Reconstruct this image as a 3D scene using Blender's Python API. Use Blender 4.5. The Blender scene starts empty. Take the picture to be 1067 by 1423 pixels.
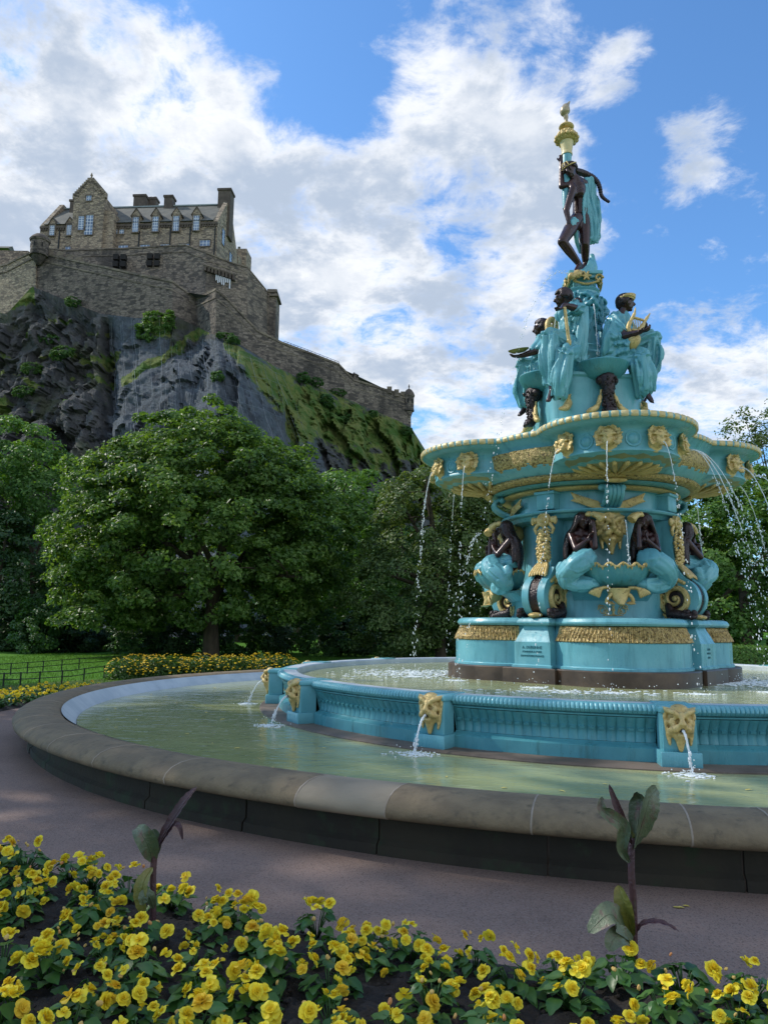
import bpy, bmesh, math, random
import numpy as np
from mathutils import Vector, Matrix, noise as mn
S = bpy.context.scene
C = S.collection
PI = math.pi
R = math.radians
rng = np.random.default_rng(7)
random.seed(7)

# ------------------------------------------------------------------ camera
FPX, TILT, ROLL, EYE = 1069.0, R(8.43), R(0.7), 1.6
cam_data = bpy.data.cameras.new('camera')
cam = bpy.data.objects.new('camera', cam_data)
C.objects.link(cam)
cam_data.sensor_fit = 'VERTICAL'
cam_data.sensor_height = 36.0
cam_data.sensor_width = 27.0
cam_data.lens = 36.0 * FPX / 1423.0
cam_data.clip_start = 0.05
cam_data.clip_end = 5000
cam.matrix_world = Matrix.Translation((0, 0, EYE)) @ Matrix.Rotation(PI/2 + TILT, 4, 'X') @ Matrix.Rotation(ROLL, 4, 'Z')
S.camera = cam

def at(px, py, Y):
    """the point at distance Y that the photograph shows at (px, py)"""
    du, dv = px - 533.5, py - 711.5
    c, s = math.cos(ROLL), math.sin(ROLL)
    a, b = c*du + s*dv, -s*du + c*dv
    x, u = a/FPX, -b/FPX
    dy = math.cos(TILT) - u*math.sin(TILT)
    dz = math.sin(TILT) + u*math.cos(TILT)
    t = Y/dy
    return Vector((x*t, Y, EYE + dz*t))

# ------------------------------------------------------------------ sun, sky, exposure
SUN_AZ, SUN_EL = -74.0, 42.0         # azimuth from the view direction (negative = left), elevation
sd = Vector((math.sin(R(SUN_AZ))*math.cos(R(SUN_EL)), math.cos(R(SUN_AZ))*math.cos(R(SUN_EL)), math.sin(R(SUN_EL))))
sl = bpy.data.lights.new('sun', 'SUN')
sl.energy = 3.0
sl.angle = R(0.6)
sl.color = (1.0, 0.94, 0.84)
sun = bpy.data.objects.new('sun', sl)
C.objects.link(sun)
sun.rotation_euler = sd.to_track_quat('Z', 'Y').to_euler()
S.view_settings.view_transform = 'Standard'
S.view_settings.look = 'None'
S.view_settings.exposure = 0.31
S.view_settings.gamma = 1.0

W = bpy.data.worlds.new('World')
S.world = W
W.use_nodes = True
nt = W.node_tree
nt.nodes.clear()
class NB:
    """small node-building helper"""
    def __init__(s, nt): s.nt = nt
    def n(s, t, **kw):
        o = s.nt.nodes.new(t)
        for k, v in kw.items(): setattr(o, k, v)
        return o
    def put(s, sock, v):
        if v is None: return
        if isinstance(v, bpy.types.NodeSocket): s.nt.links.new(v, sock)
        elif isinstance(v, (tuple, list)) and len(v) == 3 and sock.type == 'RGBA': sock.default_value = (*v, 1)
        else: sock.default_value = v
    def math(s, op, a, b=None, c=None, clamp=False):
        o = s.n('ShaderNodeMath', operation=op, use_clamp=clamp)
        for i, v in enumerate((a, b, c)): s.put(o.inputs[i], v)
        return o.outputs[0]
    def vmath(s, op, a, b=None, out=0):
        o = s.n('ShaderNodeVectorMath', operation=op)
        s.put(o.inputs[0], a); s.put(o.inputs[1], b)
        return o.outputs[out]
    def ramp(s, v, lo, hi, a=0.0, b=1.0, smooth=True):
        o = s.n('ShaderNodeMapRange', interpolation_type='SMOOTHSTEP' if smooth else 'LINEAR')
        for i, x in enumerate((v, lo, hi, a, b)): s.put(o.inputs[i], x)
        return o.outputs[0]
    def mix(s, f, a, b, blend='MIX'):
        o = s.n('ShaderNodeMix', data_type='RGBA', blend_type=blend)
        s.put(o.inputs[0], f); s.put(o.inputs[6], a); s.put(o.inputs[7], b)
        return o.outputs[2]
    def noise(s, vec, scale, detail=4, rough=.55, out=0, dist=0.0):
        o = s.n('ShaderNodeTexNoise')
        s.put(o.inputs['Vector'], vec); s.put(o.inputs['Scale'], scale)
        s.put(o.inputs['Detail'], detail); s.put(o.inputs['Roughness'], rough); s.put(o.inputs['Distortion'], dist)
        return o.outputs[out]

b = NB(nt)
sky = b.n('ShaderNodeTexSky', sky_type='NISHITA', sun_disc=False, sun_elevation=R(SUN_EL), sun_rotation=R(SUN_AZ),
          altitude=60, air_density=1.0, dust_density=0.6, ozone_density=2.2)
skyc = b.mix(1.0, sky.outputs[0], (0.95, 1.42, 1.78), 'MULTIPLY')
d = b.n('ShaderNodeTexCoord').outputs['Generated']
sep = b.n('ShaderNodeSeparateXYZ'); b.put(sep.inputs[0], d)
zc = b.math('ADD', b.math('MAXIMUM', sep.outputs[2], 0.0), 0.22)
pl = b.n('ShaderNodeCombineXYZ')
b.put(pl.inputs[0], b.math('DIVIDE', sep.outputs[0], zc)); b.put(pl.inputs[1], b.math('DIVIDE', sep.outputs[1], zc))
P = pl.outputs[0]
n1 = b.noise(P, 2.7, 12, .62, dist=.25)
n2 = b.noise(b.vmath('ADD', P, (5.3, 1.7, 0)), 8.0, 10, .66, dist=.3)
# where clouds gather (positive) and where the blue shows (negative): direction, angular radius, weight
BL = [((90, 120), 13, .20), ((280, 150), 11, .16), ((430, 190), 9, .12), ((620, 60), 7, .34), ((700, 90), 4, .25), ((840, 10), 4, .45), ((860, 108), 2.0, .50),
      ((960, 128), 2.0, .10), ((975, 200), 3.2, .50), ((1020, 210), 3, .42), ((830, 225), 6, .46), ((750, 250), 4, .25), ((905, 235), 3, .25), ((900, 330), 3, .02), ((680, 230), 9, .13), ((420, 430), 16, .28), ((640, 480), 13, .26), ((200, 300), 14, .24),
      ((20, 260), 12, .25), ((1060, 450), 5, .46), ((1000, 500), 5, .2), ((780, 400), 7, .12), ((985, 350), 1.0, .5), ((700, 600), 15, .2), ((1000, 600), 12, .18),
      ((320, 30), 7, -.30), ((1010, 320), 9, -.36), ((960, 60), 8, -.22), ((880, 340), 4, -.16), ((620, 330), 5, -.06), ((190, 205), 2.6, -.42), ((60, 20), 3, -.10), ((30, 140), 2, -.22), ((160, 60), 1.6, -.25), ((250, 110), 1.5, -.2), ((780, 60), 4, -.20), ((1010, 80), 7, -.2), ((950, 270), 7, -.22), ((900, 400), 6, -.26), ((440, 70), 4.5, -.36), ((470, 130), 3, -.28), ((480, 100), 3, -.12),
      ((600, 290), 4, -.10), ((500, 190), 2.5, -.25), ((560, 150), 3, -.18), ((650, 310), 3, -.22), ((760, 130), 3, -.14)]
cov = None
# unseen bright cloud added overhead and behind the camera to lift the shade
FILL_CLOUDS = [((0, -1, .55), 62, .34), ((1, -.5, .5), 45, .34), ((.1, -.45, 1), 34, .26), ((-1, .15, .5), 34, .22)]
for (px, py), rad, w in BL:
    v = (at(px, py, 10.0) - Vector((0, 0, EYE))).normalized()
    dt = b.vmath('DOT_PRODUCT', d, tuple(v), out=1)
    g = b.ramp(dt, math.cos(R(rad*1.5)), 1.0, 0.0, w*.54)
    cov = g if cov is None else b.math('ADD', cov, g)
for v, rad, w in FILL_CLOUDS:
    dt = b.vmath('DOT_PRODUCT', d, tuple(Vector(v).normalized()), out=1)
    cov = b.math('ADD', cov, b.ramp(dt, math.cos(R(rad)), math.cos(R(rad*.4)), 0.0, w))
# elsewhere in the sky: broken cloud of its own
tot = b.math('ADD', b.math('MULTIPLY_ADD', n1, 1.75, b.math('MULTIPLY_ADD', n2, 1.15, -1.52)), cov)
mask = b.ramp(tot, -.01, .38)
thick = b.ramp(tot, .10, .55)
n3 = b.noise(b.vmath('ADD', P, (2.1, -3.7, 0)), 4.6, 7, .6)
lit = b.math('ADD', b.math('MULTIPLY', thick, -.50), b.ramp(n3, .34, .66, .55, 1.2))
# cloud light: brighter towards the sun, grey-blue where it is thick
sdot = b.vmath('DOT_PRODUCT', d, tuple(sd), out=1)
glow = b.ramp(sdot, .30, .97, 0.0, 1.0)
lit = b.math('ADD', lit, b.math('MULTIPLY', glow, .06), clamp=False)
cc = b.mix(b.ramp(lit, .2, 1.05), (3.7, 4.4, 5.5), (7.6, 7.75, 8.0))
# clouds opposite the sun get added brightness, as fill for the foreground shade
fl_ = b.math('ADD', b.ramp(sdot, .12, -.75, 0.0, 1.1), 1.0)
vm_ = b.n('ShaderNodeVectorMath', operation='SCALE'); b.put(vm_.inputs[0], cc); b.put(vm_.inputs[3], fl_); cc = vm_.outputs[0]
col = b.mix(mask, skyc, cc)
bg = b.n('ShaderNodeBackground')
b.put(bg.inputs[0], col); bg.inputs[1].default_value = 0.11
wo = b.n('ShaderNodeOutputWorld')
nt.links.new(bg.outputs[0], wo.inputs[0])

# ------------------------------------------------------------------ mesh helpers
def rotm(rx=0, ry=0, rz=0):
    return Matrix.Rotation(rz, 3, 'Z') @ Matrix.Rotation(ry, 3, 'Y') @ Matrix.Rotation(rx, 3, 'X')

class MB:
    def __init__(s): s.v, s.f, s.m, s.mat = [], [], [], 0
    def add(s, vs, fs, mat=None):
        o = len(s.v)
        s.v += [tuple(v) for v in vs]
        s.f += [tuple(i + o for i in f) for f in fs]
        s.m += [s.mat if mat is None else mat]*len(fs)
        return s
    def box(s, c, size, rot=None, mat=None, bev=0.0, taper=1.0):
        hx, hy, hz = size[0]/2, size[1]/2, size[2]/2
        vs = []
        if bev <= 0:
            for z, k in ((-hz, 1), (hz, taper)):
                for x, y in ((-hx, -hy), (hx, -hy), (hx, hy), (-hx, hy)): vs.append(Vector((x*k, y*k, z)))
            fs = [(3, 2, 1, 0), (4, 5, 6, 7), (0, 1, 5, 4), (1, 2, 6, 5), (2, 3, 7, 6), (3, 0, 4, 7)]
        else:
            e = min(bev, hx*.9, hy*.9, hz*.9)
            ring = lambda ax, ay, z: [Vector((x, y, z)) for x, y in ((-ax+e, -ay), (ax-e, -ay), (ax, -ay+e), (ax, ay-e), (ax-e, ay), (-ax+e, ay), (-ax, ay-e), (-ax, -ay+e))]
            vs = ring(hx-e*.7, hy-e*.7, -hz) + ring(hx, hy, -hz+e) + ring(hx*taper, hy*taper, hz-e) + ring((hx-e*.7)*taper, (hy-e*.7)*taper, hz)
            fs = [tuple(range(7, -1, -1)), tuple(range(24, 32))]
            for k in range(3):
                for i in range(8): fs.append((k*8+i, k*8+(i+1) % 8, k*8+8+(i+1) % 8, k*8+8+i))
        c = Vector(c)
        vs = [(rot @ v if rot else v) + c for v in vs]
        return s.add(vs, fs, mat)
    def lathe(s, prof, n=48, a0=0.0, a1=2*PI, c=(0, 0, 0), mat=None, rot=None, mod=None):
        """profile of (r, z) turned about z; azimuth a points to (sin a, -cos a)"""
        full = abs(a1 - a0 - 2*PI) < 1e-6
        cols = n if full else n + 1
        c = Vector(c); vs = []; fs = []
        for j in range(cols):
            a = a0 + (a1 - a0)*j/n
            for i, (r, z) in enumerate(prof):
                rr = r*mod(a, i) if mod else r
                v = Vector((rr*math.sin(a), -rr*math.cos(a), z))
                vs.append((rot @ v if rot else v) + c)
        m = len(prof)
        for j in range(n):
            k = (j + 1) % cols
            for i in range(m - 1):
                fs.append((j*m+i, k*m+i, k*m+i+1, j*m+i+1))
        if not full:
            fs.append(tuple(range(m-1, -1, -1))); fs.append(tuple((cols-1)*m+i for i in range(m)))
        return s.add(vs, fs, mat)
    def tube(s, pts, rad, n=8, mat=None, caps=True, flat=None):
        pts = [Vector(p) for p in pts]
        if not isinstance(rad, (list, tuple)): rad = [rad]*len(pts)
        vs, fs = [], []
        t0 = (pts[1] - pts[0]).normalized()
        u = t0.orthogonal().normalized()
        for i, p in enumerate(pts):
            t = (pts[min(i+1, len(pts)-1)] - pts[max(i-1, 0)])
            t = t.normalized() if t.length > 1e-9 else t0
            u = (u - t*u.dot(t)); u = u.normalized() if u.length > 1e-6 else t.orthogonal().normalized()
            w = t.cross(u)
            for k in range(n):
                a = 2*PI*k/n
                vs.append(p + (u*math.cos(a) + w*math.sin(a))*rad[i])
        for i in range(len(pts)-1):
            for k in range(n): fs.append((i*n+k, i*n+(k+1) % n, (i+1)*n+(k+1) % n, (i+1)*n+k))
        if caps:
            fs.append(tuple(range(n-1, -1, -1))); fs.append(tuple((len(pts)-1)*n+k for k in range(n)))
        return s.add(vs, fs, mat)
    def cap(s, p0, p1, r0, r1=None, n=10, mat=None):
        """tapered capsule"""
        p0, p1 = Vector(p0), Vector(p1); r1 = r0 if r1 is None else r1
        dv = p1 - p0
        if dv.length < 1e-6: return s.ell(p0, (r0, r0, r0))
        t = dv.normalized()
        pts, rad = [], []
        for a in (84, 60, 30): pts.append(p0 - t*r0*math.sin(R(a))); rad.append(r0*math.cos(R(a)))
        pts += [p0, p1]; rad += [r0, r1]
        for a in (30, 60, 84): pts.append(p1 + t*r1*math.sin(R(a))); rad.append(r1*math.cos(R(a)))
        return s.tube(pts, rad, n, mat)
    def chain(s, pts, rad, n=10, mat=None):
        for i in range(len(pts)-1): s.cap(pts[i], pts[i+1], rad[i], rad[i+1], n, mat)
        return s
    def ell(s, c, r, rot=None, nu=14, nv=9, mat=None):
        c = Vector(c)
        if not isinstance(r, (tuple, list)): r = (r, r, r)
        vs, fs = [], []
        for j in range(1, nv):
            th = PI*j/nv
            for i in range(nu):
                ph = 2*PI*i/nu
                v = Vector((r[0]*math.sin(th)*math.cos(ph), r[1]*math.sin(th)*math.sin(ph), r[2]*math.cos(th)))
                vs.append((rot @ v if rot else v) + c)
        top = Vector((0, 0, r[2])); bot = -top
        vs += [(rot @ top if rot else top) + c, (rot @ bot if rot else bot) + c]
        T, B = len(vs)-2, len(vs)-1
        for j in range(nv-2):
            for i in range(nu): fs.append((j*nu+i, (j+1)*nu+i, (j+1)*nu+(i+1) % nu, j*nu+(i+1) % nu))
        for i in range(nu):
            fs.append((T, i, (i+1) % nu)); fs.append((B, (nv-2)*nu+(i+1) % nu, (nv-2)*nu+i))
        return s.add(vs, fs, mat)
    def prism(s, poly, o, ux, uy, depth, mat=None):
        """closed outline (x, y) in the plane o + x*ux + y*uy, pushed along ux x uy by depth"""
        o, ux, uy = Vector(o), Vector(ux), Vector(uy)
        n = ux.cross(uy).normalized()*depth
        a = [o + ux*x + uy*y for x, y in poly]
        k = len(a)
        vs = a + [p + n for p in a]
        fs = [tuple(range(k-1, -1, -1)), tuple(range(k, 2*k))] + [(i, (i+1) % k, k+(i+1) % k, k+i) for i in range(k)]
        return s.add(vs, fs, mat)
    def sweep(s, plan, prof, mat=None, closed=True):
        """profile (outward offset, z) carried round a plan outline of (x, y), outward = right of travel"""
        k = len(plan); P2 = [Vector((x, y)) for x, y in plan]; nr = []
        for i in range(k):
            p, q = P2[(i-1) % k] if closed or i else P2[0], P2[(i+1) % k] if closed or i < k-1 else P2[-1]
            e0 = (P2[i]-p); e1 = (q-P2[i])
            e0 = e0.normalized() if e0.length > 1e-9 else e1.normalized()
            e1 = e1.normalized() if e1.length > 1e-9 else e0
            n0, n1 = Vector((e0.y, -e0.x)), Vector((e1.y, -e1.x))
            t = n0 + n1
            t = t.normalized() if t.length > 1e-6 else n0
            nr.append(t/max(.35, t.dot(n0)))
        vs = [(P2[i].x + nr[i].x*o, P2[i].y + nr[i].y*o, z) for i in range(k) for o, z in prof]
        m = len(prof); fs = []
        for i in range(k if closed else k-1):
            j = (i+1) % k
            for t in range(m-1): fs.append((i*m+t, j*m+t, j*m+t+1, i*m+t+1))
        if not closed:
            fs.append(tuple(range(m-1, -1, -1))); fs.append(tuple((k-1)*m+t for t in range(m)))
        return s.add(vs, fs, mat)
    def xform(s, M, start=0):
        s.v[start:] = [tuple(M @ Vector(v)) for v in s.v[start:]]
        return s
    def mesh(s, name, mats, smooth=40):
        me = bpy.data.meshes.new(name)
        me.from_pydata(s.v, [], s.f)
        for m in (mats if isinstance(mats, (list, tuple)) else [mats]): me.materials.append(m)
        if any(s.m): me.polygons.foreach_set('material_index', s.m)
        if smooth:
            me.polygons.foreach_set('use_smooth', [True]*len(me.polygons))
            if smooth < 180:
                try: me.set_sharp_from_angle(angle=R(smooth))
                except Exception: pass
        me.update()
        return me
    def build(s, name, mats, parent=None, smooth=40, fix=True):
        me = s.mesh(name, mats, smooth)
        if fix:
            bm = bmesh.new(); bm.from_mesh(me)
            bmesh.ops.recalc_face_normals(bm, faces=bm.faces)
            bm.to_mesh(me); bm.free()
        return link(name, me, parent)

def link(name, me, parent=None):
    o = bpy.data.objects.new(name, me)
    C.objects.link(o)
    if parent is not None: o.parent = parent
    return o

def sculpt(name, mb, mat, parent=None, voxel=.02, it=4, fac=.5, disp=None):
    """melt overlapping closed shapes into one continuous surface"""
    me = mb.mesh(name, mat, 0)
    t = bpy.data.objects.new('melt', me); C.objects.link(t)
    r = t.modifiers.new('r', 'REMESH'); r.mode = 'VOXEL'; r.voxel_size = voxel; r.use_smooth_shade = True
    if it:
        sm = t.modifiers.new('s', 'SMOOTH'); sm.iterations = it; sm.factor = fac
    dg = bpy.context.evaluated_depsgraph_get(); dg.update()
    out = bpy.data.meshes.new_from_object(t.evaluated_get(dg))
    bpy.data.objects.remove(t); bpy.data.meshes.remove(me)
    out.name = name
    if disp:
        n = len(out.vertices); co = np.empty(n*3); no = np.empty(n*3)
        out.vertices.foreach_get('co', co); out.vertices.foreach_get('normal', no)
        co, no = co.reshape(-1, 3), no.reshape(-1, 3)
        h = np.array([disp(Vector(p)) for p in co])
        out.vertices.foreach_set('co', (co + no*h[:, None]).ravel())
    out.polygons.foreach_set('use_smooth', [True]*len(out.polygons))
    out.materials.clear(); out.materials.append(mat)
    out.update()
    return link(name, out, parent)

def tag(o, label=None, cat=None, group=None, kind=None):
    if label: o['label'] = label
    if cat: o['category'] = cat
    if group: o['group'] = group
    if kind: o['kind'] = kind
    return o

def thing(name, label, cat, loc=(0, 0, 0), rz=0.0, group=None):
    o = bpy.data.objects.new(name, None)
    C.objects.link(o)
    o.location = loc; o.rotation_euler = (0, 0, rz)
    return tag(o, label, cat, group)

def copy_tree(o, parent=None):
    c = o.copy(); C.objects.link(c)
    if parent is not None: c.parent = parent
    for ch in list(o.children): copy_tree(ch, c)
    return c

def dup(o, loc, rz, label=None):
    c = copy_tree(o); c.location = loc; c.rotation_euler = (0, 0, rz)
    if label: c['label'] = label
    return c

def lerp(a, b_, t): return Vector(a)*(1-t) + Vector(b_)*t
def bez(p, n=10):
    """smooth curve through points (Catmull-Rom)"""
    p = [Vector(q) for q in p]; out = []
    for i in range(len(p)-1):
        p0, p1, p2, p3 = p[max(i-1, 0)], p[i], p[i+1], p[min(i+2, len(p)-1)]
        for k in range(n):
            t = k/n
            out.append(.5*((2*p1) + (p2-p0)*t + (2*p0-5*p1+4*p2-p3)*t*t + (3*p1-p0-3*p2+p3)*t**3))
    out.append(p[-1]); return out

# ------------------------------------------------------------------ materials
def newmat(name):
    m = bpy.data.materials.new(name); m.use_nodes = True
    t = m.node_tree; t.nodes.clear()
    k = NB(t)
    out = k.n('ShaderNodeOutputMaterial')
    return m, k, out

def pmat(name, c1, c2=None, scale=3.0, rough=.5, metal=0.0, bump=0.0, bscale=None, c3=None, lo=.35, hi=.65, rough2=None, spec=.5, sheen=0, coord='Object', c3lo=.62, c3hi=.75, bdist=.02, streak=1.0, sss=0):
    m, k, out = newmat(name)
    co = k.n('ShaderNodeTexCoord').outputs[coord] if coord != 'World' else k.n('ShaderNodeNewGeometry').outputs['Position']
    vec = co
    if streak != 1.0:
        mp = k.n('ShaderNodeMapping'); k.put(mp.inputs[0], co); mp.inputs['Scale'].default_value = (1, 1, streak); vec = mp.outputs[0]
    p = k.n('ShaderNodeBsdfPrincipled')
    nz = k.noise(vec, scale, 6, .6)
    c = k.mix(k.ramp(nz, lo, hi), c1, c2 or c1)
    if c3:
        nz2 = k.noise(k.vmath('ADD', vec, (7.1, 3.3, 1.9)), scale*2.7, 6, .65)
        c = k.mix(k.ramp(nz2, c3lo, c3hi), c, c3)
    k.put(p.inputs['Base Color'], c)
    k.put(p.inputs['Roughness'], rough if rough2 is None else k.ramp(nz, lo, hi, rough, rough2))
    p.inputs['Metallic'].default_value = metal
    p.inputs['Specular IOR Level'].default_value = spec
    if bump:
        bp = k.n('ShaderNodeBump'); bp.inputs['Strength'].default_value = bump; bp.inputs['Distance'].default_value = bdist
        k.put(bp.inputs['Height'], k.noise(co, bscale or scale*6, 6, .6)); k.put(p.inputs['Normal'], bp.outputs[0])
    k.nt.links.new(p.outputs[0], out.inputs[0])
    return m

M = {}
def paint(name, c1, c2, grime, lime, g=.55, scale=2.0, bump=.15):
    """old gloss paint on iron: uneven coats, dark runs, pale lime runs, dull and shiny patches"""
    m, k, out = newmat(name)
    co = k.n('ShaderNodeTexCoord').outputs['Object']
    n1 = k.noise(co, scale, 5, .6)
    def run(sc, off, rough=.65):
        mp = k.n('ShaderNodeMapping'); k.put(mp.inputs[0], co); mp.inputs['Scale'].default_value = (1, 1, .16); mp.inputs['Location'].default_value = off
        return k.noise(mp.outputs[0], sc, 7, rough)
    c = k.mix(k.ramp(n1, .33, .67), c1, c2)
    c = k.mix(k.math('MULTIPLY', k.ramp(run(6, (0, 0, 0)), .50, .74), g), c, grime)
    c = k.mix(k.math('MULTIPLY', k.ramp(run(11, (4, 2, 1)), .60, .74), .40), c, lime)
    c = k.mix(k.math('MULTIPLY', k.ramp(k.noise(co, 38, 3, .6), .64, .74), .5), c, grime)
    p = k.n('ShaderNodeBsdfPrincipled'); k.put(p.inputs['Base Color'], c)
    k.put(p.inputs['Roughness'], k.ramp(run(5, (1, 7, 3)), .35, .65, .24, .55)); 
    bp = k.n('ShaderNodeBump'); bp.inputs['Strength'].default_value = bump; bp.inputs['Distance'].default_value = .012
    k.put(bp.inputs['Height'], k.math('ADD', k.noise(co, 34, 5, .6), k.noise(co, 9, 4, .6))); k.put(p.inputs['Normal'], bp.outputs[0])
    k.nt.links.new(p.outputs[0], out.inputs[0]); return m
M['teal'] = paint('teal_paint', (.110, .345, .405), (.150, .41, .465), (.035, .15, .18), (.26, .47, .52))
M['teal_green'] = paint('weathered_teal_paint', (.06, .245, .285), (.085, .30, .335), (.035, .11, .10), (.20, .38, .39), .7)
M['teal_relief'] = paint('chased_teal_paint', (.055, .255, .325), (.08, .305, .375), (.028, .125, .155), (.2, .42, .45), .5, 3, .4)
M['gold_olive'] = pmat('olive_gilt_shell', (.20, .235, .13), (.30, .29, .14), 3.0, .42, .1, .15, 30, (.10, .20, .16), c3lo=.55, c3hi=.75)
M['gold'] = pmat('gold_paint', (.50, .355, .13), (.64, .475, .20), 8.0, .34, .25, .6, 34, (.20, .13, .045), rough2=.55, c3lo=.54, c3hi=.70, bdist=.016)
M['gold_relief'] = pmat('chased_gold_paint', (.44, .31, .11), (.58, .43, .18), 11.0, .38, .2, 1.0, 26, (.13, .085, .03), rough2=.55, c3lo=.48, c3hi=.62, bdist=.03)
M['bronze'] = pmat('dark_bronze_paint', (.028, .011, .012), (.046, .018, .017), 5.0, .2, .15, .12, 30, (.05, .025, .022), rough2=.36)
M['bronze_hair'] = pmat('dark_bronze_locks', (.016, .007, .008), (.030, .013, .013), 9.0, .24, .15, .8, 26, rough2=.4, bdist=.02)
M['granite'] = pmat('brown_stone_plinth', (.055, .032, .02), (.10, .065, .042), 2.5, .3, 0, .1, 40, (.035, .022, .016), rough2=.5)
M['sand'] = pmat('worn_sandstone', (.150, .110, .062), (.215, .162, .095), 4.2, .75, 0, .8, 30, (.065, .055, .036), rough2=.9, c3lo=.50, c3hi=.82, coord='World', bdist=.01)
M['sand_new'] = pmat('new_sandstone', (.215, .175, .12), (.265, .22, .155), 2.0, .8, 0, .3, 30, (.26, .20, .13), coord='World', bdist=.01, c3lo=.6, c3hi=.8)
M['sand_dark'] = pmat('shaded_mossy_stone', (.022, .018, .011), (.040, .033, .020), 1.4, .85, 0, .5, 16, (.028, .040, .018), rough2=.95, c3lo=.5, c3hi=.65, coord='World')  # base colour darkened to carry the shade under the coping; green is moss
M['mortar'] = pmat('pale_mortar', (.25, .205, .155), (.33, .275, .215), 8, .9, coord='World')
M['lining'] = pmat('grey_lead_lining', (.40, .46, .50), (.52, .57, .60), 2.0, .45, 0, .15, 14, (.30, .34, .36), coord='World')
M['kerbstone'] = pmat('wet_brown_kerb', (.10, .075, .055), (.17, .13, .10), 2.0, .5, 0, .3, 20, (.05, .045, .03), coord='World')
def tarmac():
    m, k, out = newmat('red_brown_tarmac'); co = k.n('ShaderNodeNewGeometry').outputs['Position']
    c = k.mix(k.ramp(k.noise(co, .7, 6, .6), .35, .65), (.215, .147, .118), (.265, .185, .150))
    vo = k.n('ShaderNodeTexVoronoi'); k.put(vo.inputs['Vector'], co); vo.inputs['Scale'].default_value = 130; sc = k.n('ShaderNodeSeparateColor'); k.put(sc.inputs[0], vo.outputs['Color'])
    c = k.mix(k.ramp(sc.outputs[0], .55, 1.15), c, (.27, .21, .18)); c = k.mix(k.ramp(sc.outputs[1], .6, 1.25), c, (.07, .05, .045))
    c = k.mix(k.math('MULTIPLY', k.ramp(k.noise(co, 1.9, 6, .7), .56, .70), .5), c, (.115, .085, .072))
    p = k.n('ShaderNodeBsdfPrincipled'); k.put(p.inputs['Base Color'], c); p.inputs['Roughness'].default_value = .85; p.inputs['Specular IOR Level'].default_value = .3
    bp = k.n('ShaderNodeBump'); bp.inputs['Strength'].default_value = .7; bp.inputs['Distance'].default_value = .006
    k.put(bp.inputs['Height'], k.math('ADD', vo.outputs['Distance'], k.noise(co, 30, 4, .6))); k.put(p.inputs['Normal'], bp.outputs[0])
    k.nt.links.new(p.outputs[0], out.inputs[0]); return m
M['path'] = tarmac()
M['soil'] = pmat('dark_soil', (.013, .010, .008), (.028, .021, .016), 14, .9, 0, .9, 60, (.05, .038, .03), coord='World', c3lo=.66, c3hi=.8)
M['lawn'] = pmat('mown_lawn', (.055, .150, .014), (.085, .20, .022), 1.1, .9, 0, .8, 40, (.035, .10, .012), coord='World', spec=.1)
M['verge'] = pmat('rough_verge', (.05, .10, .02), (.12, .15, .05), 5, .95, 0, .9, 50, (.03, .05, .012), coord='World', spec=.1)
M['bark'] = pmat('bark', (.045, .034, .022), (.085, .066, .042), 6, .95, 0, .9, 18, (.03, .045, .015), streak=.3)
M['iron'] = pmat('dark_iron', (.012, .016, .015), (.02, .024, .022), 9, .45, .4)
M['slate'] = pmat('roof_slate', (.085, .085, .07), (.13, .125, .10), .5, .8, 0, .4, 3, (.06, .07, .045), coord='World')
M['lead'] = pmat('lead_flashing', (.20, .24, .23), (.27, .31, .29), .6, .6, coord='World')
M['castle_dark'] = pmat('dark_cut_stone', (.075, .058, .045), (.115, .092, .07), .8, .9, coord='World')
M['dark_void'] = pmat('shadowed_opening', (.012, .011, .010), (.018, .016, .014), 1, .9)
M['white_paint'] = pmat('white_window_bars', (.62, .66, .70), (.72, .75, .78), 3, .5)

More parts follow.
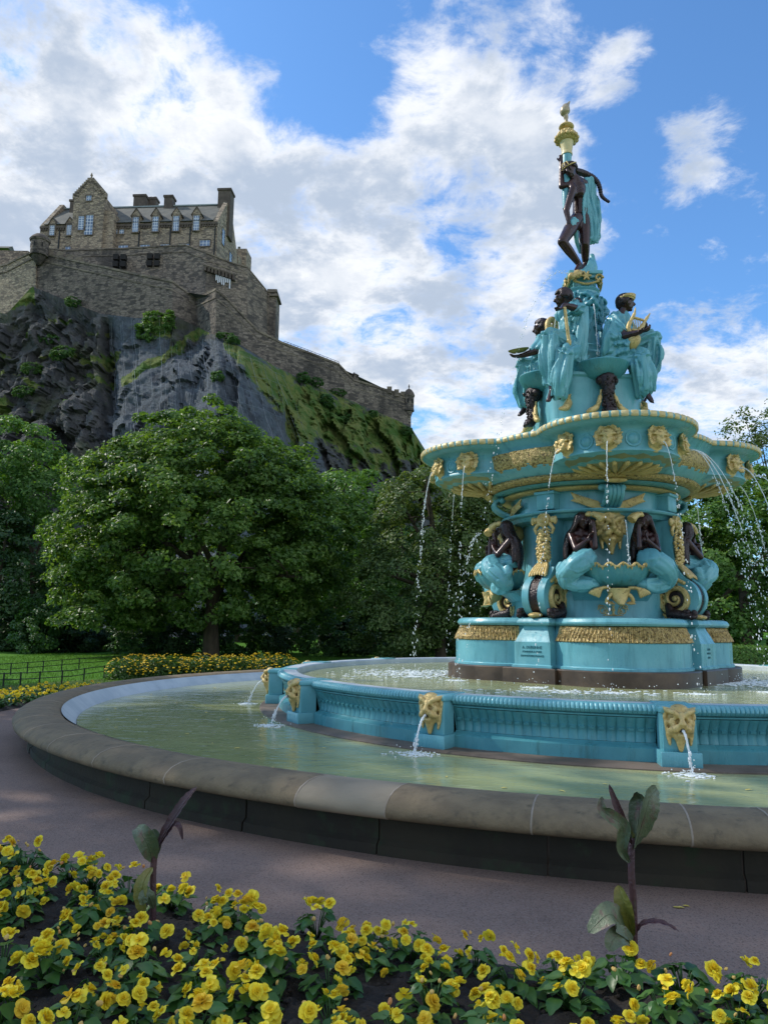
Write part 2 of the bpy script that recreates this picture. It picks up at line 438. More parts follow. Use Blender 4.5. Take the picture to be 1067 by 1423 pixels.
def stone_mat(name, c1, c2, c3, bw, bh, mort, dirt, dlo=.5, dhi=.72):
    """coursed rubble masonry: rows of uneven blocks, stained in patches"""
    m, k, out = newmat(name)
    g = k.n('ShaderNodeNewGeometry').outputs['Position']
    sp = k.n('ShaderNodeSeparateXYZ'); k.put(sp.inputs[0], g)
    mp0 = k.n('ShaderNodeMapping'); k.put(mp0.inputs[0], g); mp0.inputs['Scale'].default_value = (1/bw, .7/bw, 1/bh)
    wv = k.vmath('ADD', mp0.outputs[0], k.vmath('MULTIPLY', k.noise(g, .5, 3, .5, out=1), (.5, .5, .25)))
    vo = k.n('ShaderNodeTexVoronoi'); k.put(vo.inputs['Vector'], wv); vo.inputs['Scale'].default_value = 1.0; vo.inputs['Randomness'].default_value = .85
    ve = k.n('ShaderNodeTexVoronoi', feature='DISTANCE_TO_EDGE'); k.put(ve.inputs['Vector'], wv); ve.inputs['Scale'].default_value = 1.0; ve.inputs['Randomness'].default_value = .85
    sc = k.n('ShaderNodeSeparateColor'); k.put(sc.inputs[0], vo.outputs['Color'])
    c = k.mix(sc.outputs[0], c1, c2); c = k.mix(k.ramp(sc.outputs[1], .72, .85), c, c3)
    jn = k.ramp(ve.outputs[0], .02, .09, 1, 0); cell = k.mix(k.math('MULTIPLY', jn, .8), c, mort)
    spk = k.ramp(k.noise(g, .9, 5, .75), .52, .68)
    c = k.mix(k.math('MULTIPLY', spk, .65), cell, c3)
    mp = k.n('ShaderNodeMapping'); k.put(mp.inputs[0], g); mp.inputs['Scale'].default_value = (1, 1, .35)
    st = k.ramp(k.noise(mp.outputs[0], .22, 6, .65), dlo, dhi)
    c = k.mix(k.math('MULTIPLY', st, .85), c, dirt)
    p = k.n('ShaderNodeBsdfPrincipled'); k.put(p.inputs['Base Color'], c); p.inputs['Roughness'].default_value = .92; p.inputs['Specular IOR Level'].default_value = .2
    bp = k.n('ShaderNodeBump'); bp.inputs['Strength'].default_value = .8; bp.inputs['Distance'].default_value = .25
    k.put(bp.inputs['Height'], k.math('ADD', k.noise(g, 1.6, 5, .7), k.math('MULTIPLY', jn, -.5))); k.put(p.inputs['Normal'], bp.outputs[0])
    k.nt.links.new(p.outputs[0], out.inputs[0])
    return m
M['palace'] = stone_mat('palace_rubble_stone', (.32, .255, .185), (.43, .345, .245), (.19, .155, .12), .85, .42, (.19, .16, .125), (.12, .10, .085), .56, .8)
M['wall_hi'] = stone_mat('battery_rubble_stone', (.21, .175, .14), (.30, .245, .185), (.115, .10, .085), 1.0, .48, (.12, .10, .085), (.07, .062, .055), .48, .66)
M['wall_lo'] = stone_mat('curtain_rubble_stone', (.175, .145, .12), (.245, .205, .165), (.085, .074, .065), 1.0, .45, (.10, .085, .075), (.045, .041, .038), .46, .68)
M['coping'] = stone_mat('castle_coping_stone', (.19, .155, .12), (.24, .20, .15), (.11, .09, .07), 2.4, .9, (.14, .12, .1), (.09, .075, .06))

def leaf_mat(name, cols, trans=.35, rough=.42, spec=.4):
    """cols: dark, mid, light leaf colours, picked per leaf"""
    m, k, out = newmat(name)
    a = k.n('ShaderNodeAttribute', attribute_name='tone').outputs['Fac']
    c = k.mix(k.ramp(a, 0.0, .5, smooth=False), cols[0], cols[1])
    c = k.mix(k.ramp(a, .5, 1.0, smooth=False), c, cols[2])
    p = k.n('ShaderNodeBsdfPrincipled'); k.put(p.inputs['Base Color'], c); p.inputs['Roughness'].default_value = rough; p.inputs['Specular IOR Level'].default_value = spec
    t = k.n('ShaderNodeBsdfTranslucent'); k.put(t.inputs[0], k.mix(1.0, c, (1.25, 1.2, .45), 'MULTIPLY'))
    mx = k.n('ShaderNodeMixShader'); mx.inputs[0].default_value = trans
    k.nt.links.new(p.outputs[0], mx.inputs[1]); k.nt.links.new(t.outputs[0], mx.inputs[2])
    k.nt.links.new(mx.outputs[0], out.inputs[0])
    return m

# ================================================================== ground, paths, basins
FC = Vector((3.77, 14.05, 0.0)); FROT = R(-15.02)
def polar(th, r, z=0.0):
    """point on a ring round the fountain; th in degrees from the camera side, positive to the left"""
    return Vector((FC.x - r*math.sin(R(th)), FC.y - r*math.cos(R(th)), z))

def sheet(name, outer, z, mat, nx=2):
    mb = MB(); mb.add([(x, y, z) for x, y in outer], [tuple(range(len(outer)))])
    return tag(mb.build(name, mat, None, 0, False), kind='structure')
sheet('lawn', [(-700, -60), (700, -60), (700, 1200), (-700, 1200)], -.012, M['lawn'])
def ring(name, r0, r1, z, mat, n=160, a0=0, a1=360):
    mb = MB(); vs = []; fs = []
    for i in range(n+1):
        t = a0 + (a1-a0)*i/n
        vs += [polar(t, r0, z), polar(t, r1, z)]
    for i in range(n): fs.append((2*i, 2*i+1, 2*i+3, 2*i+2))
    mb.add(vs, fs)
    o = mb.build(name, mat, None, 0, False)
    if o.data.polygons[0].normal.z < 0: o.data.flip_normals()
    return tag(o, kind='structure')
ring('path', 8.9, 10.62, 0.0, M['path'])
ring('verge_ground', 12.3, 14.6, -.006, M['verge'], 120, 55, 160)

# planting soil, gently mounded and lumpy
def soil(name, a0, a1, r0, r1, na, nr, mound):
    vs, fs = [], []
    for i in range(na+1):
        for j in range(nr+1):
            t = a0+(a1-a0)*i/na; r = r0+(r1-r0)*j/nr
            p = polar(t, r)
            e = min(1, j/nr*(r1-r0)/.25)
            z = .004 + e*mound + e*(.030*mn.noise(p*3.1) + .026*mn.noise(p*11) + .020*mn.noise(p*25) + .012*mn.noise(p*48))
            vs.append((p.x, p.y, max(z, .003)))
    for i in range(na):
        for j in range(nr):
            a = i*(nr+1)+j; fs.append((a, a+1, a+nr+2, a+nr+1))
    mb = MB(); mb.add(vs, fs)
    o = mb.build(name, M['soil'], None, 180, False)
    if o.data.polygons[0].normal.z < 0: o.data.flip_normals()
    return tag(o, kind='structure')
soil('flower_bed_soil', -18, 58, 10.58, 13.4, 560, 110, .07)
soil('far_bed_soil', 58, 125, 10.58, 12.4, 200, 24, .06)
# clods and crumbs on the soil
mb = MB()
for _ in range(4200):
    p = polar(random.uniform(-10, 48), 10.75 + 2.0*random.random())
    s = random.uniform(.003, .013)*(1.6 if random.random() < .06 else 1)
    mb.ell((p.x, p.y, .075+s*.1), (s*random.uniform(.8, 1.6), s, s*.7), rotm(0, 0, random.random()*3), 5, 4)
tag(mb.build('soil_crumbs', M['soil'], None, 60, False), 'crumbs and clods of dark earth over the foreground bed', 'soil', kind='stuff')

# ---- outer stone basin
WZ = .25
basin = thing('stone_basin', 'wide round sandstone fountain basin with a thick rolled coping, standing on the tarmac path', 'fountain basin', FC)
COP = [(8.80, .20), (8.76, .395), (8.80, .435), (8.92, .462), (9.06, .467), (9.18, .456), (9.27, .428), (9.33, .388), (9.352, .345), (9.34, .308), (9.29, .285), (9.20, .274), (9.08, .27)]
joints = [11.6, 17.5, 23.6, 28.0, 36.3, 43.0, 49.5]
t = 55.5
while t < 11.6 + 360 - 3: joints.append(t); t += 6.02
for i, t0 in enumerate(joints):
    t1 = joints[i+1] if i+1 < len(joints) else 11.6 + 360
    # azimuth a of lathe: (sin a, -cos a); th is positive to the left so a = -th
    mb = MB(); g = .035
    dz = random.uniform(-.003, .003)
    mb.lathe([(r + random.uniform(-.001, .001), z+dz) for r, z in COP], max(4, int((t1-t0)*1.3)), R(-t1+g), R(-t0-g))
    st = mb.build('coping_stone', M['sand_new'] if i == 2 else M['sand'], basin, 50)
    if i == 2: st['label'] = 'paler replaced length of coping stone'
    jb = MB(); jb.lathe([(r*1.0 + (.0025 if r > 8.9 else -.002), z + (.0025 if z > .4 else 0)) for r, z in COP], 1, R(-t0-g), R(-t0+g))
    jb.build('mortar_joint', M['mortar'], st, 50)
for i in range(48):
    t0, t1 = 2 + 7.5*i, 2 + 7.5*(i+1); o_ = random.uniform(-.006, .006)
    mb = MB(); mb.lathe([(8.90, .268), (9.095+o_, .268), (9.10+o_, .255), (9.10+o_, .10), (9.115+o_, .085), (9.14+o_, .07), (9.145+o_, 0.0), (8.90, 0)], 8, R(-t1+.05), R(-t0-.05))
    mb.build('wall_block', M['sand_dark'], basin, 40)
mb = MB(); mb.lathe([(8.95, .265), (9.08, .265), (9.08, .09), (9.12, .06), (9.12, .001), (8.95, .001)], 160); mb.build('wall_joints', M['kerbstone'], basin, 40)
mb = MB(); mb.lathe([(8.765, .425), (8.74, .40), (8.66, .33), (8.56, .235), (8.45, .10)], 220)
mb.build('inner_lining', M['lining'], basin, 60)

# ---- water
def watermat(name, c1, c2, wave, scale, rough=.04, dist=.05):
    m, k, out = newmat(name)
    g = k.n('ShaderNodeNewGeometry').outputs['Position']
    p = k.n('ShaderNodeBsdfPrincipled')
    n1 = k.noise(g, .55, 5, .6)
    c = k.mix(k.ramp(n1, .35, .68), c1, c2)
    # thin scum and drifting specks
    sp = k.ramp(k.noise(g, 26, 3, .5), .70, .76)
    c = k.mix(k.math('MULTIPLY', sp, .5), c, (.42, .44, .30))
    k.put(p.inputs['Base Color'], c); p.inputs['Roughness'].default_value = rough; p.inputs['IOR'].default_value = 1.33
    p.inputs['Specular IOR Level'].default_value = .5
    bp = k.n('ShaderNodeBump'); bp.inputs['Strength'].default_value = wave; bp.inputs['Distance'].default_value = dist
    mp = k.n('ShaderNodeMapping'); k.put(mp.inputs[0], g); mp.inputs['Scale'].default_value = (1.0, 1.7, 1); mp.inputs['Rotation'].default_value = (0, 0, R(12))
    h = k.math('MULTIPLY_ADD', k.noise(mp.outputs[0], scale*2.7, 3, .5, dist=.6), .35, k.noise(mp.outputs[0], scale, 3, .5, dist=.8))
    k.put(bp.inputs['Height'], h); k.put(p.inputs['Normal'], bp.outputs[0])
    k.nt.links.new(p.outputs[0], out.inputs[0])
    return m
M['water'] = watermat('murky_green_water', (.30, .335, .155), (.37, .395, .20), .22, 2.4)
M['water_in'] = watermat('ruffled_green_water', (.30, .33, .15), (.37, .39, .20), .6, 3.8, .06)
def disc(name, r, z, mat):
    mb = MB(); n = 128
    mb.add([(FC.x+r*math.cos(2*PI*i/n), FC.y+r*math.sin(2*PI*i/n), z) for i in range(n)], [tuple(range(n))])
    return tag(mb.build(name, mat, None, 0, False), kind='structure')
disc('pool_water', 8.56, WZ, M['water'])
WZ2 = .735
up_w = disc('upper_pool_water', 5.90, WZ2, M['water_in'])
for v_ in up_w.data.vertices: v_.co.x = FC.x + (v_.co.x-FC.x)*.92; v_.co.y = FC.y + (v_.co.y-FC.y)*1.02

# ---- inner iron basin: fourteen relief panels between lion pilasters
ib = thing('iron_basin', 'low turquoise iron ring basin with gold lion heads, standing in the green pool', 'fountain basin', FC)
IBS = (.92, 1.02, 1.0); ib.scale = IBS
def ibw(v): v = Matrix.Rotation(FROT, 3, 'Z') @ Vector(v); return Vector((FC.x + v.x*IBS[0], FC.y + v.y*IBS[1], v.z))
NP = 14; SEG = 360/NP; A0 = 6.5
def ripple(i0, i1, amp, nleaf):
    def f(a, i):
        if not (i0 <= i <= i1): return 1.0
        u = ((math.degrees(a) % SEG)/SEG*nleaf) % 1.0
        k = math.sin(PI*u)
        return 1.0 + amp*(k**.6 - .55)/6.1*(1 if i1-i0 < 6 else math.sin(PI*(i-i0+.6)/(i1-i0+1.2))**.5)
    return f
# flat plain plinth and throat, then the relief, then the ribbed roll of the rim
lower = [(5.98, .275), (6.02, .275), (6.02, .405), (6.00, .42), (5.94, .432), (5.92, .45)]
relief = [(5.915, .452), (5.905, .50), (5.905, .55), (5.92, .60), (5.95, .65), (5.98, .69), (5.99, .705)]
neck = [(5.985, .708), (6.0, .714), (6.0, .728), (5.985, .736)]
roll = [(5.99, .738), (6.03, .752), (6.055, .782), (6.048, .815), (6.02, .84), (5.95, .848)]
top = [(5.955, .8465), (5.72, .842), (5.70, .82), (5.69, .60)]
hw = 1.72     # half width of a pilaster in degrees
a0, a1 = R(hw), R(SEG-hw)
panel_meshes = []
p1 = MB(); p1.lathe(lower, 16, a0, a1); p1.lathe(neck, 16, a0, a1)
nl = 22
span = a1-a0
def rel_mod(a, i):
    u = ((a-a0)/span*nl) % 1.0
    k = abs(math.sin(PI*u))
    fin = math.sin(PI*(i+.4)/(len(relief)-.2))**.6
    vein = .35*math.exp(-((u-.5)/.07)**2)
    return 1 + (.022*(k**.5) - .014 + .010*vein)*fin/6.0
p1.lathe(relief, nl*10, a0, a1, mod=rel_mod)
# small tongues between the leaves
for q in range(nl):
    aa = a0 + span*(q+.5)/nl
    p1.lathe([(5.905, .56), (5.935, .565), (5.945, .59), (5.91, .60)], 3, aa-R(.30), aa+R(.30))
wall_mesh = p1.mesh('relief_panel', M['teal_green'], 35)
p2 = MB()
nr = 46
p2.lathe(roll, nr*6, a0, a1, mod=lambda a, i: 1 + (.020*(abs(math.sin(PI*((a-a0)/span*nr)))**.5) - .012)*(1 if 0 < i < 5 else .2)/6.0)
roll_mesh = p2.mesh('ribbed_rim', M['teal'], 35)
p3 = MB(); p3.lathe(top, 16, R(-hw), a1 + 0)
top_mesh = p3.mesh('rim_top', M['lining'], 35)

def lion_mask_mesh(mat, voxel=.011, mane=False):
    mb = MB()
    if mane:
        rr = random.Random(31)
        for q in range(52):
            a = R(-30 + 240*q/51 + rr.uniform(-4, 4)); r0 = .115 + .02*(q % 2); y = -.03 - .03*rr.random()
            p = Vector((math.cos(a)*r0, y, .03 + math.sin(a)*r0*1.05)); e = p + Vector((math.cos(a)*.06, .02+rr.uniform(-.03, .02), math.sin(a)*.055 - .012))
            mb.cap(p, e, .026, .012, 6)
    mb.ell((0, .03, .035), (.125, .11, .125))
    mb.ell((0, .0, .12), (.10, .075, .055))
    for s in (-1, 1):
        mb.chain([(.025*s, -.105, .065), (.075*s, -.095, .10), (.135*s, -.05, .115)], [.022, .03, .024])
        mb.cap((.115*s, -.03, .115), (.175*s, .0, .14), .03, .014)
        mb.ell((.058*s, -.088, .045), (.024, .02, .018))
        mb.chain([(.018*s, -.125, -.028), (.065*s, -.115, -.055), (.105*s, -.07, -.075)], [.034, .038, .03])
        mb.ell((.085*s, -.07, .0), (.04, .035, .05))
        for q in range(6):
            t = q/5
            a = (.135-.02*t)*s, .005 + .01*math.sin(q*2), .10-.22*t
            mb.cap(a, ((.155-.05*t)*s, -.02, .04-.25*t), .032, .016)
        for q in range(4):
            mb.cap((.03*s+.022*s*q, -.05, -.10), (.02*s+.018*s*q, -.03, -.205+.025*q), .03, .014)
    mb.chain([(0, -.10, .085), (0, -.135, .03), (0, -.155, -.005)], [.024, .026, .034])
    mb.cap((-.03, -.145, -.008), (.03, -.145, -.008), .018, .018)
    mb.ell((0, -.085, -.115), (.05, .04, .03))
    mb.chain([(0, -.055, -.12), (0, -.03, -.20), (0, -.035, -.255)], [.06, .045, .028])
    o = sculpt('lion_mask', mb, mat, None, voxel, 2)
    me = o.data; bpy.data.objects.remove(o)
    return me
lion_me = lion_mask_mesh(M['gold'])
lion_maned = lion_mask_mesh(M['gold'], .009, True)
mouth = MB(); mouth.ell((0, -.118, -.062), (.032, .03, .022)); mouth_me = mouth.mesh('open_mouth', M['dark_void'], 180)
pb = MB()
pb.box((0, -6.10, .345), (.42, .34, .145), bev=.008)
pb.box((0, -6.09, .60), (.35, .26, .37), bev=.008)
pb.box((0, -6.06, .815), (.40, .36, .062), bev=.012)
pb.box((0, -5.86, .8495), (.38, .30, .012))
pil_mesh = pb.mesh('pilaster', M['teal'], 35)
for i in range(NP):
    rz = R(A0 - SEG*i) + FROT
    for nm, me in (('relief_panel', wall_mesh), ('ribbed_rim', roll_mesh), ('rim_top', top_mesh), ('pilaster', pil_mesh)):
        o = link(nm, me, ib); o.rotation_euler = (0, 0, rz)
        if nm == 'pilaster':
            l = link('lion_mask', lion_me, o); l.location = (0, -6.215, .70)
            l.scale = (1.0, .95, 1.0)
            mo = link('open_mouth', mouth_me, o); mo.location = l.location
mb = MB(); mb.lathe([(5.9, .2), (6.36, .2), (6.36, .262), (6.33, .278), (5.9, .278)], 200)
mb.build('stone_kerb', M['kerbstone'], ib, 40)

# ================================================================== the fountain itself
M['gold_pale'] = pmat('pale_gilt', (.56, .43, .19), (.66, .54, .28), 8.0, .42, .1, .2, 40, (.34, .25, .10), c3lo=.6, c3hi=.75)
F = thing('fountain', 'tall tiered cast iron fountain painted turquoise and gold, rising from the middle of the pool', 'fountain', FC, FROT)
LA, CA, UA = 14.0, -27.0, 22.0      # azimuth of one lobe and of one console, the others follow at quarter turns
def az(a, r, z=0.0): return Vector((r*math.sin(R(a)), -r*math.cos(R(a)), z))
def lobed(rm, rp, hw, n=18):
    """four bulging sides between four square piers"""
    d, rho = 1.336, rm-1.336
    pts = []
    for k in range(4):
        a = CA + 90*k; u, t = az(a, 1), az(a+90, 1)
        p = u*rp - t*hw; pts.append((p.x, p.y)); p = u*rp + t*hw; pts.append((p.x, p.y))
        m_ = a + 45; c = az(m_, d)
        ph = 90.0
        while True:
            q = c + az(m_-ph, rho)
            if q.dot(t) >= hw or ph < 5: break
            ph -= .25
        for i in range(n+1):
            q = c + az(m_ - ph + 2*ph*i/n, rho); pts.append((q.x, q.y))
    return pts, ph
def plan(rc, rp, hw, n=14):
    pts = []
    for k in range(4):
        a = CA + 90*k
        u, t = az(a, 1), az(a+90, 1)
        for d, rr in ((-hw, math.sqrt(rc*rc-hw*hw)), (-hw, rp), (hw, rp), (hw, math.sqrt(rc*rc-hw*hw))):
            p = u*rr + t*d; pts.append((p.x, p.y))
        e = math.degrees(math.asin(hw/rc))
        for i in range(1, n):
            p = az(a + e + (90-2*e)*i/n, rc); pts.append((p.x, p.y))
    return pts
mb = MB(); mb.sweep(lobed(2.45, 2.04, .34)[0], [(-.8, .55), (.17, .55), (.17, .70), (.14, .715), (.14, .955), (.125, .97), (-.8, .97)]); mb0 = MB(); mb0.sweep(plan(2.52, 2.62, .42), [(-1.2, .55), (0, .55), (0, .70), (-.03, .715), (-.03, .955), (-.045, .97), (-1.2, .97)])
mb.build('stone_plinth', M['granite'], F, 30)
mb = MB(); PL, PHI = lobed(2.45, 2.05, .33)
mb.sweep(PL, [(-.8, .96), (.03, .972), (.03, 1.005), (0, 1.02), (0, 1.375), (-.02, 1.40), (-.05, 1.48), (-.10, 1.58), (-.12, 1.635), (-.055, 1.645), (-.03, 1.675), (-.03, 1.70), (-.06, 1.745), (-.12, 1.765), (-.9, 1.775)])
ped = mb.build('pedestal', M['teal'], F, 32)
mb = MB()
for k in range(4):
    n = 240; c = az(CA+90*k+45, 1.336); r0_ = 1.114
    prof = [(r0_-.015, 1.385), (r0_+.005, 1.40), (r0_-.015, 1.45), (r0_-.048, 1.52), (r0_-.075, 1.58), (r0_-.095, 1.625), (r0_-.13, 1.635)]
    def fm(a, i):
        u = math.degrees(a)*.62
        w = .5 + .5*math.sin(u*2*PI + .9*i*(-1)**int(u))
        return 1 + (.030*w + .016*mn.noise(Vector((math.degrees(a)*.55, i*.8, 0))))/1.16*(1 if i > 0 else 0)
    mb.lathe(prof, n, R(CA+90*k+45-PHI+.5), R(CA+90*k+45+PHI-.5), c=(c.x, c.y, 0), mod=fm)
mb.build('leaf_frieze', M['gold_relief'], ped, 30)
def lettering(lines, parent, a, r, z, sizes):
    for (txt, size), dz in zip(zip(lines, sizes), (0, -.062, -.128)):
        cu = bpy.data.curves.new('letters', 'FONT'); cu.body = txt; cu.size = size; cu.align_x = 'CENTER'; cu.extrude = .004; cu.resolution_u = 2
        t = bpy.data.objects.new('letters', cu); C.objects.link(t)
        dg = bpy.context.evaluated_depsgraph_get(); dg.update()
        me = bpy.data.meshes.new_from_object(t.evaluated_get(dg)); bpy.data.objects.remove(t)
        me.materials.clear(); me.materials.append(M['teal_letters'])
        o = link('inscription', me, parent)
        o.location = az(a, r, z+dz); o.rotation_euler = (PI/2, 0, R(a))
M['teal_letters'] = pmat('dark_teal_letters', (.02, .12, .15), (.03, .15, .18), 5, .4)
lettering(['A. DURENNE', 'FONDEUR A PARIS', 'SOMMEVOIRE FRANCE'], ped, CA, 2.052, 1.27, (.062, .042, .042))
lettering(['ROSS', 'MDCCC', 'LXXII'], ped, CA+90, 2.052, 1.27, (.05, .045, .045))

# ---- body: apron, drum, cornices
def octo(n=64): return [(math.sin(2*PI*i/n), -math.cos(2*PI*i/n)) for i in range(n)]
mb = MB(); mb.lathe([(1.0, 1.76), (1.42, 1.765), (1.42, 2.17), (1.40, 2.20), (1.34, 2.22), (1.22, 2.28), (1.20, 2.34), (1.20, 3.44), (1.0, 3.45)], 96)
for k in range(4): mb.lathe([(1.15, 2.0), (1.44, 2.06), (1.52, 2.14), (1.60, 2.20), (1.61, 2.235), (1.15, 2.30)], 24, R(LA+90*k-25), R(LA+90*k+25))
body = mb.build('body_drum', M['teal'], F, 32)
mb = MB(); mb.lathe([(1.15, 3.42), (1.44, 3.44), (1.50, 3.50), (1.58, 3.515), (1.60, 3.54), (1.585, 3.565), (1.46, 3.585), (1.38, 3.60), (1.38, 3.88), (1.42, 3.90)], 96)
mb.build('cornice', M['teal'], F, 32)
mb = MB(); mb.lathe([(1.40, 3.895), (1.57, 3.90), (1.60, 3.925), (1.58, 3.95), (1.50, 3.965)], 96)
mb.build('thin_gilt_ring', M['gold'], F, 50)
mb = MB(); mb.lathe([(1.48, 3.955), (1.58, 3.97), (1.70, 3.985), (1.76, 4.0), (1.6, 4.05)], 96)
mb.build('cove_moulding', M['teal'], F, 40)
mb = MB(); mb.lathe([(1.62, 4.01), (1.80, 4.012), (1.90, 4.03), (1.925, 4.075), (1.90, 4.11), (1.80, 4.12)], 288, mod=lambda a, i: 1 + .012*math.sin(a*90+i)*(1 if 0 < i < 5 else 0)/1.9)
mb.build('gilt_band', M['gold_relief'], F, 50)
mb = MB(); mb.lathe([(1.70, 4.115), (1.86, 4.12), (1.925, 4.15), (1.93, 4.19), (1.88, 4.225), (1.74, 4.24)], 480, mod=lambda a, i: 1 + .010*abs(math.sin(a*60))*(1 if 0 < i < 5 else 0))
mb.build('ribbed_ring', M['teal'], F, 50)

# ---- upper basin: four round lobes about a round middle
LD, LR, MR = 1.82, 1.27, 2.22
def quad(a, ring_r=MR, lr=LR):
    best = ring_r
    for k in range(4):
        dl = R((a - LA - 90*k + 180) % 360 - 180)
        s = LD*math.sin(dl)
        if abs(dl) < PI/2 and abs(s) < lr: best = max(best, LD*math.cos(dl) + math.sqrt(lr*lr - s*s))
    return best
def qplan(n=720, shrink=0.0, mr=None, lr=None):
    return [tuple(az(360*i/n, quad(360*i/n, mr or MR, lr or LR))[:2]) for i in range(n)]
def shrunk(sw, mr):   # the same outline for a smaller lobe
    return [tuple(az(360*i/720, quad(360*i/720, mr, LR-sw))[:2]) for i in range(720)]
def stack(mb, rows, n=720):
    """rows of (lobe inset, middle radius, z) skinned into one basin side"""
    vs = []; fs = []
    for sw, mr, z in rows:
        for x, y in shrunk(sw, mr): vs.append((x, y, z))
    for i in range(len(rows)-1):
        for j in range(n): fs.append((i*n+j, i*n+(j+1) % n, (i+1)*n+(j+1) % n, (i+1)*n+j))
    mb.add(vs, fs)
mb = MB()
RZ = 4.80
stack(mb, [(.42, 2.12, RZ-.10), (.10, 2.12, RZ-.01), (.03, 2.20, RZ), (0.01, 2.22, RZ-.02), (0.0, 2.22, RZ-.05), (.01, 2.21, RZ-.085), (.05, 2.19, RZ-.105), (.07, 2.17, RZ-.13), (.17, 2.15, RZ-.16), (.25, 2.12, RZ-.20), (.28, 2.10, RZ-.25),
           (.285, 2.08, RZ-.50), (.27, 2.06, RZ-.52), (.27, 2.05, RZ-.55), (.32, 2.03, RZ-.575), (.55, 1.95, RZ-.65), (.90, 1.88, RZ-.70)])
ub = mb.build('upper_basin', M['teal'], F, 45)
mb = MB(); mb.lathe([(.5, RZ-.18), (1.9, RZ-.12), (2.9, RZ-.11)], 64)
pts = shrunk(.35, 2.1)
mb = MB(); mb.add([(x, y, RZ-.09) for x, y in pts], [tuple(range(720))])
mb.build('basin_water', M['water_in'], ub, 0, False)
# gold blocks along the rim
mb = MB()
al = 0.0; last = None
cur = [Vector((x, y, 0)) for x, y in shrunk(0, MR)]
L = [0.0]
for i in range(720): L.append(L[-1] + (cur[(i+1) % 720]-cur[i]).length)
tot_l = L[-1]; nb = int(tot_l/.142)
def on_rim(s):
    s %= tot_l
    import bisect
    i = min(bisect.bisect_right(L, s)-1, 719)
    f = (s-L[i])/max(1e-6, L[i+1]-L[i])
    return lerp(cur[i], cur[(i+1) % 720], f)
for i in range(nb):
    s = tot_l*i/nb
    p, q, c = on_rim(s-.042), on_rim(s+.042), on_rim(s)
    tg = (q-p).normalized(); nrm = Vector((tg.y, -tg.x, 0))
    rm = Matrix((tg, nrm, Vector((0, 0, 1)))).transposed()
    mb.box(c + Vector((0, 0, RZ-.052)) - nrm*.022, (.112, .056, .088), rm, bev=.012)
mb.build('egg_moulding', M['gold_pale'], ub, 40)
# gilded spandrels between the lobes and rays under the shells
for k in range(4):
    mb = MB(); mb.lathe([(1.93, RZ-.63), (2.03, RZ-.57), (2.095, RZ-.48), (2.115, RZ-.38), (2.13, RZ-.27)], 60, R(LA+45+90*k-21), R(LA+45+90*k+21), mod=lambda a, i: 1+.012*mn.noise(Vector((math.degrees(a)*.35, i*.9, 3)))+.002)
    mb.build('gilt_spandrel', M['gold_relief'], ub, 60)
for k in range(4):
    mb = MB()
    c = az(LA+90*k, LD)
    base = LA+90*k
    # shell underside
    mb.lathe([(.98, RZ-.555), (.86, RZ-.61), (.66, RZ-.66), (.42, RZ-.70), (.2, RZ-.72), (.02, RZ-.725)], 60, c=(c.x, c.y, 0), mod=lambda a, i: 1+.012*math.sin(a*18)*(i < 4))
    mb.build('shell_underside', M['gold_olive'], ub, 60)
    mb = MB()
    for q in range(-5, 6):
        a = base + q*17
        p = [Vector((c.x, c.y, 0)) + az(a, rr, zz) for rr, zz in ((.12, RZ-.735), (.45, RZ-.71), (.72, RZ-.665 + .004*abs(q)))]
        mb.tube(bez(p, 4), [.02]*3 + [.04]*3 + [.045]*2 + [.012], 6)
    mb.build('gilt_rays', M['gold'], ub, 60)

def face_mask_mesh(mat):
    mb = MB()
    mb.ell((0, .03, 0), (.095, .085, .125))
    mb.ell((0, -.03, -.045), (.065, .05, .06))
    mb.ell((0, -.045, .05), (.075, .04, .045))
    mb.cap((0, -.065, .045), (0, -.085, -.005), .012, .018)
    for s in (-1, 1):
        mb.cap((.018*s, -.066, .048), (.06*s, -.05, .045), .012, .010)
        mb.ell((.045*s, -.05, -.02), (.03, .025, .03))
        mb.ell((.033*s, -.062, .025), (.014, .01, .009))
    mb.cap((-.022, -.07, -.048), (.022, -.07, -.048), .010, .010)
    mb.ell((0, -.06, -.092), (.028, .025, .02))
    rr = random.Random(3)
    for q in range(30):
        a = R(-38 + 256*q/29)
        for w in range(2):
            p = Vector((math.cos(a)*(.11+.035*w), -.01+.03*rr.random()-.02*w, math.sin(a)*(.12+.035*w)+.01))
            e = p + Vector((math.cos(a)*.03+rr.uniform(-.02, .02), rr.uniform(-.03, 0), math.sin(a)*.03))
            mb.cap(p, e, .024, .013, 6)
    for q in range(7): mb.ell((-.09+.03*q, -.045-.02*math.cos((q-3)*.5), .105-.006*(q-3)**2), .02, None, 8, 6)
    mb.ell((0, .08, -.03), (.13, .05, .14))
    o = sculpt('face_mask', mb, mat, None, .0095, 1)
    me = o.data; bpy.data.objects.remove(o); return me
face_me = face_mask_mesh(M['gold'])
bossb = MB(); bossb.lathe([(.0, .028), (.05, .024), (.08, .008), (.085, 0)], 24, rot=rotm(PI/2)); bossb.lathe([(.095, 0), (.105, .016), (.12, .016), (.125, 0)], 24, rot=rotm(PI/2))
boss_me = bossb.mesh('round_boss', M['teal'], 60)
mask_pos = []
for k in range(4):
    c = az(LA+90*k, LD)
    for q, a in enumerate((-62, -21, 21, 62)):
        aa = LA+90*k+a
        p = c + az(aa, LR-.285+.055)
        o = link('face_mask', face_me, ub); o.location = p + Vector((0, 0, RZ-.37)); o.rotation_euler = (R(-8), 0, R(aa)); o.scale = (1.12, 1.1, 1.12)
        mask_pos.append((k, a, aa, o.location.copy()))
    for a in (-41, 0, 41):
        aa = LA+90*k+a
        o = link('round_boss', boss_me, ub); o.location = c + az(aa, LR-.285, RZ-.37); o.rotation_euler = (0, 0, R(aa))

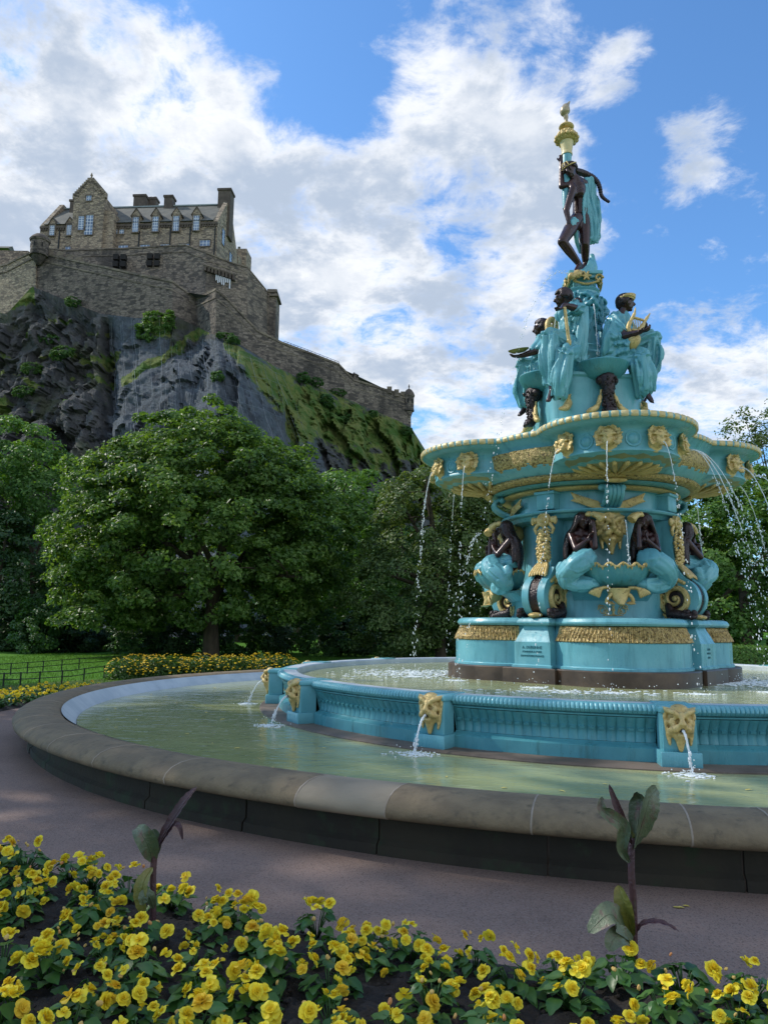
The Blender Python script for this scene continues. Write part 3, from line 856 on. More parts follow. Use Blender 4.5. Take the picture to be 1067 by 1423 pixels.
# ---- consoles with their volutes
CON = [(2.10 - .0, 0)]
def arc(cx, cz, r, a0, a1, n): return [(cx + r*math.cos(R(a0+(a1-a0)*i/n)), cz + r*math.sin(R(a0+(a1-a0)*i/n))) for i in range(n+1)]
VC, VZ, VR = 1.67, 2.11, .34
outer = arc(VC, VZ, VR, -80, 62, 18)
curve = [tuple((p.x, p.z)) for p in bez([(outer[-1][0], 0, outer[-1][1]), (1.70, 0, 2.55), (1.62, 0, 2.72), (1.585, 0, 2.95), (1.58, 0, 3.2), (1.58, 0, 3.43)], 6)]
lowcut = [q for q in curve if q[1] <= 2.62]
UX, UZ = Vector((0, -1, 0)), Vector((0, 0, 1))
def side_prism(mb, poly, w, off=0.0, mat=None):
    """outline in (r, z), width w across"""
    mb.prism(poly, (-(w/2)+off, 0, 0), UX, UZ, w*(1 if UX.cross(UZ).x > 0 else -1), mat)
    if UX.cross(UZ).x < 0:
        pass
def side_solid(mb, poly, x0, x1):
    k = len(poly)
    vs = [(x0, -r, z) for r, z in poly] + [(x1, -r, z) for r, z in poly]
    mb.add(vs, [tuple(range(k)), tuple(range(2*k-1, k-1, -1))] + [(i, i+k, (i+1) % k+k, (i+1) % k) for i in range(k)])
cm = MB()
side_solid(cm, outer + lowcut[1:] + [(1.15, 2.62), (1.15, 1.772), (VC, 1.772)], -.21, -.085)
side_solid(cm, outer + lowcut[1:] + [(1.15, 2.62), (1.15, 1.772), (VC, 1.772)], .085, .21)
inner = [(r - .022*(1 if r > 1.7 else .5), z) for r, z in outer] + [(r-.015, z) for r, z in lowcut[1:]]
side_solid(cm, [q for q in curve if q[1] > 2.58] + [(1.15, 3.43), (1.15, 2.58)], -.135, .135)
con_me = cm.mesh('console', M['teal'], 35)
bandm = MB(); side_solid(bandm, inner + [(1.16, 2.60), (1.16, 1.78), (VC, 1.78)], -.083, .083); band_me = bandm.mesh('dark_band', M['bronze_hair'], 35)
def spiral_mesh(s):
    mb = MB(); pts = []; rad = []
    for i in range(44):
        t = i/43; a = R(100 + 700*t*-1)
        rr = .265*(1-t)**.85 + .03
        pts.append(Vector((s*.222, -(VC-.05 + rr*math.cos(a)*-1), VZ-.0 + rr*math.sin(a)))); rad.append(.048*(1-t)+.024)
    mb.tube(pts, rad, 6)
    mb.ell((s*.225, -(VC-.05), VZ), (.03, .05, .05), None, 8, 6)
    # leafy border behind the scroll
    for q in range(9):
        z = 1.80 + .085*q
        r = 1.475 + .03*math.sin(q*1.3)
        mb.cap((s*.22, -r, z), (s*.235, -(r-.05), z+.05), .035, .02, 6)
        mb.cap((s*.22, -r, z), (s*.235, -(r+.045), z+.03), .028, .014, 6)
    mb.chain(bez([(s*.22, -1.50, 2.42), (s*.22, -1.62, 2.44), (s*.22, -1.78, 2.36)], 4), [.03]*9)
    return mb.mesh('gilt_scroll', M['gold'], 60)
def fish_mesh(s):
    mb = MB()
    mb.lathe([(0.001, .012), (.21, .010), (.22, 0)], 24, rot=rotm(0, PI/2*s, 0), c=(s*.208, -(VC-.05), VZ))
    rr = random.Random(5)
    mb.chain([(s*.25, -1.52, 1.98), (s*.29, -1.58, 1.86), (s*.30, -1.74, 1.84), (s*.28, -1.95, 1.82)], [.06, .085, .075, .05])
    for q in range(16): mb.ell((s*(.27+.05*rr.random()), -(1.5+.48*rr.random()), 1.80+.10*rr.random()), .035+.02*rr.random(), None, 7, 5)
    return mb.mesh('dark_sea_creature', M['bronze_hair'], 60)
gm = MB(); rr = random.Random(11)
for q in range(110):
    t = rr.random()**.9
    z = 3.22 - .62*t
    w = .045 + .085*math.sin(PI*min(1, t*1.05))**.7
    u = rr.uniform(-1, 1)
    gm.ell((u*w, -(1.60 + .07*math.sqrt(max(0, 1-u*u)) + .02*rr.random()), z), rr.uniform(.024, .036), None, 8, 6)
for q in range(26):
    t = q/25; s_ = (-1)**q
    gm.cap((s_*.06, -1.63, 3.26-.55*t), (s_*(.11+.03*rr.random()), -1.62, 3.22-.58*t), .022, .008, 6)
gm.cap((0, -1.61, 3.24), (0, -1.61, 3.36), .03, .022)
for q in range(7):
    u = (q-3)/3
    gm.chain(bez([(u*.05, -1.63, 2.68), (u*.11, -1.72, 2.60), (u*.15, -1.86, 2.47-.03*abs(u))], 4), [.034]*4+[.030]*4+[.012], 6)
gar_me = gm.mesh('fruit_garland', M['gold'], 60)
rm_ = MB()
rm_.lathe([(.001, .07), (.035, .065), (.045, .04), (.06, .04), (.075, .055), (.09, .05), (.10, .0)], 24, rot=rotm(PI/2), c=(0, -1.59, 3.40))
for s_ in (-1, 1):
    rm_.ell((s_*.135, -1.60, 3.40), (.05, .035, .045)); rm_.ell((s_*.17, -1.60, 3.39), (.03, .03, .06))
    rm_.chain([(s_*.09, -1.6, 3.35), (s_*.14, -1.6, 3.28), (s_*.12, -1.6, 3.22)], [.028, .026, .016])
rm_.xform(Matrix.Translation((0, -1.60, 3.40)) @ Matrix.Scale(1.25, 4) @ Matrix.Translation((0, 1.60, -3.40)))
ros_me = rm_.mesh('rosette', M['gold'], 60)
tm = MB(); tm.ell((0, -1.93, 1.805), (.13, .09, .045)); tm.ell((0, -1.99, 1.80), (.07, .06, .035))
tongue_me = tm.mesh('gilt_leaf_foot', M['gold'], 60)
for k in range(4):
    c = link('console', con_me, F); c.rotation_euler = (0, 0, R(CA+90*k))
    for nm, me in (('dark_band', band_me), ('fruit_garland', gar_me), ('rosette', ros_me), ('gilt_leaf_foot', tongue_me)): link(nm, me, c)
    if k == 0: sp = [(spiral_mesh(s_), fish_mesh(s_)) for s_ in (-1, 1)]
    for a_, b_ in sp: link('gilt_scroll', a_, c); link('dark_sea_creature', b_, c)

# ---- frieze blocks, fluted brackets, palm sprays, lion heads, shell basins under each lobe
fb = MB(); fb.box((0, -1.44, 3.74), (.34, .26, .30), bev=.015); fb.box((0, -1.45, 3.87), (.38, .30, .05), bev=.01)
fb_me = fb.mesh('frieze_block', M['teal'], 35)
br = MB()
for q in range(5):
    x = -.13 + .065*q
    br.tube(bez([(x, -1.58, 3.93), (x, -1.72, 3.88), (x, -1.72, 3.77), (x, -1.60, 3.68), (x, -1.47, 3.62)], 5), .037, 8)
br.cap((-.17, -1.60, 3.90), (.17, -1.60, 3.90), .06, .06)
br_me = br.mesh('fluted_bracket', M['teal'], 60)
ov = MB(); ov.ell((0, -1.82, 3.985), (.19, .07, .045)); ov_me = ov.mesh('gilt_shell', M['gold'], 60)
ps = MB(); rr = random.Random(9)
for s_ in (-1, 1):
    sp_ = bez([az(s_*5, 1.45, 3.58), az(s_*12, 1.47, 3.64), az(s_*22, 1.46, 3.74)], 8)
    ps.tube(sp_, .014, 6)
    for i, p in enumerate(sp_):
        for u in (-1, 1):
            d_ = (sp_[min(i+1, len(sp_)-1)] - sp_[max(0, i-1)]).normalized()
            e = p + d_*.075 + Vector((0, 0, u*.07)) + p.normalized()*.02
            ps.cap(p, e, .022, .008, 6)
ps_me = ps.mesh('palm_spray', M['gold'], 60)
lion_big = M['gold']
teal_lion = lion_me.copy(); teal_lion.materials.clear(); teal_lion.materials.append(M['teal_relief'])
# shell basin
SC = 1.49
sb = MB()
prof = [(.10, 2.235), (.24, 2.245), (.40, 2.30), (.51, 2.40), (.565, 2.50), (.59, 2.585), (.565, 2.585), (.51, 2.50), (.1, 2.44)]
def scal(a, i):
    return 1 + (.035*abs(math.sin(a*9)) if 0 < i < 7 else 0)
sb.lathe(prof, 180, -PI*.62, PI*.62, c=(0, -SC, 0), mod=scal)
shell_me = sb.mesh('shell_basin', M['teal_green'], 40)
cr = MB(); pts = []
for i in range(181):
    a = -PI*.60 + PI*1.20*i/180
    r_ = .595*scal(a, 3)
    pts.append((r_*math.sin(a), -SC - r_*math.cos(a), 2.592 + .030*math.cos(a*18*1.0)))
cr.tube(pts, .019, 6)
for i in range(0, 181, 5):
    p = Vector(pts[i]); cr.cap(p + Vector((0, 0, .0)), p*1.0 - Vector((0, 0, .05)), .02, .006, 6)
crimp_me = cr.mesh('gilt_crimped_edge', M['gold'], 60)
wb = MB(); wb.add([(.52*math.sin(a), -SC-.52*math.cos(a), 2.555) for a in [R(-108+216*i/24) for i in range(25)]], [tuple(range(25))]); wb_me = wb.mesh('shell_water', M['water_in'], 0)
bk = MB()
for s_ in (-1, 1):
    for q in range(6):
        t = q/5
        a0_ = (s_*(.16+.05*t), -1.93+.02*t, 2.245)
        bk.chain(bez([a0_, (s_*(.28+.09*t), -1.97, 2.235-.02*t), (s_*(.33+.14*t), -1.95, 2.10+.06*t)], 4), [.026]*8+[.02], 6)
    bk.chain(bez([(s_*.05, -1.93, 2.20), (s_*.16, -1.98, 2.12), (s_*.21, -1.95, 2.02), (s_*.13, -1.95, 2.0)], 4), [.03]*13, 6)
    # thin scrollwork on the apron
    for cx_, cz_, r_, w_ in ((.16, 1.90, .085, 1.6), (.11, 1.86, .045, 1.2), (.20, 1.95, .04, 1.3)):
        bk.tube([(s_*(cx_ + r_*(1-i/30*.7)*math.cos(i/29*2*PI*w_)), -1.425, cz_ + r_*(1-i/30*.7)*math.sin(i/29*2*PI*w_)) for i in range(30)], .007, 5)
    bk.cap((0, -1.43, 1.82), (s_*.16, -1.425, 1.815), .010, .006, 5)
bk.lathe([(.02, 1.96), (.05, 1.98), (.14, 2.10), (.17, 2.20), (.18, 2.235), (.05, 2.24)], 28, c=(0, -1.90, 0), mod=lambda a, i: 1+.06*abs(math.sin(a*6)))
bk.lathe([(.005, 1.80), (.025, 1.83), (.015, 1.87), (.035, 1.90), (.015, 1.94), (.03, 1.975)], 14, c=(0, -1.44, 0))
bk.v = [(x, y + (.12 if z > 1.99 else 0), z) for x, y, z in bk.v]
brk_me = bk.mesh('gilt_bracket', M['gold'], 60)
for k in range(4):
    a = R(LA+90*k)
    o = link('frieze_block', fb_me, F); o.rotation_euler = (0, 0, R(CA+90*k))
    o = link('fluted_bracket', br_me, F); o.rotation_euler = (0, 0, a)
    g_ = link('gilt_shell', ov_me, o)
    o = link('palm_spray', ps_me, F); o.rotation_euler = (0, 0, a)
    o = link('lion_head', lion_maned, F); o.location = az(LA+90*k, 1.40, 3.24); o.rotation_euler = (0, 0, a); o.scale = (1.35, 1.5, 1.55)
    if k == 2: continue
    s_ = link('shell_basin', shell_me, F); s_.rotation_euler = (0, 0, a)
    link('gilt_crimped_edge', crimp_me, s_); link('shell_water', wb_me, s_); link('gilt_bracket', brk_me, s_)

# ================================================================== statues
def frame(face, up):
    f = Vector(face).normalized(); u = Vector(up); u = (u - f*u.dot(f)).normalized()
    return f, u, f.cross(u)      # forward, up, the figure's right
def head(mb, c, r, face, up=(0, 0, 1)):
    """skull, jaw, brow, nose, lips, ears"""
    c = Vector(c); f, u, s = frame(face, up)
    rm = Matrix((s, -f, u)).transposed()
    P_ = lambda x, y, z: c + (s*x + f*y + u*z)*r
    mb.ell(c, (r*.78, r*.95, r), rm)
    mb.ell(P_(0, .30, -.55), (r*.55, r*.55, r*.55), rm)
    mb.cap(P_(0, .92, .12), P_(0, 1.12, -.22), r*.13, r*.19)
    mb.cap(P_(-.42, .80, .22), P_(.42, .80, .22), r*.15, r*.15)
    mb.cap(P_(-.2, .88, -.52), P_(.2, .88, -.52), r*.12, r*.12)
    mb.ell(P_(0, .72, -.88), r*.24)
    for q in (-1, 1):
        mb.ell(P_(q*.36, .76, .02), r*.13)
        mb.ell(P_(q*.80, -.02, -.08), (r*.12, r*.2, r*.26), rm)
def hand(mb, w, d, spread, k, curl=.5):
    """palm with five separate bent fingers; w wrist, d direction, spread side axis"""
    w, d, sp_ = Vector(w), Vector(d).normalized(), Vector(spread).normalized()
    n = d.cross(sp_).normalized()
    pc = w + d*.055*k
    mb.cap(w, w + d*.02*k, .028*k, .03*k)
    for q in (-1.2, -.4, .4, 1.2): mb.cap(w + d*.02*k + sp_*q*.012*k, w + d*.09*k + sp_*q*.020*k, .017*k, .014*k, 7)
    for q, l in zip((-1.5, -.5, .5, 1.5), (.07, .085, .08, .062)):
        b0 = w + d*.09*k + sp_*q*.019*k; b1 = b0 + (d*.9 + n*curl*.5)*l*.5*k; b2 = b1 + (d*(1-curl) + n*curl*1.2).normalized()*l*.5*k
        mb.chain([b0, b1, b2], [.0125*k, .011*k, .008*k], 6)
    t0 = w + d*.03*k - sp_*.03*k; t1 = t0 + (d*.7 - sp_*.7)*.045*k; t2 = t1 + (d*.9 + n*curl*.6)*.035*k
    mb.chain([t0, t1, t2], [.017*k, .013*k, .009*k], 6)
def curls(mb, c, r, n, size, seed, f, u, lo=-.5, front=.55):
    rr = random.Random(seed); c = Vector(c); f, u, s = frame(f, u)
    while n:
        v = Vector((rr.gauss(0, 1), rr.gauss(0, 1), rr.gauss(0, 1))).normalized()
        if v.dot(f) > front and v.dot(u) < .55 or v.dot(u) < lo: continue
        p = c + v*r
        q = p + v.cross(Vector((rr.random(), rr.random(), rr.random()))).normalized()*size*1.3
        mb.cap(p, q, size, size*.6, 6); n -= 1
def fold(mb, a0, a1, b0, b1, n, r, sag=(0, 0, 0), seed=1):
    """cloth folds: ridges from the line a0-a1 to the line b0-b1"""
    rr = random.Random(seed)
    for i in range(n):
        t = (i+.5)/n
        p, q = lerp(a0, a1, t + rr.uniform(-.25, .25)/n), lerp(b0, b1, t + rr.uniform(-.4, .4)/n)
        m_ = (p+q)/2 + Vector(sag)*rr.uniform(.6, 1.3)
        pts = bez([p, m_, q], 5)
        mb.tube(pts, [r*(.35+.65*math.sin(PI*(j+.5)/len(pts))) for j in range(len(pts))], 6)
def cloth(p):
    n = mn.noise(Vector((p.x*8, p.y*8, p.z*1.1))); m_ = mn.noise(Vector((p.x*15+4, p.y*15, p.z*3.2+7)))
    return .042*(.45-abs(n)*1.7) + .016*(.4-abs(m_)*1.5)
def cloth_along(segs):
    """folds that run along the nearest limb or hang of cloth"""
    sg = [(Vector(a), (Vector(b_)-Vector(a))) for a, b_ in segs]
    def f(p):
        best, bd = 1e9, None
        for a, d_ in sg:
            t = max(0, min(1, (p-a).dot(d_)/max(1e-6, d_.length_squared))); q = (p-a-d_*t).length_squared
            if q < best: best, bd = q, d_
        u = bd.normalized(); q = p - u*(p.dot(u))*.93
        n = mn.noise(q*4.8); m_ = mn.noise(q*7.5 + Vector((3, 1, 5)))
        return .028*math.sin(11*n) + .010*math.sin(13*m_)
    return f
def J(px, py, dY):
    v = at(px, py, FC.y + dY) - FC
    return Matrix.Rotation(-FROT, 3, 'Z') @ v
def statue(name, label, group=None):
    return thing(name, label, 'statue', FC, FROT, group)

# ---- standing figure with torch
st = statue('standing_statue', 'dark bronze standing figure at the fountain top, torch raised and turquoise cloak behind')
body_ = MB()
H0 = J(791, 236, -.18); NK = J(799, 250, -.08); CH = J(802, 262, -.06); WA = J(805, 280, 0); PE = J(806, 296, 0)
fdir = Vector((-.35, -.8, -.45))
head(body_, H0, .135, fdir, (-.2, .1, 1))
body_.cap(H0 + Vector((.03, .04, -.05)), NK, .075, .085)
body_.chain([NK, CH, WA, PE], [.11, .165, .135, .155])
sL, sR = J(793, 257, -.16), J(811, 255, .0)
body_.chain([NK, sL], [.10, .085]); body_.chain([NK, sR], [.10, .085])
body_.ell(J(797, 268, -.2), (.08, .07, .09)); body_.ell(J(806, 267, -.16), (.08, .07, .09))
# the raised arm with the torch, the arm hanging to the knee
e1, w1 = J(780, 259, -.16), J(779.5, 226, -.06)
body_.chain([sL, e1, w1], [.075, .062, .042]); hand(body_, w1, (.05, 0, 1), (1, .2, 0), 1.35, .7)
s2 = J(796, 262, -.22); e2, w2 = J(786.5, 292, -.30), J(790, 308, -.34)
body_.chain([sL, s2, e2, w2], [.08, .078, .062, .045]); hand(body_, w2, (.1, -.1, -1), (1, -.3, 0), 1.35, .6)
hL, kL, aL, tL = J(801, 304, -.08), J(781, 336, -.42), J(805, 368, -.12), J(799, 377, -.30)
body_.chain([hL, lerp(hL, kL, .45), kL, lerp(kL, aL, .35), aL], [.135, .135, .095, .092, .055])
body_.chain([aL, tL], [.055, .04]); body_.ell(lerp(aL, tL, .2) + Vector((0, .06, -.02)), .05)
hR, kR, aR, tR = J(810, 304, .0), J(812.5, 339, -.14), J(813, 367, .02), J(807, 379, -.22)
body_.chain([hR, lerp(hR, kR, .4), kR, lerp(kR, aR, .35), aR], [.14, .135, .095, .09, .056])
body_.chain([aR, tR], [.055, .042])
sculpt('body', body_, M['bronze'], st, .017, 2)
hb = MB(); curls(hb, H0 + Vector((.01, .03, .03)), .125, 90, .036, 4, fdir, (-.2, .1, 1), lo=-.35, front=.45); hb.ell(H0 + Vector((0, .03, .05)), .125)
hb.chain(bez([J(800, 238, -.02), J(808, 240, .05), J(815, 243, .1)], 3), [.07]*7)
sculpt('hair', hb, M['bronze_hair'], st, .014, 1)
bb = MB(); bp_ = bez([J(812, 242, .1), J(821, 245, .12), J(829, 252, .12), J(833, 261, .1), J(835, 271, .08), J(839, 276, .08), J(845.5, 280.5, .08)], 6)
for i, p in enumerate(bp_):
    s_ = 1 - .55*i/len(bp_)
    bb.ell(p + Vector((0, .012*(-1)**i, .014*(-1)**i)), (.062*s_, .055*s_, .055*s_), None, 8, 6)
bb.build('flying_braid', M['bronze_hair'], st, 180)
wr = MB(); f_, u_, s_ = frame(fdir, (-.2, .1, 1))
for z_, r_ in ((.055, .150),):
    wr.tube([H0 + Vector((.01, .02, .02)) + u_*z_ + (f_*math.cos(2*PI*i/24) + s_*math.sin(2*PI*i/24))*r_ for i in range(25)], .013, 6)
for q in (-.5, 0, .5):
    wr.tube(bez([H0 + u_*.06 + (f_*math.cos(q) + s_*math.sin(q))*.15, H0 + u_*.15 + (f_*math.cos(q) + s_*math.sin(q))*.10, H0 + u_*.17 - f_*.04], 4), .010, 6)
wr.build('gilt_headband', M['gold'], st, 180)
# cloak
ck = MB()
top_a, top_b = J(812, 246, .02), J(818, 250, .14)
rows = [((808, 258, .02), (819, 252, .14)), ((809.5, 275, -.03), (824, 270, .16)), ((811, 290, -.06), (828, 288, .14)), ((813.5, 306, -.10), (829.5, 306, .12)), ((816, 322, -.10), (829, 322, .10)), ((820, 333, -.06), (826, 333, .06))]
pa = [J(*a) for a, b_ in rows]; pb_ = [J(*b_) for a, b_ in rows]
for i in range(len(rows)-1):
    for t in np.linspace(0, 1, 6):
        ck.cap(lerp(pa[i], pb_[i], t), lerp(pa[i+1], pb_[i+1], t), .055, .055, 8)
ck.cap(pa[0], pb_[0], .07, .06)
for t in (0.0, .22, .45, .68, .92):
    ck.tube(bez([lerp(pa[i], pb_[i], min(1, max(0, t + .05*math.sin(i*1.7+t*9)))) + Vector((.0, -.055, 0)) for i in range(len(rows))], 4), [.012] + [.034]*19 + [.012], 6)
ck.chain([J(826, 288, .1), J(831, 293, .1), J(829, 305, .1)], [.05, .03, .03])
sculpt('cloak', ck, M['teal'], st, .013, 1, disp=lambda p, f=cloth_along([(pa[0], pa[-1]), (pb_[0], pb_[-1])]): 1.4*f(p*1.25))
c2 = MB()
c2.chain([J(797, 306, -.28), J(796, 317, -.26)], [.065, .05]); c2.chain([J(793, 309, -.32), J(800, 308, -.24)], [.05, .06])
c2.chain([J(799, 318, -.2), J(801, 336, -.1), J(806, 350, -.02)], [.05, .045, .04])
fold(c2, J(793, 305, -.38), J(801, 305, -.3), J(794, 318, -.36), J(799, 320, -.3), 4, .022)
sculpt('loin_cloth', c2, M['teal'], st, .015, 1)
c3 = MB()
c3.chain(bez([J(822, 356, .14), J(823, 364, .05), J(818, 373, -.12), J(809, 382, -.2)], 4), [.055]*5+[.075]*4+[.09]*4)
c3.chain([J(823, 362, .12), J(824, 372, .1), J(822, 384, .06), J(812, 385, 0)], [.06, .085, .10, .14])
fold(c3, J(819, 358, -.02), J(824, 360, .12), J(808, 384, -.24), J(824, 385, -.06), 6, .026, (.02, -.06, 0), 5)
sculpt('fallen_drapery', c3, M['teal'], st, .016, 2)
# torch
tc = MB(); tc.tube([J(785.5, 290, -.14), J(786.2, 255, -.10), J(787.3, 216, -.05)], [.055, .085, .092], 14)
tc.build('torch_stem', M['teal'], st, 60)
T0, T1 = J(787.3, 216, -.05), J(786.5, 170, 0)
axd = (T1-T0).normalized(); rm = axd.to_track_quat('Z', 'Y').to_matrix()
tl = (T1-T0).length
tb = MB(); tb.lathe([(.02, 0), (.105, .0), (.11, .03), (.10, .05), (.10, .07), (.13, .28), (.135, .29), (.05, .30)], 24, c=T0, rot=rm)
tb.build('torch_cup', pmat('cream_gilt', (.62, .50, .24), (.70, .58, .30), 5, .4), st, 50)
to = MB()
to.lathe([(.05, .29), (.15, .29), (.20, .33), (.205, .39), (.17, .44), (.13, .47), (.10, .52), (.09, .58), (.13, .60), (.15, .635), (.14, .66), (.05, .665), (.03, .66)], 30, c=T0, rot=rm)
for q in range(14):
    a_ = 2*PI*q/14
    to.ell(T0 + rm @ Vector((.20*math.cos(a_), .20*math.sin(a_), .37)), .05, None, 8, 6)
    to.ell(T0 + rm @ Vector((.15*math.cos(a_+.2), .15*math.sin(a_+.2), .46)), .042, None, 8, 6)
to.build('torch_crown', M['gold'], st, 50)
fl = MB()
fp = [J(786.6, 170, 0), J(786, 163, 0), J(784.5, 156, 0), J(786, 149, 0), J(789, 144.5, 0), J(791.5, 140.5, 0)]
fl.tube(bez(fp, 5), [.035]*4 + [.045, .05, .05, .055, .075, .09] + [.10]*3 + [.095, .085, .08, .07, .06, .05, .04, .03, .025, .02, .016, .012, .004][:13], 10)
fl.build('torch_flame', pmat('pale_bronze', (.30, .24, .15), (.42, .34, .22), 6, .4, .3), st, 60)
jg = MB(); j0, j1 = J(802, 381, -.34), J(794, 384, -.42)
jg.chain([J(806, 379, -.3), j0], [.05, .085]); jg.chain([j0, lerp(j0, j1, .6)], [.085, .05]); jg.cap(lerp(j0, j1, .6), j1, .045, .075)
jg.build('gilt_jug', M['gold'], st, 180)

# ---- seated figures round the column
SK = 1.45
def seated(name, label, j, face, gold=None, seed=1, hair=(50, .045), bun=None):
    s = statue(name, label, 'seated figures round the top of the fountain')
    b_ = MB(); head(b_, j['head'], .155, face)
    b_.chain([j['head'] + Vector((0, 0, -.08)), j['neck'], j['chest']], [.075, .095, .15])
    for q in ('a', 'b'):
        if 'elbow_'+q in j:
            b_.chain([j['sh_'+q], j['elbow_'+q], j['wrist_'+q]], [.09, .075, .05])
            hand(b_, j['wrist_'+q], j['wrist_'+q] - j['elbow_'+q] + Vector(j.get('hd_'+q, (0, 0, 0))), Vector((0, 0, 1)).cross(j['wrist_'+q] - j['elbow_'+q]), 1.6, j.get('curl_'+q, .6))
        if 'ankle_'+q in j:
            b_.chain([lerp(j['knee_'+q], j['ankle_'+q], .7), j['ankle_'+q]], [.075, .06]); b_.chain([j['ankle_'+q], j['toe_'+q]], [.06, .042])
            tv = (j['toe_'+q]-j['ankle_'+q]); sv = tv.cross(Vector((0, 0, 1))).normalized()
            for w in range(5): b_.cap(j['toe_'+q] + sv*(w-2)*.02, j['toe_'+q] + sv*(w-2)*.022 + tv.normalized()*(.05-.006*abs(w-1)), .017, .012, 6)
            b_.ell(j['ankle_'+q] - tv.normalized()*.05 + Vector((0, 0, -.03)), .055)
    b_.chain([j['chest'], j['pelvis']], [.14, .13])
    for q in ('a', 'b'): b_.chain([j['pelvis'], j['knee_'+q], j.get('ankle_'+q, j.get('hem_'+q))], [.11, .085, .055])
    sculpt('body', b_, M['bronze'], s, .018, 2)
    d_ = MB()
    d_.chain([lerp(j['neck'], j['chest'], .35), j['chest'], lerp(j['chest'], j['pelvis'], .55), j['pelvis']], [.16, .225, .21, .26])
    for q in ('a', 'b'): d_.chain([lerp(j['neck'], j['sh_'+q], .4), j['sh_'+q]], [.13, .125])
    for q in ('a', 'b'):
        if 'elbow_'+q in j: d_.chain([j['sh_'+q], lerp(j['sh_'+q], j['elbow_'+q], j.get('sleeve_'+q, .75))], [.125, .12])
        k_, a_ = j['knee_'+q], j.get('hem_'+q, j['ankle_'+q] if 'ankle_'+q in j else j['knee_'+q] + Vector((0, 0, -.9)))
        h_ = j['pelvis']
        d_.chain([h_, lerp(h_, k_, .5), k_], [.23, .20, .155])
        d_.chain([k_, lerp(k_, a_, .45), lerp(k_, a_, .92)], [.155, .15, .13])
        out = (k_ - h_); out.z = 0; out = out.normalized()
        sd_ = Vector((-out.y, out.x, 0))
        fold(d_, k_ + sd_*.12 + out*.08, k_ - sd_*.12 + out*.08, a_ + sd_*.13 + out*.10, a_ - sd_*.13 + out*.10, 6, .034, out*.07, seed + (q == 'b')*7)
        fold(d_, h_ + Vector((0, 0, .2)) + sd_*.15, h_ + Vector((0, 0, .1)) - sd_*.2, k_ + Vector((0, 0, .11)) + sd_*.08, k_ - sd_*.12 + Vector((0, 0, .02)), 5, .032, (0, 0, .035), seed+3)
    fold(d_, j['sh_a'], j['sh_b'], j['pelvis'] + (j['sh_a']-j['sh_b'])*.5 , j['pelvis'] - (j['sh_a']-j['sh_b'])*.5, 9, .032, Vector(j.get('front', (0, -.24, 0))), seed+5)
    # cloth slung between the knees
    ka, kb = j['knee_a'], j['knee_b']
    ha, hb2 = j.get('hem_a', ka), j.get('hem_b', kb)
    for t in (.15, .4, .65, .9):
        p, q_ = lerp(ka, ha, t), lerp(kb, hb2, t)
        d_.tube(bez([p, (p+q_)/2 + Vector((0, 0, -.10)), q_], 5), .06, 7)
    for a in j.get('extra', []): d_.chain([Vector(p) for p in a[0]], a[1])
    for a in j.get('folds', []): fold(d_, *a)
    segs = [(j['neck'], j['pelvis'])] + [(j['pelvis'], j['knee_'+q]) for q in 'ab'] + [(j['knee_'+q], j.get('hem_'+q, j['knee_'+q])) for q in 'ab'] + [(j['sh_'+q], j['elbow_'+q]) for q in 'ab' if 'elbow_'+q in j] + [(a[0][0], a[0][-1]) for a in j.get('extra', [])]
    sculpt('drapery', d_, M['teal'], s, .014, 1, disp=cloth_along(segs))
    h = MB(); curls(h, j['head'] + Vector((0, 0, .02)), .145, hair[0], hair[1], seed, face, (0, 0, 1), lo=-.45, front=.35); h.ell(j['head'] + Vector((0, 0, .03)) - Vector(face).normalized()*.03, .148)
    if bun: h.ell(bun, .085); curls(h, bun, .06, 14, .035, seed, face, (0, 0, 1), -2, 2)
    sculpt('hair', h, M['bronze_hair'], s, .016, 1)
    return s

# facing the viewer, head turned to the left, leaning arm with a golden staff
jf = dict(head=J(783, 414, -.62), neck=J(793, 426, -.58), chest=J(794, 447, -.58), pelvis=J(797, 487, -.50),
          sh_a=J(781, 438, -.55), sh_b=J(806, 430, -.62), elbow_b=J(797, 428, -.95), wrist_b=J(784, 424, -1.05), hd_b=(0, 0, -.22), curl_b=.9, sleeve_b=.8,
          knee_a=J(764, 468, -.95), hem_a=J(768, 535, -.90), ankle_a=J(767, 543, -.92), toe_a=J(762, 556, -1.05),
          knee_b=J(785, 493, -1.12), hem_b=J(776, 552, -1.02), front=(-.06, -.22, 0),
          extra=[([J(807, 432, -.66), J(808, 455, -.72), J(808, 480, -.74), J(806, 492, -.74)], [.11, .12, .13, .11]), ([J(790, 486, -.8), J(804, 500, -.7), J(806, 510, -.5)], [.12, .14, .12]),
                 ([J(797, 490, -.5), J(800, 505, -.45), J(798, 520, -.45)], [.26, .22, .16])],
          folds=[(J(803, 436, -.76), J(811, 436, -.70), J(802, 494, -.88), J(811, 494, -.80), 5, .035, (0, -.03, 0), 2),
                 (J(768, 470, -1.05), J(790, 498, -1.22), J(765, 530, -1.0), J(786, 545, -1.12), 6, .032, (0, -.05, -.08), 6)])
f1 = seated('seated_statue', 'seated robed figure with a gold staff, curly head in left profile', jf, (-1, -.15, -.12), seed=3, hair=(80, .042), bun=J(802, 420, -.5))
g = MB(); g.tube([J(784, 427, -1.12), J(787, 450, -1.12), J(790, 474, -1.10)], [.03, .03, .033], 10); g.cap(J(790, 474, -1.1), J(790.3, 478, -1.1), .045, .04); g.build('gilt_staff', M['gold'], f1, 60)
ft = MB(); ft.chain(bez([J(789, 548, -.80), J(790, 558, -.86), J(786, 566, -1.0), J(777, 568, -1.1)], 4), [.05]*5+[.07]*4+[.055, .045, .035, .02]); 
for q in range(6): ft.cap(J(786+q*.7, 566-q*3, -.95), J(791+q*.3, 563-q*3, -.9), .03, .012, 6)
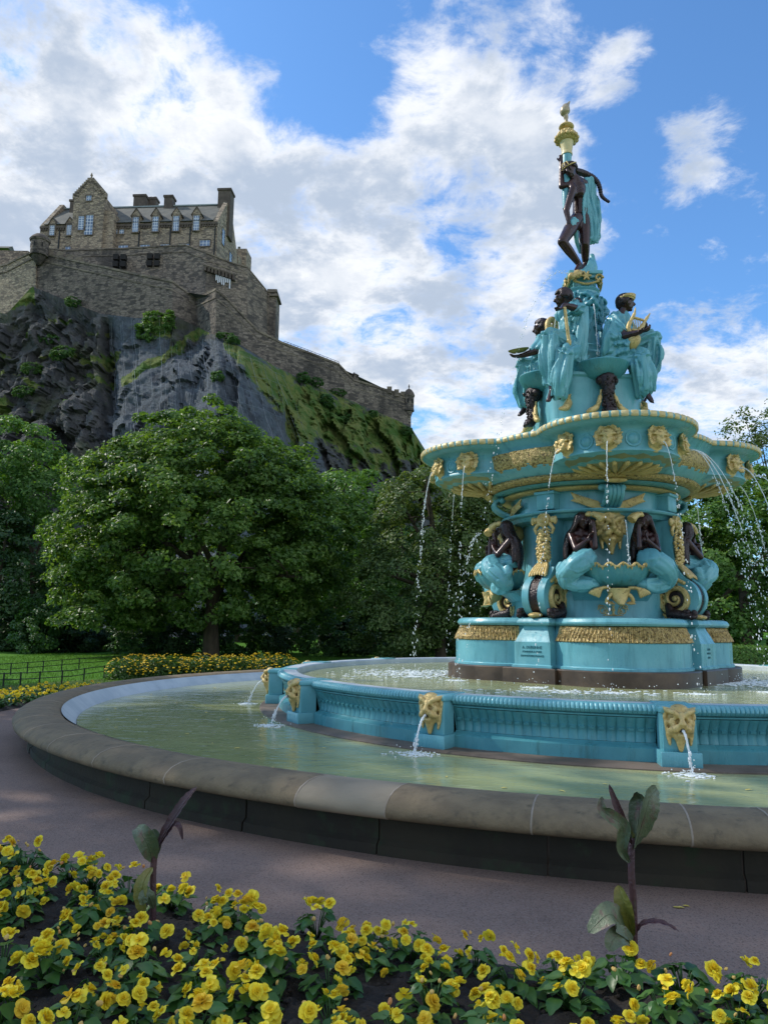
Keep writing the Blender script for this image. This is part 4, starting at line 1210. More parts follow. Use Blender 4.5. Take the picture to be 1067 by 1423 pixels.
foot_gold = ft.mesh('gilt_foot_bracket', M['gold'], 60)
link('gilt_foot_bracket', foot_gold, f1)

# facing right, back partly to us, with the lyre
jr = dict(head=J(867.5, 421, -.40), neck=J(863, 437, -.38), chest=J(858, 457, -.38), pelvis=J(856, 492, -.36),
          sh_a=J(851, 449, -.62), sh_b=J(866, 447, -.16), elbow_a=J(868, 467, -.86), wrist_a=J(886, 462, -1.02), hd_a=(.25, 0, .05), curl_a=.7, sleeve_a=.6, elbow_b=J(882, 468, -.25), wrist_b=J(889, 461, -.45), sleeve_b=.7,
          knee_a=J(890, 497, -.88), hem_a=J(897, 545, -.84), ankle_a=J(898, 547, -.84), toe_a=J(905, 557, -.90),
          knee_b=J(905, 471, -.55), hem_b=J(902, 520, -.50), front=(.22, -.12, 0),
          extra=[([J(851, 452, -.66), J(849, 472, -.74), J(847, 490, -.70), J(842, 499, -.58)], [.13, .16, .15, .10]), ([J(845, 499, -.6), J(862, 501, -.72), J(876, 497, -.8)], [.08, .12, .12]),
                 ([J(884, 510, -.86), J(888, 530, -.80), J(889, 548, -.76)], [.13, .12, .09]), ([J(880, 503, -.8), J(882, 525, -.7), J(884, 540, -.66)], [.10, .09, .06])],
          folds=[(J(848, 450, -.74), J(866, 452, -.72), J(840, 498, -.66), J(872, 494, -.88), 9, .034, (.02, -.10, -.03), 12),
                 (J(852, 443, -.62), J(866, 441, -.5), J(850, 470, -.8), J(870, 470, -.85), 5, .03, (0, -.08, -.06), 15),
                 (J(884, 500, -.98), J(897, 500, -.94), J(884, 548, -.86), J(902, 545, -.9), 7, .033, (.03, -.06, 0), 18)])
f2 = seated('seated_statue', 'seated cloaked figure holding a golden lyre, back half turned, right of the front bowl', jr, (.92, .05, -.05), seed=8, hair=(60, .036), bun=J(861.5, 424, -.40))
ly = MB()
ly.lathe([(.02, -.17), (.07, -.14), (.12, -.02), (.125, .05), (.11, .09), (.02, .10)], 20, c=J(879.5, 474, -.86), rot=rotm(R(-6), R(12), 0))
ly.tube(bez([J(875, 463, -.88), J(872.5, 455, -.88), J(876, 446, -.86), J(881, 436, -.84), J(882.5, 427, -.82)], 5), [.04]*10+[.03]*6+[.02, .018, .014, .01, .005], 8)
ly.tube(bez([J(885, 465, -.86), J(890, 458, -.86), J(894, 449, -.84), J(899, 441, -.82), J(903, 435, -.80)], 5), [.04]*10+[.03]*6+[.02, .018, .014, .01, .005], 8)
ly.tube([J(879, 441, -.86), J(893, 445, -.84)], .026, 8); ly.tube([J(877, 458, -.88), J(889, 460, -.86)], .022, 8)
for q in range(5): ly.tube([J(880.5+2.3*q, 441.5+.6*q, -.86), J(878.5+2.0*q, 466, -.88)], .008, 5)
ly.build('golden_lyre', M['gold'], f2, 60)
def wreath(c, f, parent, n=18):
    mb = MB(); f, u, s_ = frame(f, (0, 0, 1)); rr = random.Random(2)
    for i in range(n):
        a_ = -1.7 + 3.4*i/(n-1)
        p = c + u*(.075+.02*math.cos(a_)) + (f*math.cos(a_) + s_*math.sin(a_))*.165
        mb.cap(p, p + u*.05 + (f*-math.sin(a_) + s_*math.cos(a_))*.04*(1 if a_ < 0 else -1) + f*.02, .03, .008, 6)
    mb.tube([c + u*.06 + (f*math.cos(a_) + s_*math.sin(a_))*.16 for a_ in np.linspace(-2.2, 2.2, 20)], .016, 6)
    mb.build('gilt_wreath', M['gold'], parent, 60)
wreath(jr['head'], (.92, .05, -.05), f2)
fr2 = link('gilt_foot_bracket', foot_gold, f2); fr2.rotation_euler = (0, 0, R(90))

# far left, holding out a dish
jl = dict(head=J(752.5, 455, .36), neck=J(757, 466, .38), chest=J(760, 484, .38), pelvis=J(766, 519, .38),
          sh_a=J(752, 480, .14), sh_b=J(764, 480, .58), elbow_a=J(744, 488, .06), wrist_a=J(726, 494, .12), hd_a=(-.1, 0, .05), curl_a=.5, sleeve_a=.75,
          knee_a=J(727, 510, .40), hem_a=J(729, 566, .46), ankle_a=J(729, 569, .46), toe_a=J(722, 576, .40),
          knee_b=J(742, 505, .75), hem_b=J(741, 572, .68), front=(-.2, .08, 0),
          extra=[([J(745, 512, .3), J(735, 520, .4), J(742, 540, .5)], [.17, .14, .16])],
          folds=[(J(734, 506, .22), J(752, 512, .2), J(735, 520, .2), J(750, 524, .2), 5, .03, (0, -.05, -.06), 22), (J(728, 515, .26), J(744, 520, .3), J(728, 562, .32), J(742, 566, .36), 6, .033, (0, -.06, 0), 25)])
f3 = seated('seated_statue', 'seated figure in left profile holding out a round dish on its palm', jl, (-1, .1, -.15), seed=14, hair=(40, .03))
ds = MB(); ds.lathe([(.0, -.03), (.12, -.02), (.19, .02), (.20, .045), (.18, .04), (.10, .01), (0, 0)], 30, c=J(720.5, 488.5, .12), rot=rotm(R(14), R(-6), 0))
ds.build('green_gilt_dish', pmat('olive_gilt', (.20, .19, .05), (.30, .27, .08), 4, .35, .3), f3, 60)
sc = MB(); sc.tube(bez([J(762, 468, .1), J(761, 450, .12), J(766, 444, .14), J(771, 449, .16), J(771, 470, .18)], 6), [.06]*25, 10); sc.tube(bez([J(766, 470, .08), J(766, 452, .1)], 4), [.045]*5, 10)
sc.build('gilt_scroll', M['gold'], f3, 60)
l3 = link('gilt_foot_bracket', foot_gold, f3); l3.rotation_euler = (0, 0, R(-90))

# the fourth, behind: only its wreathed head shows
f4 = statue('seated_statue', 'dark head with a gold band of the figure seated behind the column', 'seated figures round the top of the fountain')
for ch in f2.children:
    if ch.name.split('.')[0] in ('body', 'drapery', 'hair', 'gilt_wreath', 'gilt_foot_bracket'):
        o = link(ch.name.split('.')[0], ch.data, f4); o.rotation_euler = (0, 0, R(90) + ch.rotation_euler[2])

# ---- the stage they sit on
def block_plan(d, c, n=None):
    pts = []
    for k in range(4):
        a = UA + 90*k
        for dl in (-38, -30, 0, 30, 38):
            rr_ = min(d/math.cos(R(dl)), c)
            p = az(a+dl, rr_); pts.append((p.x, p.y))
    return pts
mb = MB()
mb.sweep(block_plan(1.10, 1.30), [(-.6, 4.60), (0, 4.60), (0, 5.10), (-.05, 5.16), (-.10, 5.18), (-.6, 5.19)])
mb.sweep(block_plan(.86, 1.02), [(-.5, 5.18), (.06, 5.185), (.06, 5.24), (0, 5.30), (0, 6.02), (.04, 6.05), (.04, 6.10), (-.5, 6.11)])
mb.build('upper_pedestal', M['teal'], F, 30)
mb = MB(); mb.lathe([(.3, 6.08), (.62, 6.09), (.60, 6.16), (.52, 6.22), (.46, 6.32), (.44, 6.62), (.46, 6.66), (.43, 6.70), (.36, 6.74), (.34, 6.80), (.35, 6.84), (.30, 6.88), (.28, 7.05), (.27, 7.36), (.30, 7.40), (.30, 7.95), (.2, 7.96)], 60)
col = mb.build('column', M['teal'], F, 32)
for k in range(4):
    o = link('bearded_mask', teal_lion, col); o.location = az(UA+90*k, .30, 7.66); o.rotation_euler = (0, 0, R(UA+90*k)); o.scale = (1.2, 1.3, 1.35)
rr = random.Random(4)
mb = MB()
for q in range(90):
    a_ = rr.uniform(0, 360); z_ = rr.uniform(7.15, 7.92)
    p = az(a_, .30 + .05*rr.random(), z_); mb.cap(p, p + az(a_, .03, -.07) , .045, .02, 6)
sculpt('carved_foliage', mb, M['teal_relief'], col, .014, 1)
mb = MB(); mb.lathe([(.2, 7.93), (.30, 7.94), (.33, 7.98), (.30, 8.02), (.27, 8.05)], 40)
mb.box((0, 0, 8.22), (.56, .56, .07), rotm(0, 0, R(LA)), bev=.01); mb.box((0, 0, 8.285), (.64, .64, .07), rotm(0, 0, R(LA)), bev=.012); mb.box((0, 0, 8.12), (.42, .42, .15), rotm(0, 0, R(LA)))
mb.lathe([(.05, 8.31), (.26, 8.32), (.24, 8.375), (.05, 8.38)], 30)
cap_ = mb.build('capital', M['teal'], F, 35)
mb = MB()
for k in range(4):
    for dl in (-1, 1):
        c = az(LA+90*k+dl*38, .385, 8.16)
        u = az(LA+90*k+90*1, 1)*dl
        mb.tube([c + u*(.085*(1-t)*math.cos(7.5*t) + .0) + Vector((0, 0, .085*(1-t)*math.sin(7.5*t))) for t in np.linspace(0, .9, 22)], .022, 6)
    f_ = az(LA+90*k, 1); t_ = az(LA+90*k+90, 1)
    mb.tube(bez([f_*.31 - t_*.24 + Vector((0, 0, 8.10)), f_*.33 + Vector((0, 0, 8.03)), f_*.31 + t_*.24 + Vector((0, 0, 8.10))], 6), .022, 6)
    for q in range(6):
        d_ = t_*math.cos(q*PI/3) + Vector((0, 0, math.sin(q*PI/3)))
        mb.cap(f_*.31 + Vector((0, 0, 8.20)), f_*.33 + Vector((0, 0, 8.20)) + d_*.085, .035, .018, 6)
mb.build('gilt_volutes', M['gold'], cap_, 60)
# small bowls and the dolphins that carry them
BC = .80
bw = MB(); bw.lathe([(.06, 5.95), (.16, 5.955), (.30, 6.02), (.40, 6.12), (.455, 6.215), (.465, 6.225), (.475, 6.25), (.46, 6.272), (.43, 6.262), (.38, 6.20), (.05, 6.12)], 240, c=(0, -BC, 0), mod=lambda a, i: 1+.014*abs(math.sin(a*30))*(1 <= i <= 4))
bowl_me = bw.mesh('small_bowl', M['teal_green'], 40)
bw2 = MB(); bw2.lathe([(0.001, 6.235), (.41, 6.235)], 40, c=(0, -BC, 0)); bww_me = bw2.mesh('bowl_water', M['water_in'], 0)
dp = MB(); rr = random.Random(21)
dp.chain([(0, -1.0, 5.93), (0, -1.05, 5.80), (0, -1.03, 5.62), (.01, -1.02, 5.48), (0, -1.07, 5.38)], [.17, .115, .095, .11, .09])
dp.cap((-.12, -1.0, 5.92), (.12, -1.0, 5.92), .085, .085)
for q in range(44):
    z_ = rr.uniform(5.34, 5.94); a_ = rr.uniform(-80, 80); w = .10 + .05*((z_-5.62)/.3)**2
    dp.ell(Vector((0, -1.03, z_)) + az(a_, w), .026, None, 6, 5)
dp.ell((0, -1.12, 5.36), (.11, .08, .06)); dp.cap((-.06, -1.16, 5.33), (.06, -1.16, 5.33), .04, .04)
dol_me = dp.mesh('dolphin', M['bronze_hair'], 60)
fg = MB()
for s_ in (-1, 1):
    fg.tube(bez([(s_*.11, -1.0, 5.75), (s_*.15, -1.02, 5.58), (s_*.22, -1.04, 5.42), (s_*.36, -1.06, 5.335), (s_*.42, -1.06, 5.335)], 5), [.02]*4+[.04]*6+[.055]*6+[.04, .035, .03, .02, .008], 8)
    for q in range(4): fg.cap((s_*(.16+.05*q), -1.07, 5.52-.05*q), (s_*(.20+.06*q), -1.07, 5.44-.04*q), .022, .008, 6)
fg.ell((0, -1.10, 5.945), (.10, .05, .022))
fin_me = fg.mesh('gilt_fins', M['gold'], 60)
for k in range(4):
    a_ = R(UA+90*k)
    o = link('small_bowl', bowl_me, F); o.rotation_euler = (0, 0, a_)
    link('bowl_water', bww_me, o)
    o = link('dolphin', dol_me, F); o.rotation_euler = (0, 0, a_)
    link('gilt_fins', fin_me, o)

# ---- mermaids crouching in pairs above the shell basins
def mermaid_parts(s):
    V = lambda t, r_, z_: Vector((s*(t-.12), -r_+.10, z_))
    b_ = MB()
    hd = V(-.385, 1.70, 3.35); fd = Vector((s*.35, -.85, -.35))
    head(b_, hd, .118, fd)
    b_.chain([hd + Vector((0, .03, -.06)), V(-.40, 1.62, 3.19)], [.055, .065])
    b_.chain([V(-.40, 1.60, 3.16), V(-.41, 1.60, 3.02), V(-.42, 1.60, 2.86), V(-.43, 1.62, 2.70)], [.11, .145, .115, .14])
    b_.chain([V(-.40, 1.6, 3.16), V(-.555, 1.63, 3.12), V(-.53, 1.86, 2.86), V(-.36, 1.92, 3.00)], [.08, .068, .055, .036])
    b_.chain([V(-.40, 1.6, 3.16), V(-.255, 1.64, 3.12), V(-.235, 1.87, 2.90), V(-.235, 1.87, 3.20)], [.08, .068, .055, .036])
    hand(b_, V(-.36, 1.92, 3.0), (s*.3, 0, .8), (0, -1, 0), 1.0, .6); hand(b_, V(-.235, 1.87, 3.2), (-s*.1, -.1, .8), (s, 0, 0), 1.0, .6)
    for q in (-.065, .065): b_.ell(V(-.41+q, 1.72, 3.03), .065)
    b = sculpt('body', b_, M['bronze'], None, .014, 2)
    h = MB(); rr = random.Random(6)
    h.ell(hd + Vector((0, .02, .025)), (.125, .125, .12))
    for q in range(34):
        a_ = R(rr.uniform(60, 300)); dr = Vector((math.sin(a_)*s, -math.cos(a_), 0))
        p0 = hd + Vector((0, .01, .07)) + dr*.09; p1 = hd + dr*.135 + Vector((0, .02, -.10)); p2 = V(-.42, 1.56, 3.0) + Vector((dr.x*.20, dr.y*.12, rr.uniform(-.06, .06))); p3 = V(-.43, 1.56, 2.70) + Vector((dr.x*.23, dr.y*.13, rr.uniform(-.12, .05)))
        h.tube(bez([p0, p1, p2, p3], 5), [.036]*8 + [.04]*5 + [.03, .022, .012], 6)
    hh = sculpt('hair', h, M['bronze_hair'], None, .014, 1)
    t_ = MB()
    pth = bez([V(-.43, 1.60, 2.74), V(-.37, 1.80, 2.72), V(-.43, 1.96, 2.68), V(-.58, 1.95, 2.58), V(-.66, 1.84, 2.47), V(-.64, 1.76, 2.36), V(-.50, 1.80, 2.30), V(-.34, 1.86, 2.30), V(-.2, 1.80, 2.30)], 5)
    n_ = len(pth)
    t_.tube(pth, [.158 + .030*math.sin(PI*i/n_) - .085*(i/n_)**2 for i in range(n_)], 16)
    t_.ell(V(-.43, 1.62, 2.72), (.18, .17, .13)); 
    pth2 = bez([V(-.70, 1.72, 2.62), V(-.76, 1.74, 2.48), V(-.66, 1.78, 2.33), V(-.45, 1.76, 2.27)], 6)
    t_.tube(pth2, [.09 - .03*i/len(pth2) for i in range(len(pth2))], 12)
    for q in range(7):
        i0 = 4 + q*4
        if i0+3 < n_: t_.tube([pth[i0] + Vector((0, -.06, .145-.01*q)), pth[i0+2] + Vector((0, -.08, .12-.012*q)), pth[i0+3] + Vector((0, -.12, .02))], [.01, .028, .008], 6)
    tt = sculpt('fish_tail', t_, M['teal'], None, .014, 2, disp=lambda p, f=cloth_along([tuple(pth[i:i+6:5]) for i in range(0, len(pth)-5, 5)]): .38*f(p))
    c = MB()
    c.tube(bez([V(-.31, 1.80, 3.43), V(-.24, 1.85, 3.43), V(-.16, 1.90, 3.39), V(-.10, 1.93, 3.33)], 4), [.032]*4+[.05]*3+[.062, .068, .07, .074, .078, .07], 12)
    c.cap(V(-.33, 1.78, 3.43), V(-.30, 1.8, 3.44), .03, .05)
    cc_ = c.build('gilt_conch', M['gold'], None, 60)
    return [b, hh, tt, cc_]
mlab = {(0, -1): 'dark long haired mermaid on the left of the lion head facing the front', (0, 1): 'dark mermaid on the right of the front lion head with a spouting conch',
        (3, 1): 'crouching mermaid seen from the side at the left of the fountain body, arms raised', (3, -1): 'mermaid mostly hidden behind the side crouching one at the far left',
        (1, -1): 'mermaid half hidden behind the right hand garlanded console', (1, 1): 'mermaid at the far right back of the fountain body, mostly hidden'}
src = {1: mermaid_parts(-1), -1: mermaid_parts(1)}
first = {1: True, -1: True}
for (k, s_), lab in mlab.items():
    r_ = statue('mermaid_statue', lab, 'mermaids crouching round the fountain body')
    for o in src[s_]:
        c = o if first[s_] else o.copy()
        if not first[s_]: C.objects.link(c)
        c.parent = r_; c.rotation_euler = (0, 0, 0)
    r_.rotation_euler = (0, 0, FROT + R(LA+90*k))
    first[s_] = False

# ================================================================== castle rock
def interp(tab, x):
    for (x0, y0), (x1, y1) in zip(tab, tab[1:]):
        if x <= x1: return y0 + (y1-y0)*max(0, (x-x0))/(x1-x0)
    return tab[-1][1]
# along the rock from left to right: where its top edge stands, how far off, and how far off its foot is
TOPY = [(-420, 380), (-120, 400), (-30, 430), (10, 436), (45, 398), (75, 410), (140, 436), (190, 442), (245, 440), (290, 462), (335, 480), (380, 508), (430, 532), (500, 562), (570, 592), (600, 640), (640, 690)]
TOPD = [(-420, 168), (-120, 160), (10, 150), (54, 148.5), (140, 144.5), (240, 141.5), (272, 144), (300, 136.5), (358, 139.5), (470, 148.5), (570, 156), (600, 175), (640, 215)]
FOOTD = [(-420, 96), (0, 104), (120, 101), (150, 96), (300, 96), (400, 104), (500, 116), (600, 150), (640, 200)]
FOOTY = 885
NC, NR_ = 330, 240
rockv = np.zeros((NC+1, NR_+1, 3)); veg = np.zeros((NC+1, NR_+1)); net = np.zeros((NC+1, NR_+1))
def nz(p, s): return mn.fractal(Vector(p)*s, 1.0, 2.0, 5, noise_basis='PERLIN_ORIGINAL')
for i in range(NC+1):
    px = -420 + 1060*i/NC
    ty, td, fd = interp(TOPY, px), interp(TOPD, px), interp(FOOTD, px)
    for j in range(NR_+1):
        t = j/NR_
        py = ty + (FOOTY-ty)*t
        # steep under the wall, then a ledge, then a cliff
        led = .16*math.exp(-((t-.30)/.07)**2) if px < 150 else 0
        # right hand part: a grassy ramp runs down from the wall
        sh = t**.75 if px > 330 else (t**1.05)
        Y = td + (fd-td)*sh
        # the netted buttress standing proud under the salient
        q = math.exp(-((px-300)/95)**2)*max(0, min(1, (py - (470 + max(0, (290-px))*.35))/40))
        Y -= 7*q
        # gully between the dark cliff and the netted buttress
        Y += 5*math.exp(-((px-(152-.02*(py-440)))/12)**2)*min(1, max(0, (py-440)/30))
        p = at(px, py, Y)
        e = min(1, t*14)*min(1, (1.02-t)*20)
        s = Vector((p.x*.55+p.y*.3, p.z*.16, p.y*.1))
        rid = abs(mn.noise(s*.55)) + .5*abs(mn.noise(s*1.3+Vector((3, 1, 7)))) + .22*abs(mn.noise(Vector((p.x, p.z*.30, p.y))*.9))
        rough = (rid-.45)*5.2 + 2.2*nz(p, .05) + .9*nz(p, .22) + .45*nz(p, .7)
        if px < 156 or px > 395:
            vv = Vector((p.x*.30 + .1*p.z*.3, p.y*.2, p.z*.115)) + Vector((nz(p, .12), nz(p*1.1, .13), nz(p*.9, .11)))*.35
            dd, pp = mn.voronoi(vv); d2, p2 = mn.voronoi(vv*2.3 + Vector((5, 2, 8)))
            rough = 2.6*(mn.cell(pp[0]*7.3)-.3) - 1.6*(dd[0]) + 1.1*(mn.cell(p2[0]*5.1)-.3) - .5*d2[0] + 1.8*nz(p, .06) + .7*nz(p, .3) + .35*nz(p, .9)
        netted = 1.0 if (px > 150 - .03*(py-440) and px < 400 + (py-500)*.35 and q > .03 or (150 < px < 235 and py < 560)) else 0.0
        if netted:
            d3, p3 = mn.voronoi(Vector((p.x*.22, p.y*.2, p.z*.10)) + Vector((nz(p, .12), nz(p*1.1, .13), nz(p*.9, .11)))*.3)
            rough = rough*.34 + 1.3*(mn.cell(p3[0]*7.3)-.3) - .6*d3[0] + .35*nz(p, .5)
        p.y -= e*rough
        rockv[i, j] = p
        # grass: the diagonal ramp, the slope on the right, tufts below the wall, ledges on the left
        n_ = nz(p, .10) + .5*nz(p, .4)
        g = 0
        dr = abs(py - (462 + (275-px)*.62)) ; 
        if 165 < px < 305: g = max(g, 1.25 - dr/11)
        if 185 < px < 248: g = max(g, 1.2 - math.hypot((px-222)/26, (py-455)/22)*1.0)
        if px > 310:
            lo = interp([(310, 12), (360, 40), (430, 66), (500, 60), (560, 40), (620, 20)], px)
            g = max(g, 1.15 - abs((py-ty) - lo*.55)/lo*1.0 - .6*max(0, n_*1.0))
            g = max(g, .55 - ((py-ty)-lo)/70 + .9*n_) if py-ty > lo and px > 395 else g
        if px < 165:
            for ly, w in ((452, 9), (490, 9), (520, 8), (560, 10)):
                g = max(g, .62 - abs(py-ly-10*math.sin(px*.06+ly))/w*.6 + .5*n_)
            if px < 48: g = max(g, 1.3 - abs(py - interp([(-420, 396), (-30, 440), (48, 404)], px))/12)
        veg[i, j] = min(1, max(0, g + .30*n_))
        net[i, j] = netted
mb = MB()
mb.add(rockv.reshape(-1, 3).tolist(), [(i*(NR_+1)+j, i*(NR_+1)+j+1, (i+1)*(NR_+1)+j+1, (i+1)*(NR_+1)+j) for i in range(NC) for j in range(NR_)])
m, k, out = newmat('castle_rock_and_grass')
g = k.n('ShaderNodeNewGeometry').outputs['Position']
mp = k.n('ShaderNodeMapping'); k.put(mp.inputs[0], g); mp.inputs['Scale'].default_value = (1, .6, .28)
n1 = k.noise(mp.outputs[0], .45, 8, .68); n2 = k.noise(g, .9, 8, .7)
base = k.mix(k.ramp(n1, .36, .66), (.048, .051, .055), (.110, .108, .106))
base = k.mix(k.ramp(n2, .55, .72), base, (.125, .120, .108))
base = k.mix(k.math('MULTIPLY', k.ramp(k.noise(g, .16, 6, .6), .5, .66), .6), base, (.07, .08, .035))
nt_ = k.n('ShaderNodeAttribute', attribute_name='net').outputs['Fac']
netc = k.mix(k.ramp(n2, .36, .66), (.070, .086, .102), (.118, .138, .158)); netc = k.mix(k.ramp(k.noise(g, .35, 5, .7), .52, .62), netc, (.045, .055, .068))
base = k.mix(k.math('MULTIPLY', nt_, .85), base, netc)
vg = k.n('ShaderNodeAttribute', attribute_name='veg').outputs['Fac']
vn = k.math('ADD', vg, k.math('MULTIPLY_ADD', k.noise(g, .55, 7, .7), .9*1.5, -.45*1.5))
grass = k.mix(k.ramp(k.noise(g, .35, 6, .65), .38, .62), (.060, .120, .022), (.16, .18, .05))
c = k.mix(k.ramp(vn, .42, .62), base, grass)
p = k.n('ShaderNodeBsdfPrincipled'); k.put(p.inputs['Base Color'], c); p.inputs['Roughness'].default_value = .92; p.inputs['Specular IOR Level'].default_value = .25
bp = k.n('ShaderNodeBump'); bp.inputs['Strength'].default_value = .9; bp.inputs['Distance'].default_value = .8
k.put(bp.inputs['Height'], k.math('ADD', k.noise(mp.outputs[0], 1.1, 8, .72), k.math('MULTIPLY', n1, 1.2))); k.put(p.inputs['Normal'], bp.outputs[0])
k.nt.links.new(p.outputs[0], out.inputs[0]); M['rock'] = m
rk = mb.build('castle_rock', M['rock'], None, 0, False)
for nm, arr in (('veg', veg), ('net', net)):
    a = rk.data.attributes.new(nm, 'FLOAT', 'POINT'); a.data.foreach_set('value', arr.ravel())
bm = bmesh.new(); bm.from_mesh(rk.data)
if sum(f.normal.y for f in bm.faces) > 0:
    rk.data.flip_normals()
bm.free()
tag(rk, kind='structure')
# plateau behind the walls
mb = MB(); hill = [at(-420, 382, 169), at(10, 420, 152), at(60, 392, 150), at(250, 405, 146), at(300, 412, 139), at(358, 462, 142), at(470, 510, 150.5), at(568, 556, 158)]
back = [Vector((v.x-10, v.y+70, v.z+2)) for v in hill]
mb.add(hill + back, [(i, i+1, i+9, i+8) for i in range(7)])
tag(mb.build('castle_hill', M['rock'], None, 0), kind='structure')
# rockfall netting: long wires hanging down the buttress
nb_ = MB()
rr = random.Random(8)
def rock_at(px, py):
    i = min(NC-1, max(0, int((px+420)/1060*NC))); ty = interp(TOPY, px)
    j = min(NR_-1, max(0, int((py-ty)/(FOOTY-ty)*NR_)))
    return Vector(rockv[i, j])
for q in range(30):
    x0 = 158 + 235*q/29 + rr.uniform(-4, 4)
    y0 = 446 if x0 < 240 else (470 + abs(x0-300)*.25)
    if x0 > 330: y0 = interp(TOPY, x0) + 8
    slope = 0 if x0 < 250 else (x0-250)/150*.42
    pts = []
    for s in range(14):
        py = y0 + 190*s/13; px = x0 + slope*(py-y0)
        v = rock_at(px, py); pts.append(v + Vector((0, -.45, 0)))
    nb_.tube(pts, .012 if q % 4 else .024, 4)
for q in range(4):
    pts = []
    for s in range(30):
        px = 158 + 240*s/29; py = max(interp(TOPY, px)+8, 470 + 22*q + (px-250)*(px > 250)*.3)
        pts.append(rock_at(px, py) + Vector((0, -.4, 0)))
    nb_.tube(pts, .012, 4)
M['wire'] = pmat('galvanised_wire', (.20, .23, .26), (.28, .31, .34), 3, .5, .3)
tag(nb_.build('rockfall_netting', M['wire'], None, 60), 'grey wire rockfall netting draped over the pale buttress of the castle rock', 'netting')
# shrubs on the ledges come with the trees

# ================================================================== castle buildings
def wall_run(name, pts, mat, parent, thick=2.0, cope=None, cope_h=.55, proud=.18, base_drop=None):
    """pts: (top px, top py, base py, distance); a battered wall following them"""
    tops = [at(a, b_, d) for a, b_, c_, d in pts]
    bots = [at(a, c_, d-.6) for a, b_, c_, d in pts]
    mb = MB(); n = len(pts)
    bk_t = [v + Vector((0, thick, 0)) for v in tops]; bk_b = [v + Vector((0, thick+.6, 0)) for v in bots]
    vs = tops + bots + bk_t + bk_b
    fs = []
    for i in range(n-1):
        fs += [(n+i, n+i+1, i+1, i), (i, i+1, 2*n+i+1, 2*n+i), (2*n+i, 2*n+i+1, 3*n+i+1, 3*n+i), (3*n+i, 3*n+i+1, n+i+1, n+i)]
    fs += [(0, 2*n, 3*n, n), (n-1, 2*n-1, 4*n-1, 3*n-1)]
    mb.add(vs, fs)
    o = mb.build(name, mat, parent, 20)
    if cope:
        cb = MB()
        t2 = [v + Vector((0, -proud, 0)) for v in tops]
        for i in range(n-1):
            a, b_ = t2[i], t2[i+1]
            for z0, z1, pr in ((.02, cope_h, 0.0), (-1.55, -1.25, -.02)):
                vv = []
                for v in (a, b_):
                    vv += [v + Vector((0, pr, z0)), v + Vector((0, pr, z1)), v + Vector((0, (thick+.4) if z0 > 0 else .6, z1)), v + Vector((0, (thick+.4) if z0 > 0 else .6, z0))]
                cb.add(vv, [(0, 4, 5, 1), (1, 5, 6, 2), (2, 6, 7, 3), (3, 7, 4, 0), (0, 1, 2, 3), (7, 6, 5, 4)])
        cb.build('coping_course', cope, o if parent else o, 20)
    return o

lw = thing('curtain_wall', 'long dark curtain wall with a pale stepped coping, running down the rock to a corner turret', 'castle wall', at(300, 430, 137))
LWP = [(52, 352, 402, 150), (95, 362, 418, 148), (150, 374, 440, 145.5), (200, 385, 446, 143.5), (240, 393, 446, 142.5), (273, 417, 456, 145.5), (300, 404, 470, 138), (316, 417, 480, 138.6), (358, 461, 505, 141), (392, 478, 522, 143), (430, 492, 542, 146), (471, 508, 560, 149.8), (491, 529, 566, 151), (535, 543, 582, 154.5), (571, 553, 600, 157.5)]
inv = Matrix.Translation(-lw.location)
def sub(o, root):   # keep world placement under a moved root
    o.matrix_parent_inverse = root.matrix_world.inverted() if False else Matrix.Translation(-root.location); return o
o = wall_run('wall', LWP, M['wall_lo'], lw, 2.2, M['coping'], .45); sub(o, lw)
for a, b_, c_, d_ in ((300, 404, 470, 138),):
    pass
def bartizan(root, px, ty, by, d_, r, mat, finial=True):
    t, b_ = at(px, ty, d_), at(px, by, d_)
    h = t.z-b_.z
    mb = MB(); mb.lathe([(.1, -h*.35), (r*.35, -h*.28), (r*.8, -.1), (r*.82, 0), (r*1.08, .05), (r*1.08, .35), (r, .4), (r, h*.62), (r*1.12, h*.64), (r*1.15, h*.70), (r*.9, h*.74)], 20, c=b_)
    o = sub(mb.build('turret', mat, root, 30), root)
    rb = MB(); rb.lathe([(r*1.18, h*.70), (r*1.0, h*.80), (r*.6, h*.93), (.12, h), (.02, h*1.02)], 20, c=b_); 
    if finial: rb.lathe([(.05, h*1.0), (.18, h*1.08), (.02, h*1.2)], 8, c=b_)
    rb.build('turret_cap', M['castle_dark'], o, 40)
    for a_ in (-60, -10, 40):
        sb_ = MB(); sb_.box(b_ + Vector((math.sin(R(a_))*r*.985, -math.cos(R(a_))*r*.985, h*.42)), (.3, .12, .9), rotm(0, 0, R(a_)))
        sb_.build('arrow_slit', M['dark_void'], o, 0)
    return o
bartizan(lw, 54.5, 325, 357, 148.8, 1.75, M['wall_lo'], False)
bartizan(lw, 568, 540, 572, 157.2, 1.05, M['wall_lo'])
bartizan(lw, 492, 519, 529, 153, .85, M['wall_lo'])
